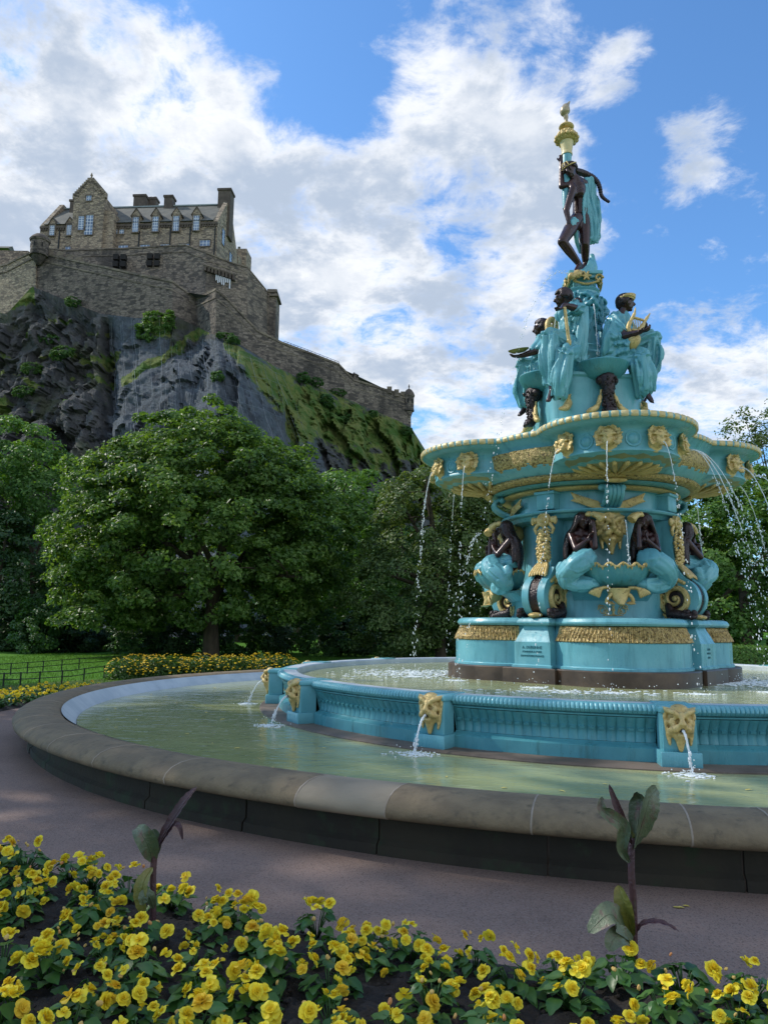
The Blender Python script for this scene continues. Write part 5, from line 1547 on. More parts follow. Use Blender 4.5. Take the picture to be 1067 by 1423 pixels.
# merlons: beside the first turret and before the last
mb = MB()
for a, ty, d_ in ((70, 351, 149.2), (83, 354, 148.6), (97, 357.5, 148), (108, 361, 147.5), (541, 541, 154.6), (551, 545, 155.4), (560, 548, 156.4)):
    v = at(a, ty, d_); mb = MB(); mb.box(v + Vector((0, .7, -.1)), (1.5 if a < 200 else 1.0, 1.3, 1.5)); sub(mb.build('merlon', M['coping'], lw, 20), lw)
pass
lw2 = thing('curtain_wall', 'lighter stub of castle wall at the far left, falling away from the left turret', 'castle wall', at(20, 400, 152))
o = sub(wall_run('wall', [(-420, 320, 396, 170), (-120, 335, 408, 161), (-8, 374, 440, 152.5), (12, 368, 434, 151), (50, 349, 404, 149.4)], M['palace'], lw2, 2.0, M['coping'], .4), lw2)
uw = thing('battery_wall', 'high rubble battery wall between the palace and the dark curtain wall', 'castle wall', at(258, 380, 158))
o = sub(wall_run('wall', [(62, 345, 400, 159.5), (88, 349, 405, 159), (170, 346.5, 410, 158), (258, 341.5, 420, 156), (284, 351, 425, 154.5), (286, 352, 425, 154.3), (326, 368, 430, 157), (344, 372, 452, 158.5), (371, 405, 468, 164)], M['wall_hi'], uw, 2.5, M['coping'], .3), uw)
mb = MB()
for a, b_ in ((167, 363), (214, 362)):
    mb = MB()
    v = at(a, b_, 156.6)
    for qx in (-.8, .8):
        for qz in (-.8, .8): mb.box(v + Vector((qx, -.0, qz)), (1.1, 1.2, 1.2))
    sub(mb.build('gun_port', M['dark_void'], uw, 0), uw)
# brackets and white streaks of the projecting gallery
mb = MB()
for q in range(9):
    v = at(286 + 4.9*q, 373 + 1.6*q, 153.9+.28*q); mb.box(v + Vector((0, .1, 0)), (.45, 1.2, 1.3))
sub(mb.build('corbel_table', M['castle_dark'], uw, 0), uw)
mb = MB(); v0, v1 = at(285, 369, 153.6), at(326, 382, 156.2)
mb.chain([v0, v1], [.38, .38]); sub(mb.build('gallery_ledge', M['coping'], uw, 20), uw)
mb = MB(); rr = random.Random(3)
for q in range(8):
    v = at(301 + 2.7*q, 386 + .9*q, 154.8+.15*q); h_ = rr.uniform(.9, 2.3); mb.box(v + Vector((0, -.15, -h_/2+.6)), (.22, .1, h_))
sub(mb.build('lime_streak', M['white_paint'], uw, 0), uw)
tw = thing('buttress_tower', 'square buttress tower at the right end of the upper castle wall', 'castle tower', at(380, 435, 164))
a, b_, c_ = at(372, 406, 164.4), at(386, 407, 166), at(388, 472, 165)
mb = MB(); h_ = a.z - c_.z
mb.box(((a.x+b_.x)/2, 167.2, c_.z + h_/2), (b_.x-a.x, 5.5, h_), taper=.96); sub(mb.build('wall', M['wall_hi'], tw, 20), tw)
mb = MB(); mb.box(((a.x+b_.x)/2, 167.2, a.z+.35), ((b_.x-a.x)*1.08, 5.9, .7)); mb.box(((a.x+b_.x)/2 + .5, 166.4, a.z-.9), ((b_.x-a.x)*1.04, 5.2, .3)); sub(mb.build('parapet', M['coping'], tw, 20), tw)

# ---- the palace on top
PAL = thing('castle_palace', 'long stone palace with dormer windows, steep slate roof, gabled tower and tall chimneys', 'castle building', at(180, 345, 163))
fl_, fr_ = at(57, 312, 165.5), at(303, 307.5, 162.5)      # eaves, left and right
ex = (fr_ - fl_); ex.z = 0; W_ = ex.length; ex.normalize(); ey = Vector((-ex.y, ex.x, 0)); EZ = (fl_.z + fr_.z)/2
O_ = Vector((fl_.x, fl_.y, 0))
ZB = at(180, 352, 163).z - 4
DEP = 17.0
ridge_z = at(240, 284, 171).z
def pw(u, v, z): return O_ + ex*u + ey*v + Vector((0, 0, z))
def pbox(mb, u0, u1, v0, v1, z0, z1, mat=None):
    vs = [pw(u, v, z) for z in (z0, z1) for u, v in ((u0, v0), (u1, v0), (u1, v1), (u0, v1))]
    mb.add(vs, [(3, 2, 1, 0), (4, 5, 6, 7), (0, 1, 5, 4), (1, 2, 6, 5), (2, 3, 7, 6), (3, 0, 4, 7)], mat)
def U(px, py=320):   # facade coordinate of a photo column
    lo, hi = -5.0, W_+5
    for _ in range(40):
        mid = (lo+hi)/2; p = O_ + ex*mid
        z = at(px, py, p.y)
        if z.x > p.x: lo = mid
        else: hi = mid
    return mid
def Z(py, px=200): return at(px, py, 164).z
mb = MB()
pbox(mb, 0, W_, 0, DEP, ZB, EZ)
# gables
for u0, u1 in ((W_-1.0, W_), (0, 1.0)):
    zz_ = EZ + .002
    v = [pw(u, q, z) for u in (u0, u1) for q, z in ((0, zz_), (DEP, zz_), (DEP/2+.8, ridge_z+.8), (DEP/2-.8, ridge_z+.8))]
    mb.add(v, [(0, 1, 2, 3), (7, 6, 5, 4), (0, 4, 5, 1), (1, 5, 6, 2), (2, 6, 7, 3), (3, 7, 4, 0)])
sub(mb.build('wall', M['palace'], PAL, 20), PAL)
mb = MB()
v = [pw(u, q, z) for u in (1.0, W_-1.0) for q, z in ((-.5, EZ-.1), (DEP/2, ridge_z), (DEP+.5, EZ-.1))]
mb.add(v, [(0, 3, 4, 1), (1, 4, 5, 2), (0, 1, 2), (3, 5, 4), (0, 2, 5, 3)])
rf = sub(mb.build('roof', M['slate'], PAL, 20), PAL)
mb = MB(); pbox(mb, 1.0, W_-1.0, DEP/2-.35, DEP/2+.35, ridge_z-.1, ridge_z+.22); mb.build('ridge_flashing', M['lead'], rf, 20)
mb = MB(); pbox(mb, 0, W_+.1, -.35, 0, EZ-.95, EZ-.45)
for q in range(70):
    u = W_*(q+.5)/70; pbox(mb, u-.15, u+.15, -.30, 0, EZ-1.5, EZ-.953)
sub(mb.build('corbel_course', M['castle_dark'], PAL, 20), PAL)
def chimney(u, v, w, dpt, z0, z1):
    mb = MB(); pbox(mb, u-w/2, u+w/2, v-dpt/2, v+dpt/2, z0, z1); pbox(mb, u-w/2-.2, u+w/2+.2, v-dpt/2-.2, v+dpt/2+.2, z1, z1+.5); 
    for q in (-.25, .25): pbox(mb, u+q*w-.3, u+q*w+.3, v-.3, v+.3, z1+.5, z1+1.1)
    sub(mb.build('chimney', M['castle_dark'], PAL, 20), PAL)
chimney(U(315, 280)-2.7, DEP/2, 3.0, 3.2, EZ, at(315, 271, 171.5).z)
chimney(U(84, 285), DEP/2-1, 2.2, 2.2, EZ, at(84, 281, 172).z)
chimney(U(211, 280)+1, DEP/2, 2.0, 2.2, ridge_z-1.5, at(211, 280, 173).z)
chimney(U(168, 275), DEP/2+3, 3.0, 2.2, EZ, at(168, 277, 176).z)
chimney(U(177, 280)+.6, DEP/2+5, 2.2, 2.0, EZ, at(177, 281, 178).z)
M['glass'] = pmat('painted_sky_glass', (.11, .165, .26), (.19, .27, .40), .4, .12, 0, coord='World')  # sky reflection painted into the panes as a blue base colour
def window(parent, u, z0, z1, w, vface, cols=3, rows=5, fr=True):
    mb = MB(); pbox(mb, u-w/2-.22, u-w/2, vface-.16, vface+.05, z0-.25, z1+.25); pbox(mb, u+w/2, u+w/2+.22, vface-.16, vface+.05, z0-.25, z1+.25)
    pbox(mb, u-w/2, u+w/2, vface-.16, vface+.05, z1, z1+.25); pbox(mb, u-w/2, u+w/2, vface-.2, vface+.05, z0-.25, z0)
    wn = sub(mb.build('window', M['coping'], parent, 0), PAL)
    mb = MB(); pbox(mb, u-w/2, u+w/2, vface-.06, vface-.02, z0, z1); mb.build('pane', M['glass'], wn, 0)
    mb = MB()
    for q in range(cols+1): x = u-w/2+w*q/cols; pbox(mb, x-.055, x+.055, vface-.11, vface-.062, z0, z1)
    for q in range(rows+1): z = z0+(z1-z0)*q/rows; pbox(mb, u-w/2, u+w/2, vface-.10, vface-.061, z-.05, z+.05)
    mb.build('glazing_bars', M['white_paint'], wn, 0)
    return wn
for px in (74.5, 98, 189.5, 217, 245.5, 273.5):
    u = U(px, 315); s_ = 1.0 if px > 150 else .85
    z0, z1 = Z(326 if px < 150 else 324), Z(312 if px < 150 else 303.5)
    mb = MB(); pbox(mb, u-1.0*s_, u+1.0*s_, -.28, 3.0, EZ-2.2, z1+.45)
    zt = z1+.45
    v = [pw(uu, q, z) for q in (-.34, 4.5) for uu, z in ((u-1.05*s_, zt+.003), (u+1.05*s_, zt+.003), (u, zt+1.6*s_))]
    mb.add(v, [(0, 1, 2), (5, 4, 3), (0, 3, 4, 1)])
    dm = sub(mb.build('dormer', M['palace'], PAL, 20), PAL)
    mb = MB()
    for s2 in (-1, 1):
        v = [pw(uu, q, z) for q in (-.5, 4.6) for uu, z in ((u+s2*1.32*s_, zt-.2), (u, zt+1.95*s_), (u, zt+1.63*s_), (u+s2*1.12*s_, zt-.17))]
        mb.add(v, [(0, 1, 2, 3), (7, 6, 5, 4), (0, 4, 5, 1), (1, 5, 6, 2), (2, 6, 7, 3), (3, 7, 4, 0)])
    mb.build('dormer_roof', M['castle_dark'], dm, 0)
    mb2 = window(PAL, u, z0, z1, 1.35*s_, -.30)
window(PAL, U(285, 341), Z(345), Z(337), 2.3, -.02, 3, 2)
for px, py in ((161, 322), (170, 322)): window(PAL, U(px, py), Z(py+3.2), Z(py-2.6), 1.0, -.02, 2, 2)
for px in (98, 172, 202, 230, 257): window(PAL, U(px, 344), Z(346), Z(341.5), 2.2, -.02, 3, 1)
# rainwater pipes
mb = MB()
for px in (83, 108, 153, 156, 194, 237, 264.5, 299): mb = MB(); pbox(mb, U(px, 330)-.13, U(px, 330)+.13, -.2, -.02, ZB, EZ-1.5); sub(mb.build('rainwater_pipe', M['iron'], PAL, 0), PAL)
# gabled tower breaking forward
u0, u1 = U(109, 300), U(151, 300)
mb = MB(); tz = Z(279, 130)
um = (u0+u1)/2
pbox(mb, u0, u1, -2.4, 8, ZB, tz)
v = [pw(uu, q, z) for q in (-2.4, 8) for uu, z in ((u0, tz+.003), (u1, tz+.003), (um+.35, Z(256, 130)), (um-.35, Z(256, 130)))]
mb.add(v, [(0, 1, 2, 3), (7, 6, 5, 4), (0, 4, 5, 1), (1, 5, 6, 2), (2, 6, 7, 3), (3, 7, 4, 0)])
# crow steps and finial
ht = Z(256, 130)-tz; hwid = (u1-u0)/2
for q in range(9):
    t = (q+.5)/9
    for s2 in (-1, 1):
        uu = um + s2*hwid*(1-t); pbox(mb, uu-.55, uu+.55, -2.5, -1.7, tz+ht*t-.6, tz+ht*t+.62+.01*q)
mb.lathe([(.05, 0), (.5, .1), (.3, .6), (.12, .9), (.3, 1.2), (.02, 2.0)], 8, c=pw(um, -2.1, Z(256, 130)))
sub(mb.build('gabled_tower', M['palace'], PAL, 20), PAL)
mb = MB(); pbox(mb, u1-2.6, u1+2.2, -1.6, 2, ZB, Z(300, 150)); v = [pw(uu, q, z) for q in (-1.6, 4) for uu, z in ((u1-2.6, Z(300, 150)+.003), (u1+2.2, Z(300, 150)+.003), (u1-2.6, Z(291, 150)))]
mb.add(v, [(0, 1, 2), (5, 4, 3), (0, 3, 4, 1), (1, 4, 5, 2), (2, 5, 3, 0)])
sub(mb.build('stair_bay', M['palace'], PAL, 20), PAL)
for px, a_, b2, w_ in ((121, 326, 307, 1.5), (131, 333, 306, 1.9), (128.5, 286, 279, 1.2)): window(PAL, U(px, 315)+.0, Z(a_), Z(b2), w_, -2.42, 2 if w_ < 1.6 else 3, 6 if a_ > 300 else 2)
# lower roof between the tower and the main roof, the left end roof
mb = MB(); v = [pw(uu, q, z) for uu in (U(109, 300), u1+1.5) for q, z in ((-.2, EZ), (DEP/2+2, ridge_z+1.2), (DEP, EZ))]
mb.add(v, [(0, 3, 4, 1), (1, 4, 5, 2), (0, 1, 2), (3, 5, 4), (0, 2, 5, 3)]); mb.build('tower_roof', M['slate'], PAL, 0); sub(PAL.children[-1], PAL)
# windows and smaller blocks on the gable end
def gwin(v, z0, z1, w):
    mb = MB(); 
    for a0_, a1_, b0_, b1_ in ((v-w/2-.2, v-w/2, z0-.2, z1+.2), (v+w/2, v+w/2+.2, z0-.2, z1+.2), (v-w/2, v+w/2, z1, z1+.2), (v-w/2, v+w/2, z0-.2, z0)):
        pbox(mb, W_-.05, W_+.14, a0_, a1_, b0_, b1_)
    o = sub(mb.build('window', M['coping'], PAL, 0), PAL)
    mb = MB(); pbox(mb, W_+.02, W_+.06, v-w/2, v+w/2, z0, z1); mb.build('pane', M['glass'], o, 0)
    mb = MB(); pbox(mb, W_+.062, W_+.1, v-.07, v+.07, z0, z1)
    for q in range(5): z = z0+(z1-z0)*q/4; pbox(mb, W_+.062, W_+.1, v-w/2, v+w/2, z-.05, z+.05)
    mb.build('glazing_bars', M['white_paint'], o, 0)
gwin(4.5, EZ-3.5, EZ+.3, 2.0); gwin(11.0, EZ-5.5, EZ-2.2, 2.0); gwin(7.5, EZ+3.5, EZ+5.2, 1.2)
RB = thing('castle_range', 'lower stone range with oriel steps behind the right gable of the palace', 'castle building', at(330, 350, 185))
mb = MB(); pbox(mb, W_-9, W_+.2, DEP+.2, DEP+13, ZB-4, Z(325, 330)+3.0); pbox(mb, W_-6, W_+1.2, DEP+4, DEP+9, Z(348, 330), Z(318, 330)+5.2)
pbox(mb, W_-9, W_+.4, DEP+13.2, DEP+25, ZB-4, Z(345, 330)+3.2); mb.build('wall', M['palace'], RB, 20); sub(RB.children[-1], RB)
mb = MB()
for v0, v1, zz_ in ((DEP+.2, DEP+13, Z(325, 330)+3.0), (DEP+13.2, DEP+25, Z(345, 330)+3.2)):
    v = [pw(uu, q, z) for uu in (W_-9, W_+.3) for q, z in ((v0-.2, zz_+.01), ((v0+v1)/2, zz_+4.0), (v1+.2, zz_+.01))]
    mb.add(v, [(0, 3, 4, 1), (1, 4, 5, 2), (0, 1, 2), (3, 5, 4), (0, 2, 5, 3)])
for q in range(5): pbox(mb, W_-.2, W_+1.0, DEP+1+q*2.4, DEP+2+q*2.4, Z(320+4*q, 330)+2.6, Z(320+4*q, 330)+4.4)
mb.build('roof', M['slate'], RB, 0); sub(RB.children[-1], RB)
FL = thing('castle_roof_range', 'dark slate roofed range just showing at the far left behind the castle wall', 'castle building', at(0, 350, 175))
a, b_ = at(-160, 346, 178), at(40, 349, 178)
mb = MB(); mb.box(((a.x+b_.x)/2, 182, a.z-4), (b_.x-a.x, 8, 8)); mb.build('wall', M['palace'], FL, 20); sub(FL.children[-1], FL)
mb = MB(); zt = a.z+.01; v = [Vector((x, y, z)) for x in (a.x, b_.x-3) for y, z in ((177.6, zt), (182, zt+3.0), (186.4, zt))]
mb.add(v, [(0, 3, 4, 1), (1, 4, 5, 2), (0, 1, 2), (3, 5, 4), (0, 2, 5, 3)]); mb.build('roof', M['slate'], FL, 0); sub(FL.children[-1], FL)
# thin handrail on top of the lower wall
mb = MB(); pts = [at(px, py-4, d_+1.6) for px, py, d_ in ((395, 478, 143.5), (430, 491, 146), (471, 507, 149.8))]
mb.tube(pts, .05, 5)
for t in np.linspace(0, 1, 16):
    p = lerp(pts[0], pts[1], t*2) if t < .5 else lerp(pts[1], pts[2], t*2-1); mb.tube([p, p - Vector((0, 0, 1.3))], .045, 5)
tag(mb.build('handrail', M['iron'], None, 60), 'thin metal handrail along the top of the sloping castle wall', 'railing')

# ================================================================== trees and shrubs
def leaves_mesh(name, cen, nor, size, tone, mat, aspect=.62, fold=.25, along=None):
    """one folded kite per leaf, built as arrays"""
    n = len(cen)
    nor = nor/np.linalg.norm(nor, axis=1, keepdims=True)
    rnd = rng.normal(size=(n, 3)) if along is None else along + rng.normal(size=(n, 3))*.35
    t = rnd - nor*np.sum(rnd*nor, axis=1, keepdims=True); t /= np.linalg.norm(t, axis=1, keepdims=True) + 1e-9
    s = np.cross(nor, t); h = size[:, None]
    v = np.empty((n, 4, 3))
    v[:, 0] = cen - t*h*.5; v[:, 2] = cen + t*h*.5 - nor*h*.10
    v[:, 1] = cen - t*h*.06 + s*h*.5*aspect + nor*h*fold*.5
    v[:, 3] = cen - t*h*.06 - s*h*.5*aspect + nor*h*fold*.5
    me = bpy.data.meshes.new(name)
    me.vertices.add(n*4); me.vertices.foreach_set('co', v.ravel())
    me.loops.add(n*6); me.polygons.add(n*2)
    idx = (np.arange(n)*4)[:, None]
    me.loops.foreach_set('vertex_index', (idx + np.array([0, 1, 2, 0, 2, 3])).ravel().astype(np.int32))
    me.polygons.foreach_set('loop_start', (np.arange(n*2)*3).astype(np.int32))
    try: me.polygons.foreach_set('loop_total', np.full(n*2, 3, dtype=np.int32))
    except Exception: pass
    me.materials.append(mat)
    a = me.attributes.new('tone', 'FLOAT', 'POINT'); a.data.foreach_set('value', np.repeat(np.clip(tone, 0, 1), 4))
    me.update(calc_edges=True); me.validate()
    return me
def ellipsoid_clumps(E, n, rmin=.70, seed=0, floor=None):
    """points through the outer part of a set of ellipsoids, none inside another one's heart"""
    r = np.random.default_rng(seed); w = np.array([e[1][0]*e[1][2] for e in E]); w = w/w.sum(); out = []; dirs = []
    while len(out) < n:
        e = E[r.choice(len(E), p=w)]; d = r.normal(size=3); d /= np.linalg.norm(d)
        c, rad = np.array(e[0]), np.array(e[1])
        k = rmin + (1-rmin)*r.random()**.6
        k *= 1 + .16*mn.noise(Vector(d)*2.3 + Vector((seed, c[0]*.2, 0)))
        p = c + d*rad*k
        if floor is not None and p[2] < floor: continue
        bad = any(np.linalg.norm((p-np.array(e2[0]))/np.array(e2[1])) < rmin*.88 for e2 in E if e2 is not e)
        if bad and r.random() < .85: continue
        out.append(p); dirs.append(d)
    return np.array(out), np.array(dirs)
def crown_mesh(name, E, nclump, cr, per, leaf, mat, seed=0, up=.55, droop=0.0, flat=.62, rmin=.70, floor=None, tone=(.5, .22), inner=.25):
    P0, D0 = ellipsoid_clumps(E, nclump, rmin, seed, floor)
    r = np.random.default_rng(seed+50)
    cen, nor, sz, tn = [], [], [], []
    for p, d in zip(P0, D0):
        k = int(per*r.uniform(.6, 1.35)); rad = cr*r.uniform(.65, 1.35)
        v = r.normal(size=(k, 3)); v /= np.linalg.norm(v, axis=1, keepdims=True)
        # gather leaves on the outer, upper skin of the bough
        o = d*.7 + np.array([0, 0, .55]); o /= np.linalg.norm(o)
        m_ = (v @ o) < -.15
        v[m_] *= -1
        q = v*(r.random((k, 1))**.45)*rad*np.array([1, 1, flat])
        q[:, 2] -= droop*(q[:, 0]**2 + q[:, 1]**2)/max(rad, .1)
        cen.append(p + q); nor.append(v*.55 + d*.35 + np.array([0, 0, up]) + r.normal(size=(k, 3))*.42)
        sz.append(leaf*r.uniform(.65, 1.25, k)); tn.append(np.clip(r.normal(tone[0]+r.normal()*.12, tone[1], k), 0, 1))
    return leaves_mesh(name, np.concatenate(cen), np.concatenate(nor), np.concatenate(sz), np.concatenate(tn), mat), P0
def trunk_part(root, base, top, r0, tips, mat=None, forks=7, seed=1):
    """tapered bole, limbs reaching out to some of the boughs"""
    rr = random.Random(seed); mb = MB(); base, top = Vector(base), Vector(top)
    mid = lerp(base, top, .5) + Vector((rr.uniform(-.15, .15), 0, 0))
    mb.tube(bez([base - Vector((0, 0, .1)), lerp(base, mid, .25), mid, top], 5), [r0*1.55, r0*1.2, r0*1.05] + [r0*(1-.03*i) for i in range(13)], 12)
    for i in range(min(forks, len(tips))):
        q = Vector(tips[i]); s = lerp(mid, top, .35 + .65*rr.random())
        c = lerp(s, q, .45) + Vector((0, 0, -.02*(q-s).length + rr.uniform(-.2, .5)))
        pts = bez([s, c, q], 5); n = len(pts)
        mb.tube(pts, [r0*.5*(1-.85*j/n) for j in range(n)], 7)
        for w in range(2):
            a = pts[6 + w*2]; e = a + (q-s).normalized().cross(Vector((rr.gauss(0, 1), rr.gauss(0, 1), rr.gauss(0, 1)))).normalized()*(q-s).length*.35
            mb.tube(bez([a, lerp(a, e, .5) + Vector((0, 0, .15)), e], 3), [r0*.2, r0*.17, r0*.14, r0*.11, r0*.08, r0*.05, r0*.03], 5)
    return mb.build('trunk', mat or M['bark'], root, 60)
M['leaf_big'] = leaf_mat('sycamore_leaves', ((.042, .10, .020), (.105, .20, .040), (.20, .31, .07)), .48)
M['leaf_lime'] = leaf_mat('pale_green_leaves', ((.055, .125, .026), (.105, .22, .048), (.17, .29, .07)), .42)
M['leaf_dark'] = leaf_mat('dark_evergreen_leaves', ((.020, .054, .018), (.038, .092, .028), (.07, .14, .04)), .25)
M['leaf_olive'] = leaf_mat('olive_green_leaves', ((.048, .085, .026), (.095, .155, .042), (.165, .225, .07)), .38)
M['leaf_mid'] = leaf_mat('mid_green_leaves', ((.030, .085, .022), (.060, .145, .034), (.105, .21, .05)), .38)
def V3(v): return (v.x, v.y, v.z)
def tree(name, label, Epx, Y, base, fork, r0, nclump, cr, per, leaf, mat, seed, group=None, forks=7, **kw):
    """Epx: ellipsoids as (px, py, distance offset, (rx, ry, rz)); base and fork: photo points of the trunk"""
    b0 = at(base[0], base[1], Y); b0.z = max(b0.z, 0) if base[1] < 895 else 0
    root = thing(name, label, kw.pop('cat', 'tree'), b0, 0, group)
    E = [(V3(at(x, y, Y+dy) - b0), r_) for x, y, dy, r_ in Epx]
    floor = kw.pop('floor', .15)
    me, tips = crown_mesh('crown', E, nclump, cr, per, leaf, mat, seed, floor=floor, **kw)
    link('crown', me, root)
    tips = sorted(tips.tolist(), key=lambda p: (p[2]))
    rr = random.Random(seed); rr.shuffle(tips)
    trunk_part(root, (0, 0, 0), at(fork[0], fork[1], Y) - b0, r0, tips, None, forks, seed)
    return root
tree('spreading_tree', 'large round spreading tree with dense bright green crown, standing on the lawn below the castle',
     [(283, 745, 0, (7.0, 6.4, 5.2)), (278, 655, 0, (4.7, 4.6, 3.4)), (165, 770, -.5, (3.2, 4.0, 3.6)), (418, 775, .5, (2.5, 3.6, 3.4)), (350, 690, 0, (3.6, 4, 3.2)), (185, 690, 0, (3.1, 3.6, 3.0)), (150, 850, -1.5, (2.2, 2.6, 1.6))],
     38, (293, 914), (300, 800), .42, 1250, .64, 115, .225, M['leaf_big'], 3, forks=14, droop=.12, floor=1.5, rmin=.44)
tree('tall_tree', 'light green tree with several bare stems at the far left edge', [(32, 650, 0, (2.7, 3, 2.6)), (68, 690, 0, (1.9, 2.4, 2.2)), (-25, 680, 0, (3, 3, 3.4)), (8, 620, 0, (1.7, 2, 1.6))],
     46, (45, 905), (45, 730), .2, 150, .8, 130, .24, M['leaf_lime'], 5, forks=9)
tree('tall_tree', 'mid green tree rising behind the right shoulder of the big round tree', [(462, 720, 0, (3.2, 3.4, 3.4)), (495, 700, 0, (2.6, 3, 2.4)), (450, 800, 0, (3.4, 3, 3.2)), (505, 790, 0, (2.4, 3, 3.4))],
     52, (470, 905), (470, 780), .3, 190, 1.0, 120, .28, M['leaf_lime'], 7)
tree('weeping_tree', 'olive green fine leaved tree with drooping boughs left of the fountain', [(600, 740, 0, (3.0, 3.2, 3.0)), (600, 690, 0, (1.9, 2.2, 1.5)), (575, 815, 0, (3.0, 3.0, 2.6)), (640, 790, 0, (2.6, 2.8, 3.4)), (560, 865, -.3, (2.0, 2.2, 1.5)), (655, 720, .5, (2.0, 2.0, 1.6))],
     36, (612, 914), (612, 790), .28, 330, .62, 170, .17, M['leaf_olive'], 9, droop=.45, up=.35, forks=10)
def conifer(label, px, top, base, Y, rw, seed, mat):
    b0 = at(px, base, Y); b0.z = 0; h = at(px, top, Y).z
    root = thing('conifer', label, 'tree', b0, 0, 'dark conifers in the wood')
    r = np.random.default_rng(seed); cen, nor, sz, tn, al = [], [], [], [], []
    for i in range(170):
        t = r.random()**1.1; z = h*(.06 + .94*t); a = r.random()*2*PI; ln = rw*(1-t)**.8*r.uniform(.75, 1.1) + .15
        k = int(30 + 70*(1-t)); u = r.random(k)**.6
        d = np.array([math.cos(a), math.sin(a), 0]); s = np.array([-math.sin(a), math.cos(a), 0])
        q = d*(u*ln)[:, None] + s*(r.normal(size=k)*.16*ln*u)[:, None]
        q[:, 2] += z - .30*ln*u**1.6 + r.normal(size=k)*.07
        cen.append(q); nor.append(np.array([0, 0, 1.0]) + d*.3 + r.normal(size=(k, 3))*.45); sz.append(r.uniform(.14, .30, k)); tn.append(np.clip(r.normal(.45, .25, k) + .25*(u-.5), 0, 1)); al.append(np.tile(d, (k, 1)))
    link('crown', leaves_mesh('crown', np.concatenate(cen), np.concatenate(nor), np.concatenate(sz), np.concatenate(tn), mat, .38, .2, np.concatenate(al)), root)
    mb = MB(); mb.tube([(0, 0, -.1), (0, 0, h*.5), (0, 0, h*.97)], [.24, .15, .02], 8); mb.build('trunk', M['bark'], root, 60)
    return root
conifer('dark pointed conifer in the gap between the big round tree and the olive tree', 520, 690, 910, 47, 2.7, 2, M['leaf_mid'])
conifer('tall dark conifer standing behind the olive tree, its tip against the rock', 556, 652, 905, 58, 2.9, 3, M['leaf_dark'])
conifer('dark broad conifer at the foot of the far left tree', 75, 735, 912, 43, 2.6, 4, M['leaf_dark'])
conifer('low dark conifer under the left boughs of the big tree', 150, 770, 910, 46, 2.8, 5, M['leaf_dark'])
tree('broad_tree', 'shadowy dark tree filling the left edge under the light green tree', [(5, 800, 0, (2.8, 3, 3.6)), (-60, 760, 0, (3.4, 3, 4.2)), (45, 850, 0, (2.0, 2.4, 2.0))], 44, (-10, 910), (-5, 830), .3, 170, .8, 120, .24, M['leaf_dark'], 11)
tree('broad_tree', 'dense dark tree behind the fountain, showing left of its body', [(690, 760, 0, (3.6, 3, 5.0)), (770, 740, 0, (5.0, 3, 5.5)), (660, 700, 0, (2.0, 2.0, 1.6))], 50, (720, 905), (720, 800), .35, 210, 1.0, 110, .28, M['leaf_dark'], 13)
tree('broad_tree', 'bright leafy tree wall right of the fountain behind the falling jets', [(990, 780, 0, (3.2, 3, 3.5)), (1060, 740, 0, (3.0, 3, 2.9)), (1110, 790, 0, (3.6, 3, 3.8)), (950, 720, 1, (2.4, 2.4, 2.0)), (930, 800, 1.5, (2.6, 2.4, 3.2)), (1020, 850, 0, (3.0, 2.6, 1.8))],
     35, (1040, 897), (1030, 800), .3, 420, .60, 150, .20, M['leaf_lime'], 17, forks=8, droop=.25)
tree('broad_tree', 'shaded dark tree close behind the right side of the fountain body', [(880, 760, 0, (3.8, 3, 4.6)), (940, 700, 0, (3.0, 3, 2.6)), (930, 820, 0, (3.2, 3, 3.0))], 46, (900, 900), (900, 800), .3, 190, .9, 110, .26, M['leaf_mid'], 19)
tree('sparse_tree', 'thin open crowned tree with sky between its leaves at the right edge', [(1040, 600, 0, (1.5, 1.7, 1.5)), (1075, 590, 0, (1.8, 2, 1.6)), (1055, 650, 0, (2.4, 2.2, 1.8)), (1110, 640, 0, (2.2, 2, 2.2))], 42, (1085, 890), (1075, 690), .10, 170, .55, 34, .17, M['leaf_olive'], 23, rmin=.25, forks=20)
# further back, at the foot of the rock
kinds = [(M['leaf_mid'], 31), (M['leaf_dark'], 33), (M['leaf_olive'], 35)]
bgm = []
for mt, sd_ in kinds:
    me, tips = crown_mesh('crown', [((0, 0, 6.2), (4.0, 3.6, 4.6)), ((1.5, 0, 8.6), (2.4, 2.4, 2.4)), ((-2, 0, 4.4), (2.8, 2.8, 3.2))], 90, 1.15, 90, .40, mt, sd_, floor=.3)
    bgm.append((me, tips))
spots = [(20, 71, 1.05, 'second'), (118, 66, 1.0, 'low'), (215, 73, .9, ''), (330, 72, .9, ''), (412, 66, .95, ''), (448, 74, 1.15, ''), (530, 72, 1.05, ''), (585, 82, 1.0, ''), (640, 74, 1.1, ''), (700, 80, 1.0, ''), (840, 62, 1.0, ''), (1000, 60, .9, ''), (1075, 62, .95, '')]
for i, (px, Y, s_, w_) in enumerate(spots):
    v = at(px, 880, Y); k_ = i % 3
    root = thing('background_tree', 'leafy tree far back at the foot of the castle rock, mostly hidden by nearer trees', 'tree', (v.x, Y, 0), i*1.3, 'trees at the foot of the rock')
    link('crown', bgm[k_][0], root)
    mb = MB(); mb.tube([(0, 0, -.1), (.1, 0, 3), (0, 0, 7)], [.35, .25, .1], 8); mb.build('trunk', M['bark'], root, 60)
    root.scale = (s_, s_, s_)
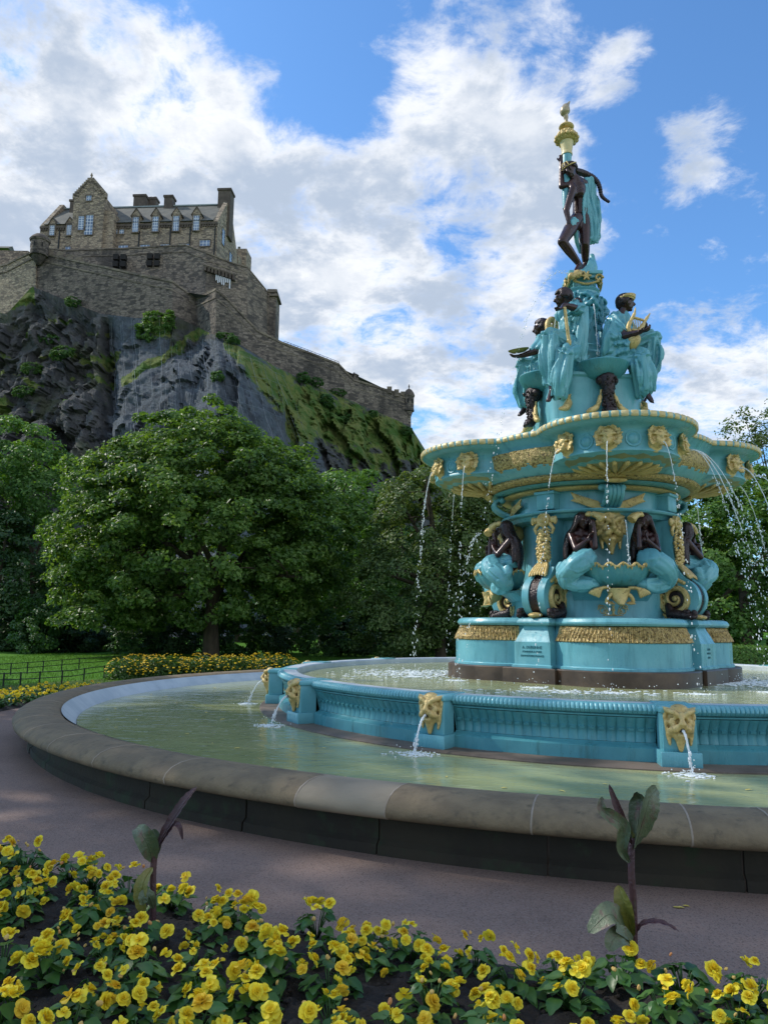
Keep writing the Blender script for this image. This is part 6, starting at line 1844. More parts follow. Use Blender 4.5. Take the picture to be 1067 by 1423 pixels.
# dark undergrowth along the back of the lawn
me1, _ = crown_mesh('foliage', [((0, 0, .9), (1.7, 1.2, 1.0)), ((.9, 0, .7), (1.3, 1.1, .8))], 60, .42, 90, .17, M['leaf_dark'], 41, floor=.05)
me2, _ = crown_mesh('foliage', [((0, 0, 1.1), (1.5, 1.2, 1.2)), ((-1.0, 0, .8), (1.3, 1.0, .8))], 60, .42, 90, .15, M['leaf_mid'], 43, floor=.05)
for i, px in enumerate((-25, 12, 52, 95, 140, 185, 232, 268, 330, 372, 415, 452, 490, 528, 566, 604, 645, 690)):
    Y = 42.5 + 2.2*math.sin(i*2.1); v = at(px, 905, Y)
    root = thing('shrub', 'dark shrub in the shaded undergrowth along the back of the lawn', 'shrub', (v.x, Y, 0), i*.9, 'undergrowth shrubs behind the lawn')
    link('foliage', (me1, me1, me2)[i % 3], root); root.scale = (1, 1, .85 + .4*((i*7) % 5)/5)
# shrubs and ivy on the castle rock
me3, _ = crown_mesh('foliage', [((0, 0, .6), (2.2, 1.2, 1.1)), ((1.2, .2, .2), (1.6, 1.0, .9))], 50, .55, 55, .34, M['leaf_mid'], 47)
me4, _ = crown_mesh('foliage', [((0, 0, 0), (2.4, .9, 2.2)), ((1.8, 0, -.8), (1.6, .8, 1.6))], 60, .6, 55, .36, M['leaf_lime'], 48)
for px, py, s_, me in ((222, 452, 1.25, me4), (207, 462, .8, me4), (238, 446, .9, me4), (318, 474, .8, me3), (328, 480, .75, me3), (300, 524, .8, me3), (424, 531, .9, me3), (436, 536, .8, me3), (472, 548, .7, me3), (478, 580, .9, me3), (60, 470, .9, me3), (90, 495, 1.0, me3), (40, 510, .9, me3), (30, 545, .8, me3), (560, 600, .8, me3), (520, 578, .7, me3), (455, 560, .9, me3), (105, 425, .8, me3)):
    v = rock_at(px, py)
    root = thing('rock_shrub', 'green shrub clinging to the castle rock', 'shrub', v + Vector((0, -.2, 0)), px*.1, 'shrubs growing on the castle rock')
    link('foliage', me, root); root.scale = (s_, s_, s_)
# trees out of frame on the left that shade the path
me5, tips5 = crown_mesh('crown', [((0, 0, 8.2), (4.6, 4.6, 3.4)), ((2.0, 1, 9.8), (3.2, 3, 2.4)), ((-2, -1, 7), (3.2, 3, 2.6))], 150, 1.0, 80, .34, M['leaf_big'], 51)
for x, y, s_, lb in ((-25.5, 12.0, 2.0, 'tall leafy tree beyond the path, out of the picture on the left'), (-29.5, 18.0, 2.05, 'tall leafy tree further along, out of the picture on the left')):
    root = thing('shade_tree', lb, 'tree', (x, y, 0), x, 'trees shading the path')
    link('crown', me5, root); trunk_part(root, (0, 0, 0), (.2, 0, 6.0), .3, tips5.tolist(), None, 8, int(-x)); root.scale = (s_*.78, s_*.78, s_)

# clipped hedge, bank and path at the right
h0 = at(1005, 925, 30); h0.z = 0
hd = thing('clipped_hedge', 'low clipped green hedge beyond the pool at the right edge', 'hedge', h0)
nL = 9000; hx = rng.uniform(-1.2, 7.5, nL); hy = rng.uniform(-.6, .6, nL); hz = rng.uniform(.05, 1.0, nL)
face = rng.integers(0, 3, nL); hy[face == 0] = -.6 + rng.normal(0, .04, (face == 0).sum()); hz[face == 1] = .98 + rng.normal(0, .03, (face == 1).sum())
hn = np.stack([rng.normal(0, .5, nL), np.where(face == 0, -1.0, -.2), np.where(face == 1, 1.0, .5)], 1)
link('foliage', leaves_mesh('foliage', np.stack([hx, hy, hz], 1), hn, rng.uniform(.06, .13, nL), rng.normal(.6, .22, nL), M['leaf_lime']), hd)
mb = MB()
for x in np.arange(-1, 7.5, .55): mb.tube([(x, 0, -.02), (x+.05, .05, .5), (x, 0, .9)], [.03, .025, .01], 5)
mb.build('stems', M['bark'], hd, 60)
mb = MB(); vs = []
for i in range(21):
    x = 6 + 60*i/20
    for y, z in ((32.5, 0), (39, .72), (43, .76), (48, 1.2), (60, 1.6)): vs.append((x, y, z - .001*i))
mb.add(vs, [(i*5+j, (i+1)*5+j, (i+1)*5+j+1, i*5+j+1) for i in range(20) for j in range(4)])
tag(mb.build('grass_bank', M['lawn'], None, 60, False), kind='structure')
mb = MB(); mb.add([(x, y, z) for x, y, z in ((9, 39.1, .735), (60, 39.1, .725), (60, 42.9, .768), (9, 42.9, .776))], [(0, 1, 2, 3)])
tag(mb.build('far_path', M['path'], None, 0, False), kind='structure')
def railing(name, label, pts, h, n, rails, rad=.016, posts=.02, group=None):
    root = thing(name, label, 'railing', pts[0], 0, group)
    P_ = [Vector(p)-Vector(pts[0]) for p in pts]
    mb = MB()
    for z in rails: mb.tube([p + Vector((0, 0, z)) for p in P_], rad, 6)
    mb.build('rail', M['iron'], root, 60)
    for i in range(n):
        t = i/(n-1)*(len(P_)-1); k_ = min(int(t), len(P_)-2); p = lerp(P_[k_], P_[k_+1], t-k_)
        pm = MB(); pm.box(p + Vector((0, 0, h/2-.03)), (posts*2, posts*2, h+.06)); pm.build('post', M['iron'], root, 0)
    return root
railing('railing', 'thin dark railing beside the far path behind the right hedge', [(11, 38.9, .72), (24, 38.9, .72)], .9, 12, (.82, .45))
def g(px, py): 
    lo, hi = 2., 400.
    for _ in range(50):
        m_ = (lo+hi)/2
        if at(px, py, m_).z > 0: lo = m_
        else: hi = m_
    v = at(px, py, lo); v.z = 0; return v
railing('low_railing', 'low black two bar railing at the edge of the lawn, nearest the flower bed', [g(-60, 963), g(0, 956), g(42, 954), g(98, 950), g(150, 941), g(190, 936)], .36, 10, (.34, .19), .011, .015)
railing('low_railing', 'second low black railing further out on the lawn', [g(-40, 942), g(15, 938), g(60, 934), g(110, 929), (-9.6, 33, 0)], .36, 9, (.34, .18), .011, .014)

# ================================================================== flowers
def leaf_blade(mb, pts, widths, nrm, cup=.25, wav=0.0, serr=0.0, mat=0):
    """a leaf along its midrib; cup lifts the edges"""
    pts = [Vector(p) for p in pts]; n = len(pts); nrm = Vector(nrm); vs = []
    for i, p in enumerate(pts):
        t = (pts[min(i+1, n-1)]-pts[max(i-1, 0)]).normalized(); nn = (nrm - t*nrm.dot(t)); nn = nn.normalized() if nn.length > 1e-5 else t.orthogonal()
        s = t.cross(nn); w = widths[i]*(1 + serr*(i % 2))
        z = wav*math.sin(i*2.1)
        vs += [p - s*w + nn*(cup*w+z), p - s*w*.5 + nn*(cup*w*.35+z*.4), p, p + s*w*.5 + nn*(cup*w*.35-z*.4), p + s*w + nn*(cup*w-z)]
    mb.add(vs, [(i*5+j, i*5+j+1, (i+1)*5+j+1, (i+1)*5+j) for i in range(n-1) for j in range(4)], mat)
M['beg_leaf'] = leaf_mat('begonia_leaf', ((.026, .085, .020), (.055, .145, .032), (.11, .22, .055)), .28, .35)
def petal_mat(name, c1, c2, c3):
    m, k, out = newmat(name)
    a = k.n('ShaderNodeAttribute', attribute_name='tone').outputs['Fac']
    oi = k.n('ShaderNodeObjectInfo').outputs['Random']
    c = k.mix(k.ramp(a, .0, .8, smooth=False), c1, c2); c = k.mix(k.ramp(oi, .72, 1.0), c, c3)
    p = k.n('ShaderNodeBsdfPrincipled'); k.put(p.inputs['Base Color'], c); p.inputs['Roughness'].default_value = .5; p.inputs['Specular IOR Level'].default_value = .25
    t = k.n('ShaderNodeBsdfTranslucent'); k.put(t.inputs[0], c); mx = k.n('ShaderNodeMixShader'); mx.inputs[0].default_value = .30
    k.nt.links.new(p.outputs[0], mx.inputs[1]); k.nt.links.new(t.outputs[0], mx.inputs[2]); k.nt.links.new(mx.outputs[0], out.inputs[0]); return m
M['petal'] = petal_mat('yellow_petals', (.80, .56, .012), (.93, .79, .06), (.86, .60, .05))
M['bud'] = petal_mat('peach_buds', (.70, .42, .12), (.74, .58, .20), (.66, .30, .12))
def set_tone(me, f):
    a = me.attributes.new('tone', 'FLOAT', 'POINT')
    a.data.foreach_set('value', [f(v.co, i) for i, v in enumerate(me.vertices)])
def begonia_flower(seed, dbl=True):
    rr = random.Random(seed); mb = MB()
    rings = ((6, .040, 8, .026), (6, .034, 32, .022), (5, .026, 55, .018), (4, .017, 74, .012)) if dbl else ((3, .036, 5, .026), (3, .028, 40, .019))
    for ri, (n, ln, el, w) in enumerate(rings):
        for q in range(n):
            a = 2*PI*(q + .5*(ri % 2))/n + rr.uniform(-.25, .25); e = R(el + rr.uniform(-12, 12)); l_ = ln*rr.uniform(.8, 1.15)
            d = Vector((math.cos(a)*math.cos(e), math.sin(a)*math.cos(e), math.sin(e))); up = Vector((-math.cos(a)*math.sin(e), -math.sin(a)*math.sin(e), math.cos(e)))
            o = Vector((0, 0, .004*ri))
            pts = [o + d*l_*t + up*(.006*math.sin(t*3) - (.008 if ri == 0 else -.002)*t*t) for t in (.08, .35, .65, .88, 1.0)]
            leaf_blade(mb, pts, [w*.25, w*.75, w, w*.8, w*.3], up, .28, .0025)
    me = mb.mesh('flower', M['petal'], 180)
    set_tone(me, lambda co, i: min(1, math.hypot(co.x, co.y)/.034*.9 + .15*mn.noise(co*90)))
    return me
def begonia_bud(seed):
    mb = MB(); rr = random.Random(seed)
    mb.ell((0, 0, .008), (.011, .008, .014), rotm(rr.uniform(-.5, .5), 0, 0), 8, 6); mb.ell((.006, 0, .004), (.010, .006, .011), rotm(0, .6, 0), 8, 6)
    me = mb.mesh('flower', M['bud'], 180); set_tone(me, lambda co, i: .5+.4*mn.noise(co*70)); return me
FL_M = [begonia_flower(s, s < 4) for s in range(6)]; BUD_M = [begonia_bud(s) for s in range(2)]
def begonia_foliage(seed):
    rr = random.Random(seed); mb = MB(); tones = []
    H_ = rr.uniform(.10, .155)
    for q in range(rr.randint(24, 32)):
        a = q*2.4 + rr.uniform(-.4, .4); t = rr.random(); z = H_*(.18 + .85*t); rad = .04 + .062*(1-t)**.7*rr.uniform(.7, 1.2)
        d = Vector((math.cos(a), math.sin(a), 0)); c = d*rad + Vector((0, 0, z))
        ln = rr.uniform(.045, .075); dip = rr.uniform(-.65, .25); dr = (d + Vector((-d.y, d.x, 0))*rr.uniform(-.7, .7) + Vector((0, 0, dip))).normalized()
        up = (Vector((0, 0, 1)) + d*.35 + Vector((rr.uniform(-.3, .3), rr.uniform(-.3, .3), 0))).normalized()
        n0 = len(mb.v)
        pts = [c + dr*ln*s_ + Vector((0, 0, -.014*s_*s_)) for s_ in (-.10, .08, .28, .48, .68, .86, 1.0)]
        w = ln*.42
        leaf_blade(mb, pts, [w*.55, w*.98, w*1.05, w*.88, w*.62, w*.30, .001], up, .12, .002, .10)
        tn = min(1, max(0, rr.gauss(.45, .22) + .2*(t-.5))); tones += [tn + (.18 if (i % 5) == 2 else 0) for i in range(len(mb.v)-n0)]
        n0 = len(mb.v)
        mb.tube([Vector((d.x*.01, d.y*.01, .0)), c*.55 + Vector((0, 0, .01)), c - dr*ln*.1], .0035, 4); tones += [.35]*(len(mb.v)-n0)
    me = mb.mesh('foliage', M['beg_leaf'], 180); a = me.attributes.new('tone', 'FLOAT', 'POINT'); a.data.foreach_set('value', tones)
    return me, H_
BEG = [begonia_foliage(s) for s in range(7)]
def begonia(loc, seed, label, group, nf=None, s=1.0):
    rr = random.Random(seed*13+5); me, H_ = BEG[seed % len(BEG)]
    root = thing('begonia_plant', label, 'flower', loc, rr.random()*6.3, group); root.scale = (s, s, s)
    link('foliage', me, root)
    tall = rr.random()
    for q in range(nf or rr.randint(6, 11)):
        a = q*2.4 + rr.random()*1.5; rad = .135*math.sqrt(rr.random()); z = H_*rr.uniform(.70, 1.15) + .05 - rad*.55 + .04*tall*rr.random()
        bud = rr.random() < .22
        o = link('flower', rr.choice(BUD_M) if bud else rr.choice(FL_M), root)
        o.location = (math.cos(a)*rad, math.sin(a)*rad, z)
        o.rotation_euler = (rr.uniform(-.35, .35) - math.sin(a)*rad*8, rr.uniform(-.35, .35) + math.cos(a)*rad*8, rr.random()*6.3)
        k_ = rr.uniform(.56, .94); o.scale = (k_, k_, k_)
    return root
bl = 'yellow begonia plant in the dark soil of the foreground bed'
n_ = 0; rr = random.Random(77)
r_ = 10.80; row = 0
while r_ < 12.75:
    step = math.degrees(.28/r_); th = -11 + (row % 2)*step*.5
    while th < 52:
        p = polar(th + rr.uniform(-.35, .35), r_ + rr.uniform(-.07, .07), .055)
        th += step*rr.uniform(.85, 1.2)
        # keep what the picture frame can show
        if p.y < 2.55 or p.x < -p.y*.53 - .3 or p.x > p.y*.53 + .5: continue
        if rr.random() < .03: continue
        begonia(p, n_, bl, 'yellow begonias in the foreground bed', None, rr.uniform(.78, 1.08)); n_ += 1
    r_ += .245; row += 1
bl2 = 'small yellow flowering plant in the bed beyond the left end of the path'
n2_ = 0
for r_ in (10.75, 11.0, 11.25, 11.5, 11.8):
    th = 62.0
    while th < 112:
        p = polar(th + rr.uniform(-.4, .4), r_ + rr.uniform(-.06, .06), .04); th += math.degrees(.36/r_)*rr.uniform(.85, 1.3)
        if p.x/p.y < -.545: continue
        begonia(p, n2_+3, bl2, 'yellow flowers in the far bed', 6, rr.uniform(.95, 1.2)); n2_ += 1
print('BEGONIAS', n_, n2_)
# tall yellow daisies behind the coping
M['daisy_leaf'] = leaf_mat('daisy_leaves', ((.03, .075, .015), (.06, .13, .028), (.10, .18, .04)), .3)
M['daisy'] = petal_mat('orange_yellow_petals', (.66, .38, .01), (.80, .58, .02), (.68, .40, .012))
def daisy_bush(seed):
    r = np.random.default_rng(seed); n = 900
    d = r.normal(size=(n, 3)); d /= np.linalg.norm(d, axis=1, keepdims=True); d[:, 2] = np.abs(d[:, 2])
    c = d*np.array([.50, .45, .62])*(r.random((n, 1))**.4); 
    fo = leaves_mesh('foliage', c, d*.5 + r.normal(size=(n, 3))*.5 + np.array([0, 0, .4]), r.uniform(.07, .14, n), r.normal(.5, .2, n), M['daisy_leaf'], .4)
    mb = MB(); rr = random.Random(seed)
    for q in range(75):
        a = rr.random()*6.28; e = rr.uniform(.25, 1.0); p = Vector((math.cos(a)*.50*math.sqrt(1-(e*.98)**2 + .05), math.sin(a)*.46*math.sqrt(1-(e*.98)**2 + .05), .66*e))
        nn = (p + Vector((0, -.1, .4))).normalized(); rm = nn.to_track_quat('Z', 'Y').to_matrix(); s_ = rr.uniform(.026, .042)
        mb.add([p + rm @ Vector((s_*math.cos(k_*PI/4)*(1 if k_ % 2 else .75), s_*math.sin(k_*PI/4)*(1 if k_ % 2 else .75), 0)) for k_ in range(8)] + [p + rm @ Vector((0, 0, .012))], [(k_, (k_+1) % 8, 8) for k_ in range(8)])
    me = mb.mesh('blossoms', M['daisy'], 0); set_tone(me, lambda co, i: random.random()); return fo, me
DB = [daisy_bush(s) for s in (3, 4)]
for i in range(22):
    t = i/21; b0, b1 = g(188, 945), g(398, 934)
    p = lerp(Vector((-7.5, 22.6, 0)), Vector((-3.0, 25.0, 0)), t) + Vector((0, .55*(i % 2), 0))
    root = thing('daisy_clump', 'bushy clump of yellow daisies behind the far coping, below the big tree', 'flower', p, i*1.7, 'yellow daisies behind the coping'); k_ = 1.0 + .15*math.sin(i*2.3); root.scale = (k_, k_, k_*.95)
    fo, me = DB[i % 2]; link('foliage', fo, root); link('blossoms', me, root)
# short grass on the near edge of the lawn and in the verge
nG = 26000
gx = rng.uniform(-17, -2, nG); gy = rng.uniform(18.5, 40, nG)
gc = np.stack([gx, gy, np.full(nG, .03)], 1); dist = np.hypot(gx-FC.x, gy-FC.y)
keep = (dist > 12.35) & (np.abs(gx/gy) < .56); gc = gc[keep]; k_ = len(gc)
tn = rng.normal(.5, .2, k_)
M['grass'] = leaf_mat('grass_blades', ((.05, .12, .012), (.075, .18, .02), (.13, .23, .04)), .4, .6, .2)
go = link('lawn_grass', leaves_mesh('lawn_grass', gc, np.stack([rng.normal(0, 1, k_), rng.normal(-.6, 1, k_), rng.normal(.25, .25, k_)], 1), rng.uniform(.05, .11, k_), tn, M['grass'], .16, .1, np.tile([0, 0, 1.0], (k_, 1))))
tag(go, 'short mown grass of the lawn beyond the low railing', 'grass', kind='stuff')

# cannas
M['canna_green'] = pmat('canna_leaf_green', (.065, .095, .05), (.13, .155, .085), 9, .38, 0, .4, 60, (.15, .06, .06), streak=.3, c3lo=.5, c3hi=.75)
M['canna_purple'] = pmat('canna_leaf_purple', (.045, .016, .024), (.085, .035, .035), 9, .38, 0, .4, 60, (.05, .055, .025), streak=.3)
M['canna_yellow'] = pmat('canna_leaf_withered', (.12, .13, .02), (.20, .16, .03), 9, .5, 0, .4, 60, (.14, .06, .02), streak=.3)
def canna(label, base, stem, blades):
    root = thing('canna_plant', label, 'plant', base)
    mb = MB(); mb.tube(bez([Vector((0, 0, -.03))] + [p - base for p in stem], 5), [.016]*(len(stem)*5-3) + [.013, .012, .010, .008], 9)
    mb.build('stem', M['canna_purple'], root, 60)
    for pts, w, nr, cup, mt in blades:
        mb = MB(); P_ = bez([p - base for p in pts], 6); n = len(P_)
        ws = [max(.0015, w*.86*math.sin(PI*min(1, (i+.6)/(n+.1)))**.75*(1.0 if i < n*.6 else 1)) for i in range(n)]; ws[-1] = .001
        leaf_blade(mb, P_, ws, nr, cup, .003)
        # raised midrib
        mb.tube([p + Vector((0, -.001, 0)) for p in P_], [.004*(1-.8*i/n) for i in range(n)], 5)
        mb.build('leaf', mt, root, 180)
q = lambda x, y, Y: at(x, y, Y)
b0 = at(880, 1330, 3.72); b0.z = .05
canna('dark purple canna plant with upright leaves, right of the bed', b0, [q(880, 1262, 3.72), q(877, 1215, 3.72), q(877, 1180, 3.73), q(879, 1165, 3.73)],
      [([q(881, 1178, 3.72), q(887, 1160, 3.68), q(897, 1128, 3.66), q(904, 1106, 3.68), q(913, 1097, 3.72)], .068, (.55, -.75, .25), .35, M['canna_green']),
       ([q(881, 1172, 3.74), q(886, 1140, 3.76), q(888, 1112, 3.78), q(884, 1100, 3.76)], .05, (-.4, -.6, .2), .5, M['canna_green']),
       ([q(877, 1172, 3.70), q(868, 1145, 3.69), q(857, 1118, 3.70), q(846, 1090, 3.72)], .022, (-.5, -.8, .1), .7, M['canna_purple']),
       ([q(874, 1198, 3.71), q(864, 1180, 3.68), q(866, 1150, 3.66), q(848, 1134, 3.66), q(836, 1124, 3.66), q(836, 1107, 3.67)], .036, (-.3, -.9, .3), .7, M['canna_green']),
       ([q(879, 1166, 3.74), q(878, 1138, 3.78), q(883, 1118, 3.8)], .02, (.3, -.9, 0), .5, M['canna_yellow']),
       ([q(879, 1300, 3.70), q(870, 1268, 3.66), q(864, 1250, 3.66), q(858, 1230, 3.68)], .045, (-.5, -.8, .3), .5, M['canna_yellow']),
       ([q(878, 1310, 3.70), q(862, 1285, 3.62), q(845, 1270, 3.58), q(817, 1296, 3.56)], .07, (-.2, -.6, .75), .1, M['canna_green']),
       ([q(880, 1312, 3.68), q(866, 1300, 3.60), q(852, 1306, 3.56), q(846, 1322, 3.55)], .05, (-.1, -.8, .5), .2, M['canna_green']),
       ([q(881, 1300, 3.72), q(893, 1284, 3.70), q(918, 1282, 3.68), q(943, 1294, 3.66)], .018, (0, -.4, .9), .4, M['canna_purple'])])
b1 = at(213, 1296, 4.04); b1.z = .05
canna('green and brown canna plant with one long dark leaf', b1, [q(213, 1262, 4.04), q(213, 1215, 4.04), q(215, 1190, 4.04), q(219, 1172, 4.04)],
      [([q(217, 1190, 4.04), q(228, 1160, 4.02), q(248, 1128, 4.0), q(262, 1108, 4.0), q(274, 1094, 4.02)], .034, (-.6, -.7, .3), .45, M['canna_purple']),
       ([q(213, 1196, 4.04), q(208, 1178, 4.0), q(198, 1160, 3.98), q(190, 1150, 4.02)], .055, (.1, -.8, .5), .55, M['canna_green']),
       ([q(215, 1190, 4.05), q(216, 1170, 4.05), q(213, 1152, 4.06)], .035, (.3, -.9, .2), .6, M['canna_green']),
       ([q(222, 1176, 4.03), q(232, 1160, 4.0), q(243, 1146, 3.98), q(250, 1150, 3.97), q(254, 1167, 3.97)], .018, (0, -.6, .7), .4, M['canna_purple']),
       ([q(212, 1205, 4.03), q(200, 1225, 3.98), q(197, 1250, 3.97), q(202, 1275, 3.98)], .048, (-.4, -.9, .2), .3, M['canna_yellow']),
       ([q(214, 1262, 4.02), q(208, 1246, 3.97), q(200, 1246, 3.95), q(198, 1258, 3.95)], .035, (0, -.8, .6), .2, M['canna_green'])])

# ================================================================== water jets, splashes, floating leaves
def jetmat():
    m, k, out = newmat('falling_water')
    p = k.n('ShaderNodeBsdfPrincipled'); p.inputs['Base Color'].default_value = (.86, .90, .93, 1); p.inputs['Roughness'].default_value = .12; p.inputs['IOR'].default_value = 1.33
    t = k.n('ShaderNodeBsdfTransparent'); mx = k.n('ShaderNodeMixShader'); mx.inputs[0].default_value = .35
    k.nt.links.new(p.outputs[0], mx.inputs[1]); k.nt.links.new(t.outputs[0], mx.inputs[2]); k.nt.links.new(mx.outputs[0], out.inputs[0]); return m
M['jet'] = jetmat()
M['foam'] = pmat('white_foam', (.66, .72, .72), (.80, .84, .84), 20, .5)
Rz = Matrix.Rotation(FROT, 3, 'Z')
def world(v): return Rz @ Vector(v) + FC
def jet(p0, d, v, vz, zend, label, cat='water jet', seed=0, solid=.45, r0=.012, foam=.16, drops=90, group='water jets of the fountain', spread=.05, foamz=None):
    p0 = Vector(p0); d = Vector(d); d.z = 0; d.normalize(); rr = random.Random(seed)
    T = (vz + math.sqrt(vz*vz + 2*9.81*(p0.z-zend)))/9.81
    pos = lambda t: p0 + d*v*t + Vector((0, 0, vz*t - 4.905*t*t))
    root = thing('water_jet', label, cat, p0, 0, group)
    mb = MB(); n = 26
    pts = [pos(T*solid*i/n) - p0 + Vector((rr.uniform(-1, 1), rr.uniform(-1, 1), 0))*.004*(i/n) for i in range(n+1)]
    mb.tube(pts, [r0*(1-.55*i/n)*rr.uniform(.8, 1.2) for i in range(n+1)], 6)
    for q in range(drops):
        t = T*(solid*.75 + (1-solid*.75)*rr.random()); w = spread*(t/T)**1.5
        c = pos(t) - p0 + Vector((rr.gauss(0, w), rr.gauss(0, w), rr.gauss(0, .02)))
        vv = (d*v + Vector((0, 0, vz-9.81*t))).normalized(); s_ = rr.uniform(.004, .0105)
        mb.ell(c, (s_, s_, s_*rr.uniform(1.2, 2.6)), vv.to_track_quat('Z', 'Y').to_matrix(), 6, 4)
    mb.build('stream', M['jet'], root, 180)
    if foam:
        e = pos(T) - p0; e.z = zend - p0.z; fm = MB()
        for q in range(int(70*foam/.16)):
            a = rr.random()*6.283; r_ = foam*abs(rr.gauss(0, .55)); c = e + Vector((math.cos(a)*r_*1.25, math.sin(a)*r_, .004))
            s_ = rr.uniform(.006, .030)*(1 - .4*min(1, r_/foam)); fm.ell(c, (s_*1.5, s_, .006), rotm(0, 0, rr.random()*3), 7, 4)
        for q in range(16):
            c = e + Vector((rr.gauss(0, foam*.5), rr.gauss(0, foam*.5), abs(rr.gauss(0, .06)))); s_ = rr.uniform(.004, .008); fm.ell(c, s_, None, 5, 4)
        for q in (0.8,):
            fm.tube([e + Vector((math.cos(a)*foam*q*(1+.05*math.sin(a*3)), math.sin(a)*foam*q, .001)) for a in np.linspace(0, 2*PI, 33)], .0035, 4, caps=False)
        fm.build('splash', M['foam'], root, 180)
    return root
names = {0: 'front lobe', 3: 'left lobe', 1: 'right lobe'}
side = {-62: 'leftmost', -21: 'inner left', 21: 'inner right', 62: 'rightmost'}
for k_, a, aa, loc in mask_pos:
    if k_ == 2: continue
    far = (k_ == 3 and a in (-62,)) or (k_ == 1 and a in (62,))
    p = world(loc + az(aa, .11, -.07)); d = Rz @ az(aa, 1)
    strong = k_ == 1 or (k_ == 0 and a == 62)
    jet(p, d, 1.25 if strong else (.40 if k_ == 3 else .6), .15 if strong else 0, WZ2, f'thin water jet from the {side[a]} gold face of the {names[k_]}', seed=int(aa*7), r0=.0115 if strong else .0085, drops=170 if strong else 60, solid=.6 if strong else .42, foam=.26 if strong else .18, spread=.06 if strong else .03)
# two more from the busiest mask at the right
k_, a, aa, loc = [m_ for m_ in mask_pos if m_[0] == 0 and m_[1] == 62][0]
for q, (da, v) in enumerate(((-9, 1.05), (14, 1.5))):
    jet(world(loc + az(aa, .11, -.07)), Rz @ az(aa+da, 1), v, .15, WZ2, ('nearer', 'further')[q] + ' side stream beside the rightmost jet of the front lobe', seed=900+q, r0=.009, drops=150, solid=.5, foam=.2, spread=.05)
# lion heads of the iron basin
ll = {0: 'right hand gold lion head of the iron basin', 1: 'middle gold lion head of the iron basin', 2: 'left gold lion head of the iron basin, nearer of two', 3: 'left gold lion head of the iron basin, further of two', 13: 'gold lion head beyond the right edge of the picture'}
for i, nm in ll.items():
    a = A0 - SEG*i
    p = ibw(az(a, 6.345, .635)); j_ = jet(p, Rz @ az(a + (10 if i == 0 else 0), 1), .85 if i != 0 else .65, .0, WZ, 'water spouting from the ' + nm, seed=40+i, solid=.98, r0=.016, drops=30, foam=.20, spread=.012)
# spouts of the column masks, the jug and the conches
for k_, nm in ((0, 'front'), (3, 'left'), (1, 'right')):
    a = UA+90*k_; jet(world(az(a, .50, 7.56)), Rz @ az(a, 1), .30, 0, 6.26, f'thin water jet from the {nm} turquoise column mask', seed=60+k_, solid=.9, r0=.012, drops=30, foam=0, spread=.02)
jet(world(J(793.5, 384, -.44)), Rz @ (J(780, 384, -.55) - J(800, 384, -.35)), 2.0, .8, WZ2+.2, 'thin arc of drops from the gold jug at the foot of the top statue', seed=70, solid=.02, r0=.004, drops=200, foam=0, spread=.05)
for (k_, s_), nm in (((0, 1), 'right'), ((0, -1), 'left')):
    v = Vector((s_*.09, -1.96, 3.31)); v = Matrix.Rotation(R(LA+90*k_), 3, 'Z') @ v
    if s_ == 1: jet(world(v), Rz @ (Matrix.Rotation(R(LA), 3, 'Z') @ Vector((.15, -1, 0))), .22, 0, 2.6, 'thread of water from the conch of the front right mermaid', seed=81, solid=.95, r0=.008, drops=26, foam=0, spread=.015)
v = Matrix.Rotation(R(LA-90), 3, 'Z') @ Vector((.06, -1.98, 3.3)); jet(world(v), Rz @ (Matrix.Rotation(R(LA-90), 3, 'Z') @ Vector((.05, -1, 0))), .8, .2, 1.8, 'spray of water from the conch of the side mermaid at the left', seed=83, solid=.15, r0=.008, drops=120, foam=0, spread=.09)
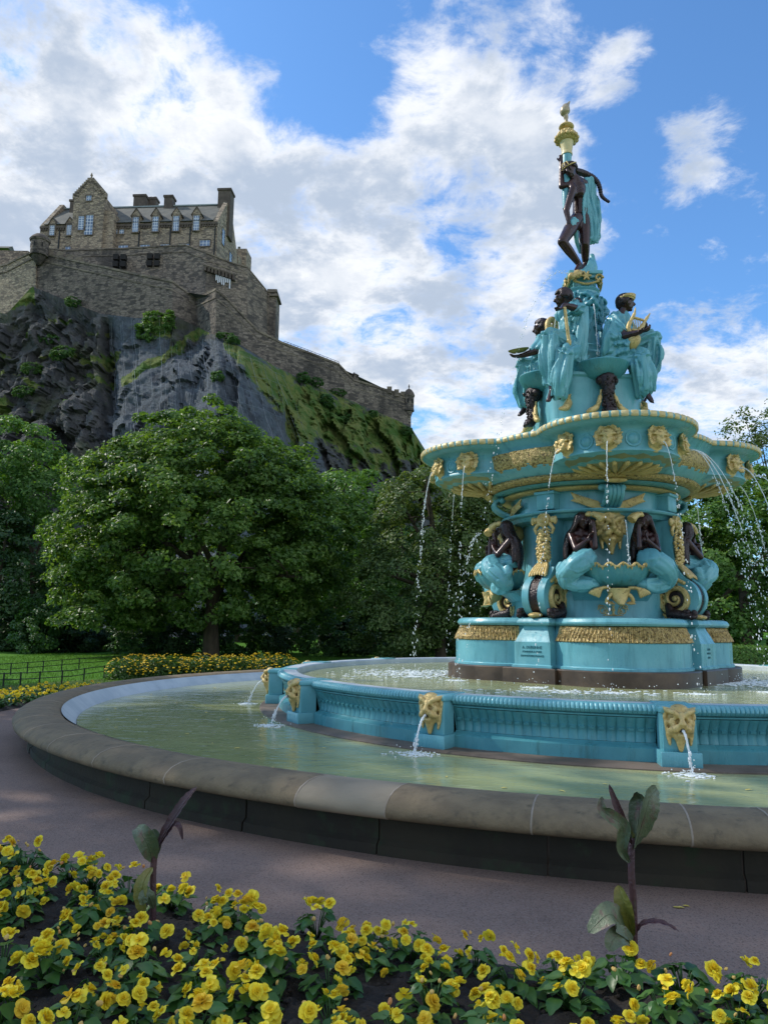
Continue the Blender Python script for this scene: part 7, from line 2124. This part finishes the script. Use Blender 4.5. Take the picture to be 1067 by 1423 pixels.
# ruffled white water where the drops fall
def whitewater(label, c, rx, ry, n, seed):
    rr = random.Random(seed); mb = MB()
    for q in range(n):
        x, y = rr.gauss(0, .45)*rx, rr.gauss(0, .45)*ry; s_ = rr.uniform(.006, .026)
        mb.ell((x, y, .004), (s_*rr.uniform(1, 2.6), s_, .007), rotm(0, 0, rr.uniform(-.5, .5)), 6, 4)
        if q % 6 == 0: mb.ell((x, y, abs(rr.gauss(0, .10))), rr.uniform(.004, .009), None, 5, 4)
    o = mb.build('foam_patch', M['foam'], None, 180); o.location = c
    tag(o, label, 'foam', kind='stuff')
gw = lambda px, py: (lambda v: Vector((v.x, v.y, WZ2)))(next(at(px, py, Y) for Y in np.arange(8, 30, .02) if at(px, py, Y).z < WZ2 + 0.002))
whitewater('white ruffled water left of the fountain plinth', gw(575, 936), 1.3, 1.6, 620, 1)
whitewater('white churning water at the right of the fountain plinth', gw(1025, 948), 1.2, 1.1, 900, 2)
whitewater('broken white water in front of the fountain plinth', gw(800, 962), 1.6, .5, 160, 3)
M['yellow_leaf'] = pmat('fallen_yellow_leaf', (.55, .42, .06), (.70, .58, .16), 12, .6)
def gwater(px, py, z): return next(Vector((at(px, py, Y).x, Y, z)) for Y in np.arange(3.5, 30, .02) if at(px, py, Y).z < z + .003)
lm = MB(); leaf_blade(lm, [(-.02, 0, 0), (-.008, 0, .001), (.006, 0, .002), (.02, 0, .001)], [.004, .011, .010, .001], (0, 0, 1), .15); lf_me = lm.mesh('floating_leaf', M['yellow_leaf'], 180)
rr = random.Random(12)
LP_ = [(298, 956), (219, 989), (287, 990), (245, 977), (162, 1011), (295, 1033), (378, 1067), (160, 985), (231, 968), (310, 1000), (345, 975), (190, 1000), (480, 1080), (620, 1080), (700, 1095), (330, 1040), (260, 1020), (210, 965), (560, 1092), (960, 1105), (1040, 1098), (840, 1090), (780, 1100), (450, 1040), (150, 1000), (400, 1030), (360, 950)]
for i, (px, py) in enumerate(LP_):
    o = link('floating_leaf', lf_me); p = gwater(px, py, WZ); o.location = p + Vector((0, 0, .004)); o.rotation_euler = (0, 0, rr.random()*6); s_ = rr.uniform(.7, 1.5)*(1 + .04*p.y); o.scale = (s_, s_*rr.uniform(.6, 1), s_)
    tag(o, 'small pale yellow leaf floating on the green water of the outer pool', 'leaf', 'fallen leaves floating on the pool')
for i, (px, py) in enumerate(((940, 1262), (945, 1262), (953, 1260), (397, 1160))):
    o = link('fallen_leaf', lf_me); p = g(px, py); o.location = p + Vector((0, 0, .004)); o.rotation_euler = (0, 0, rr.random()*6)
    tag(o, 'tiny pale fallen leaf lying on the tarmac path', 'leaf', 'fallen leaves on the path')
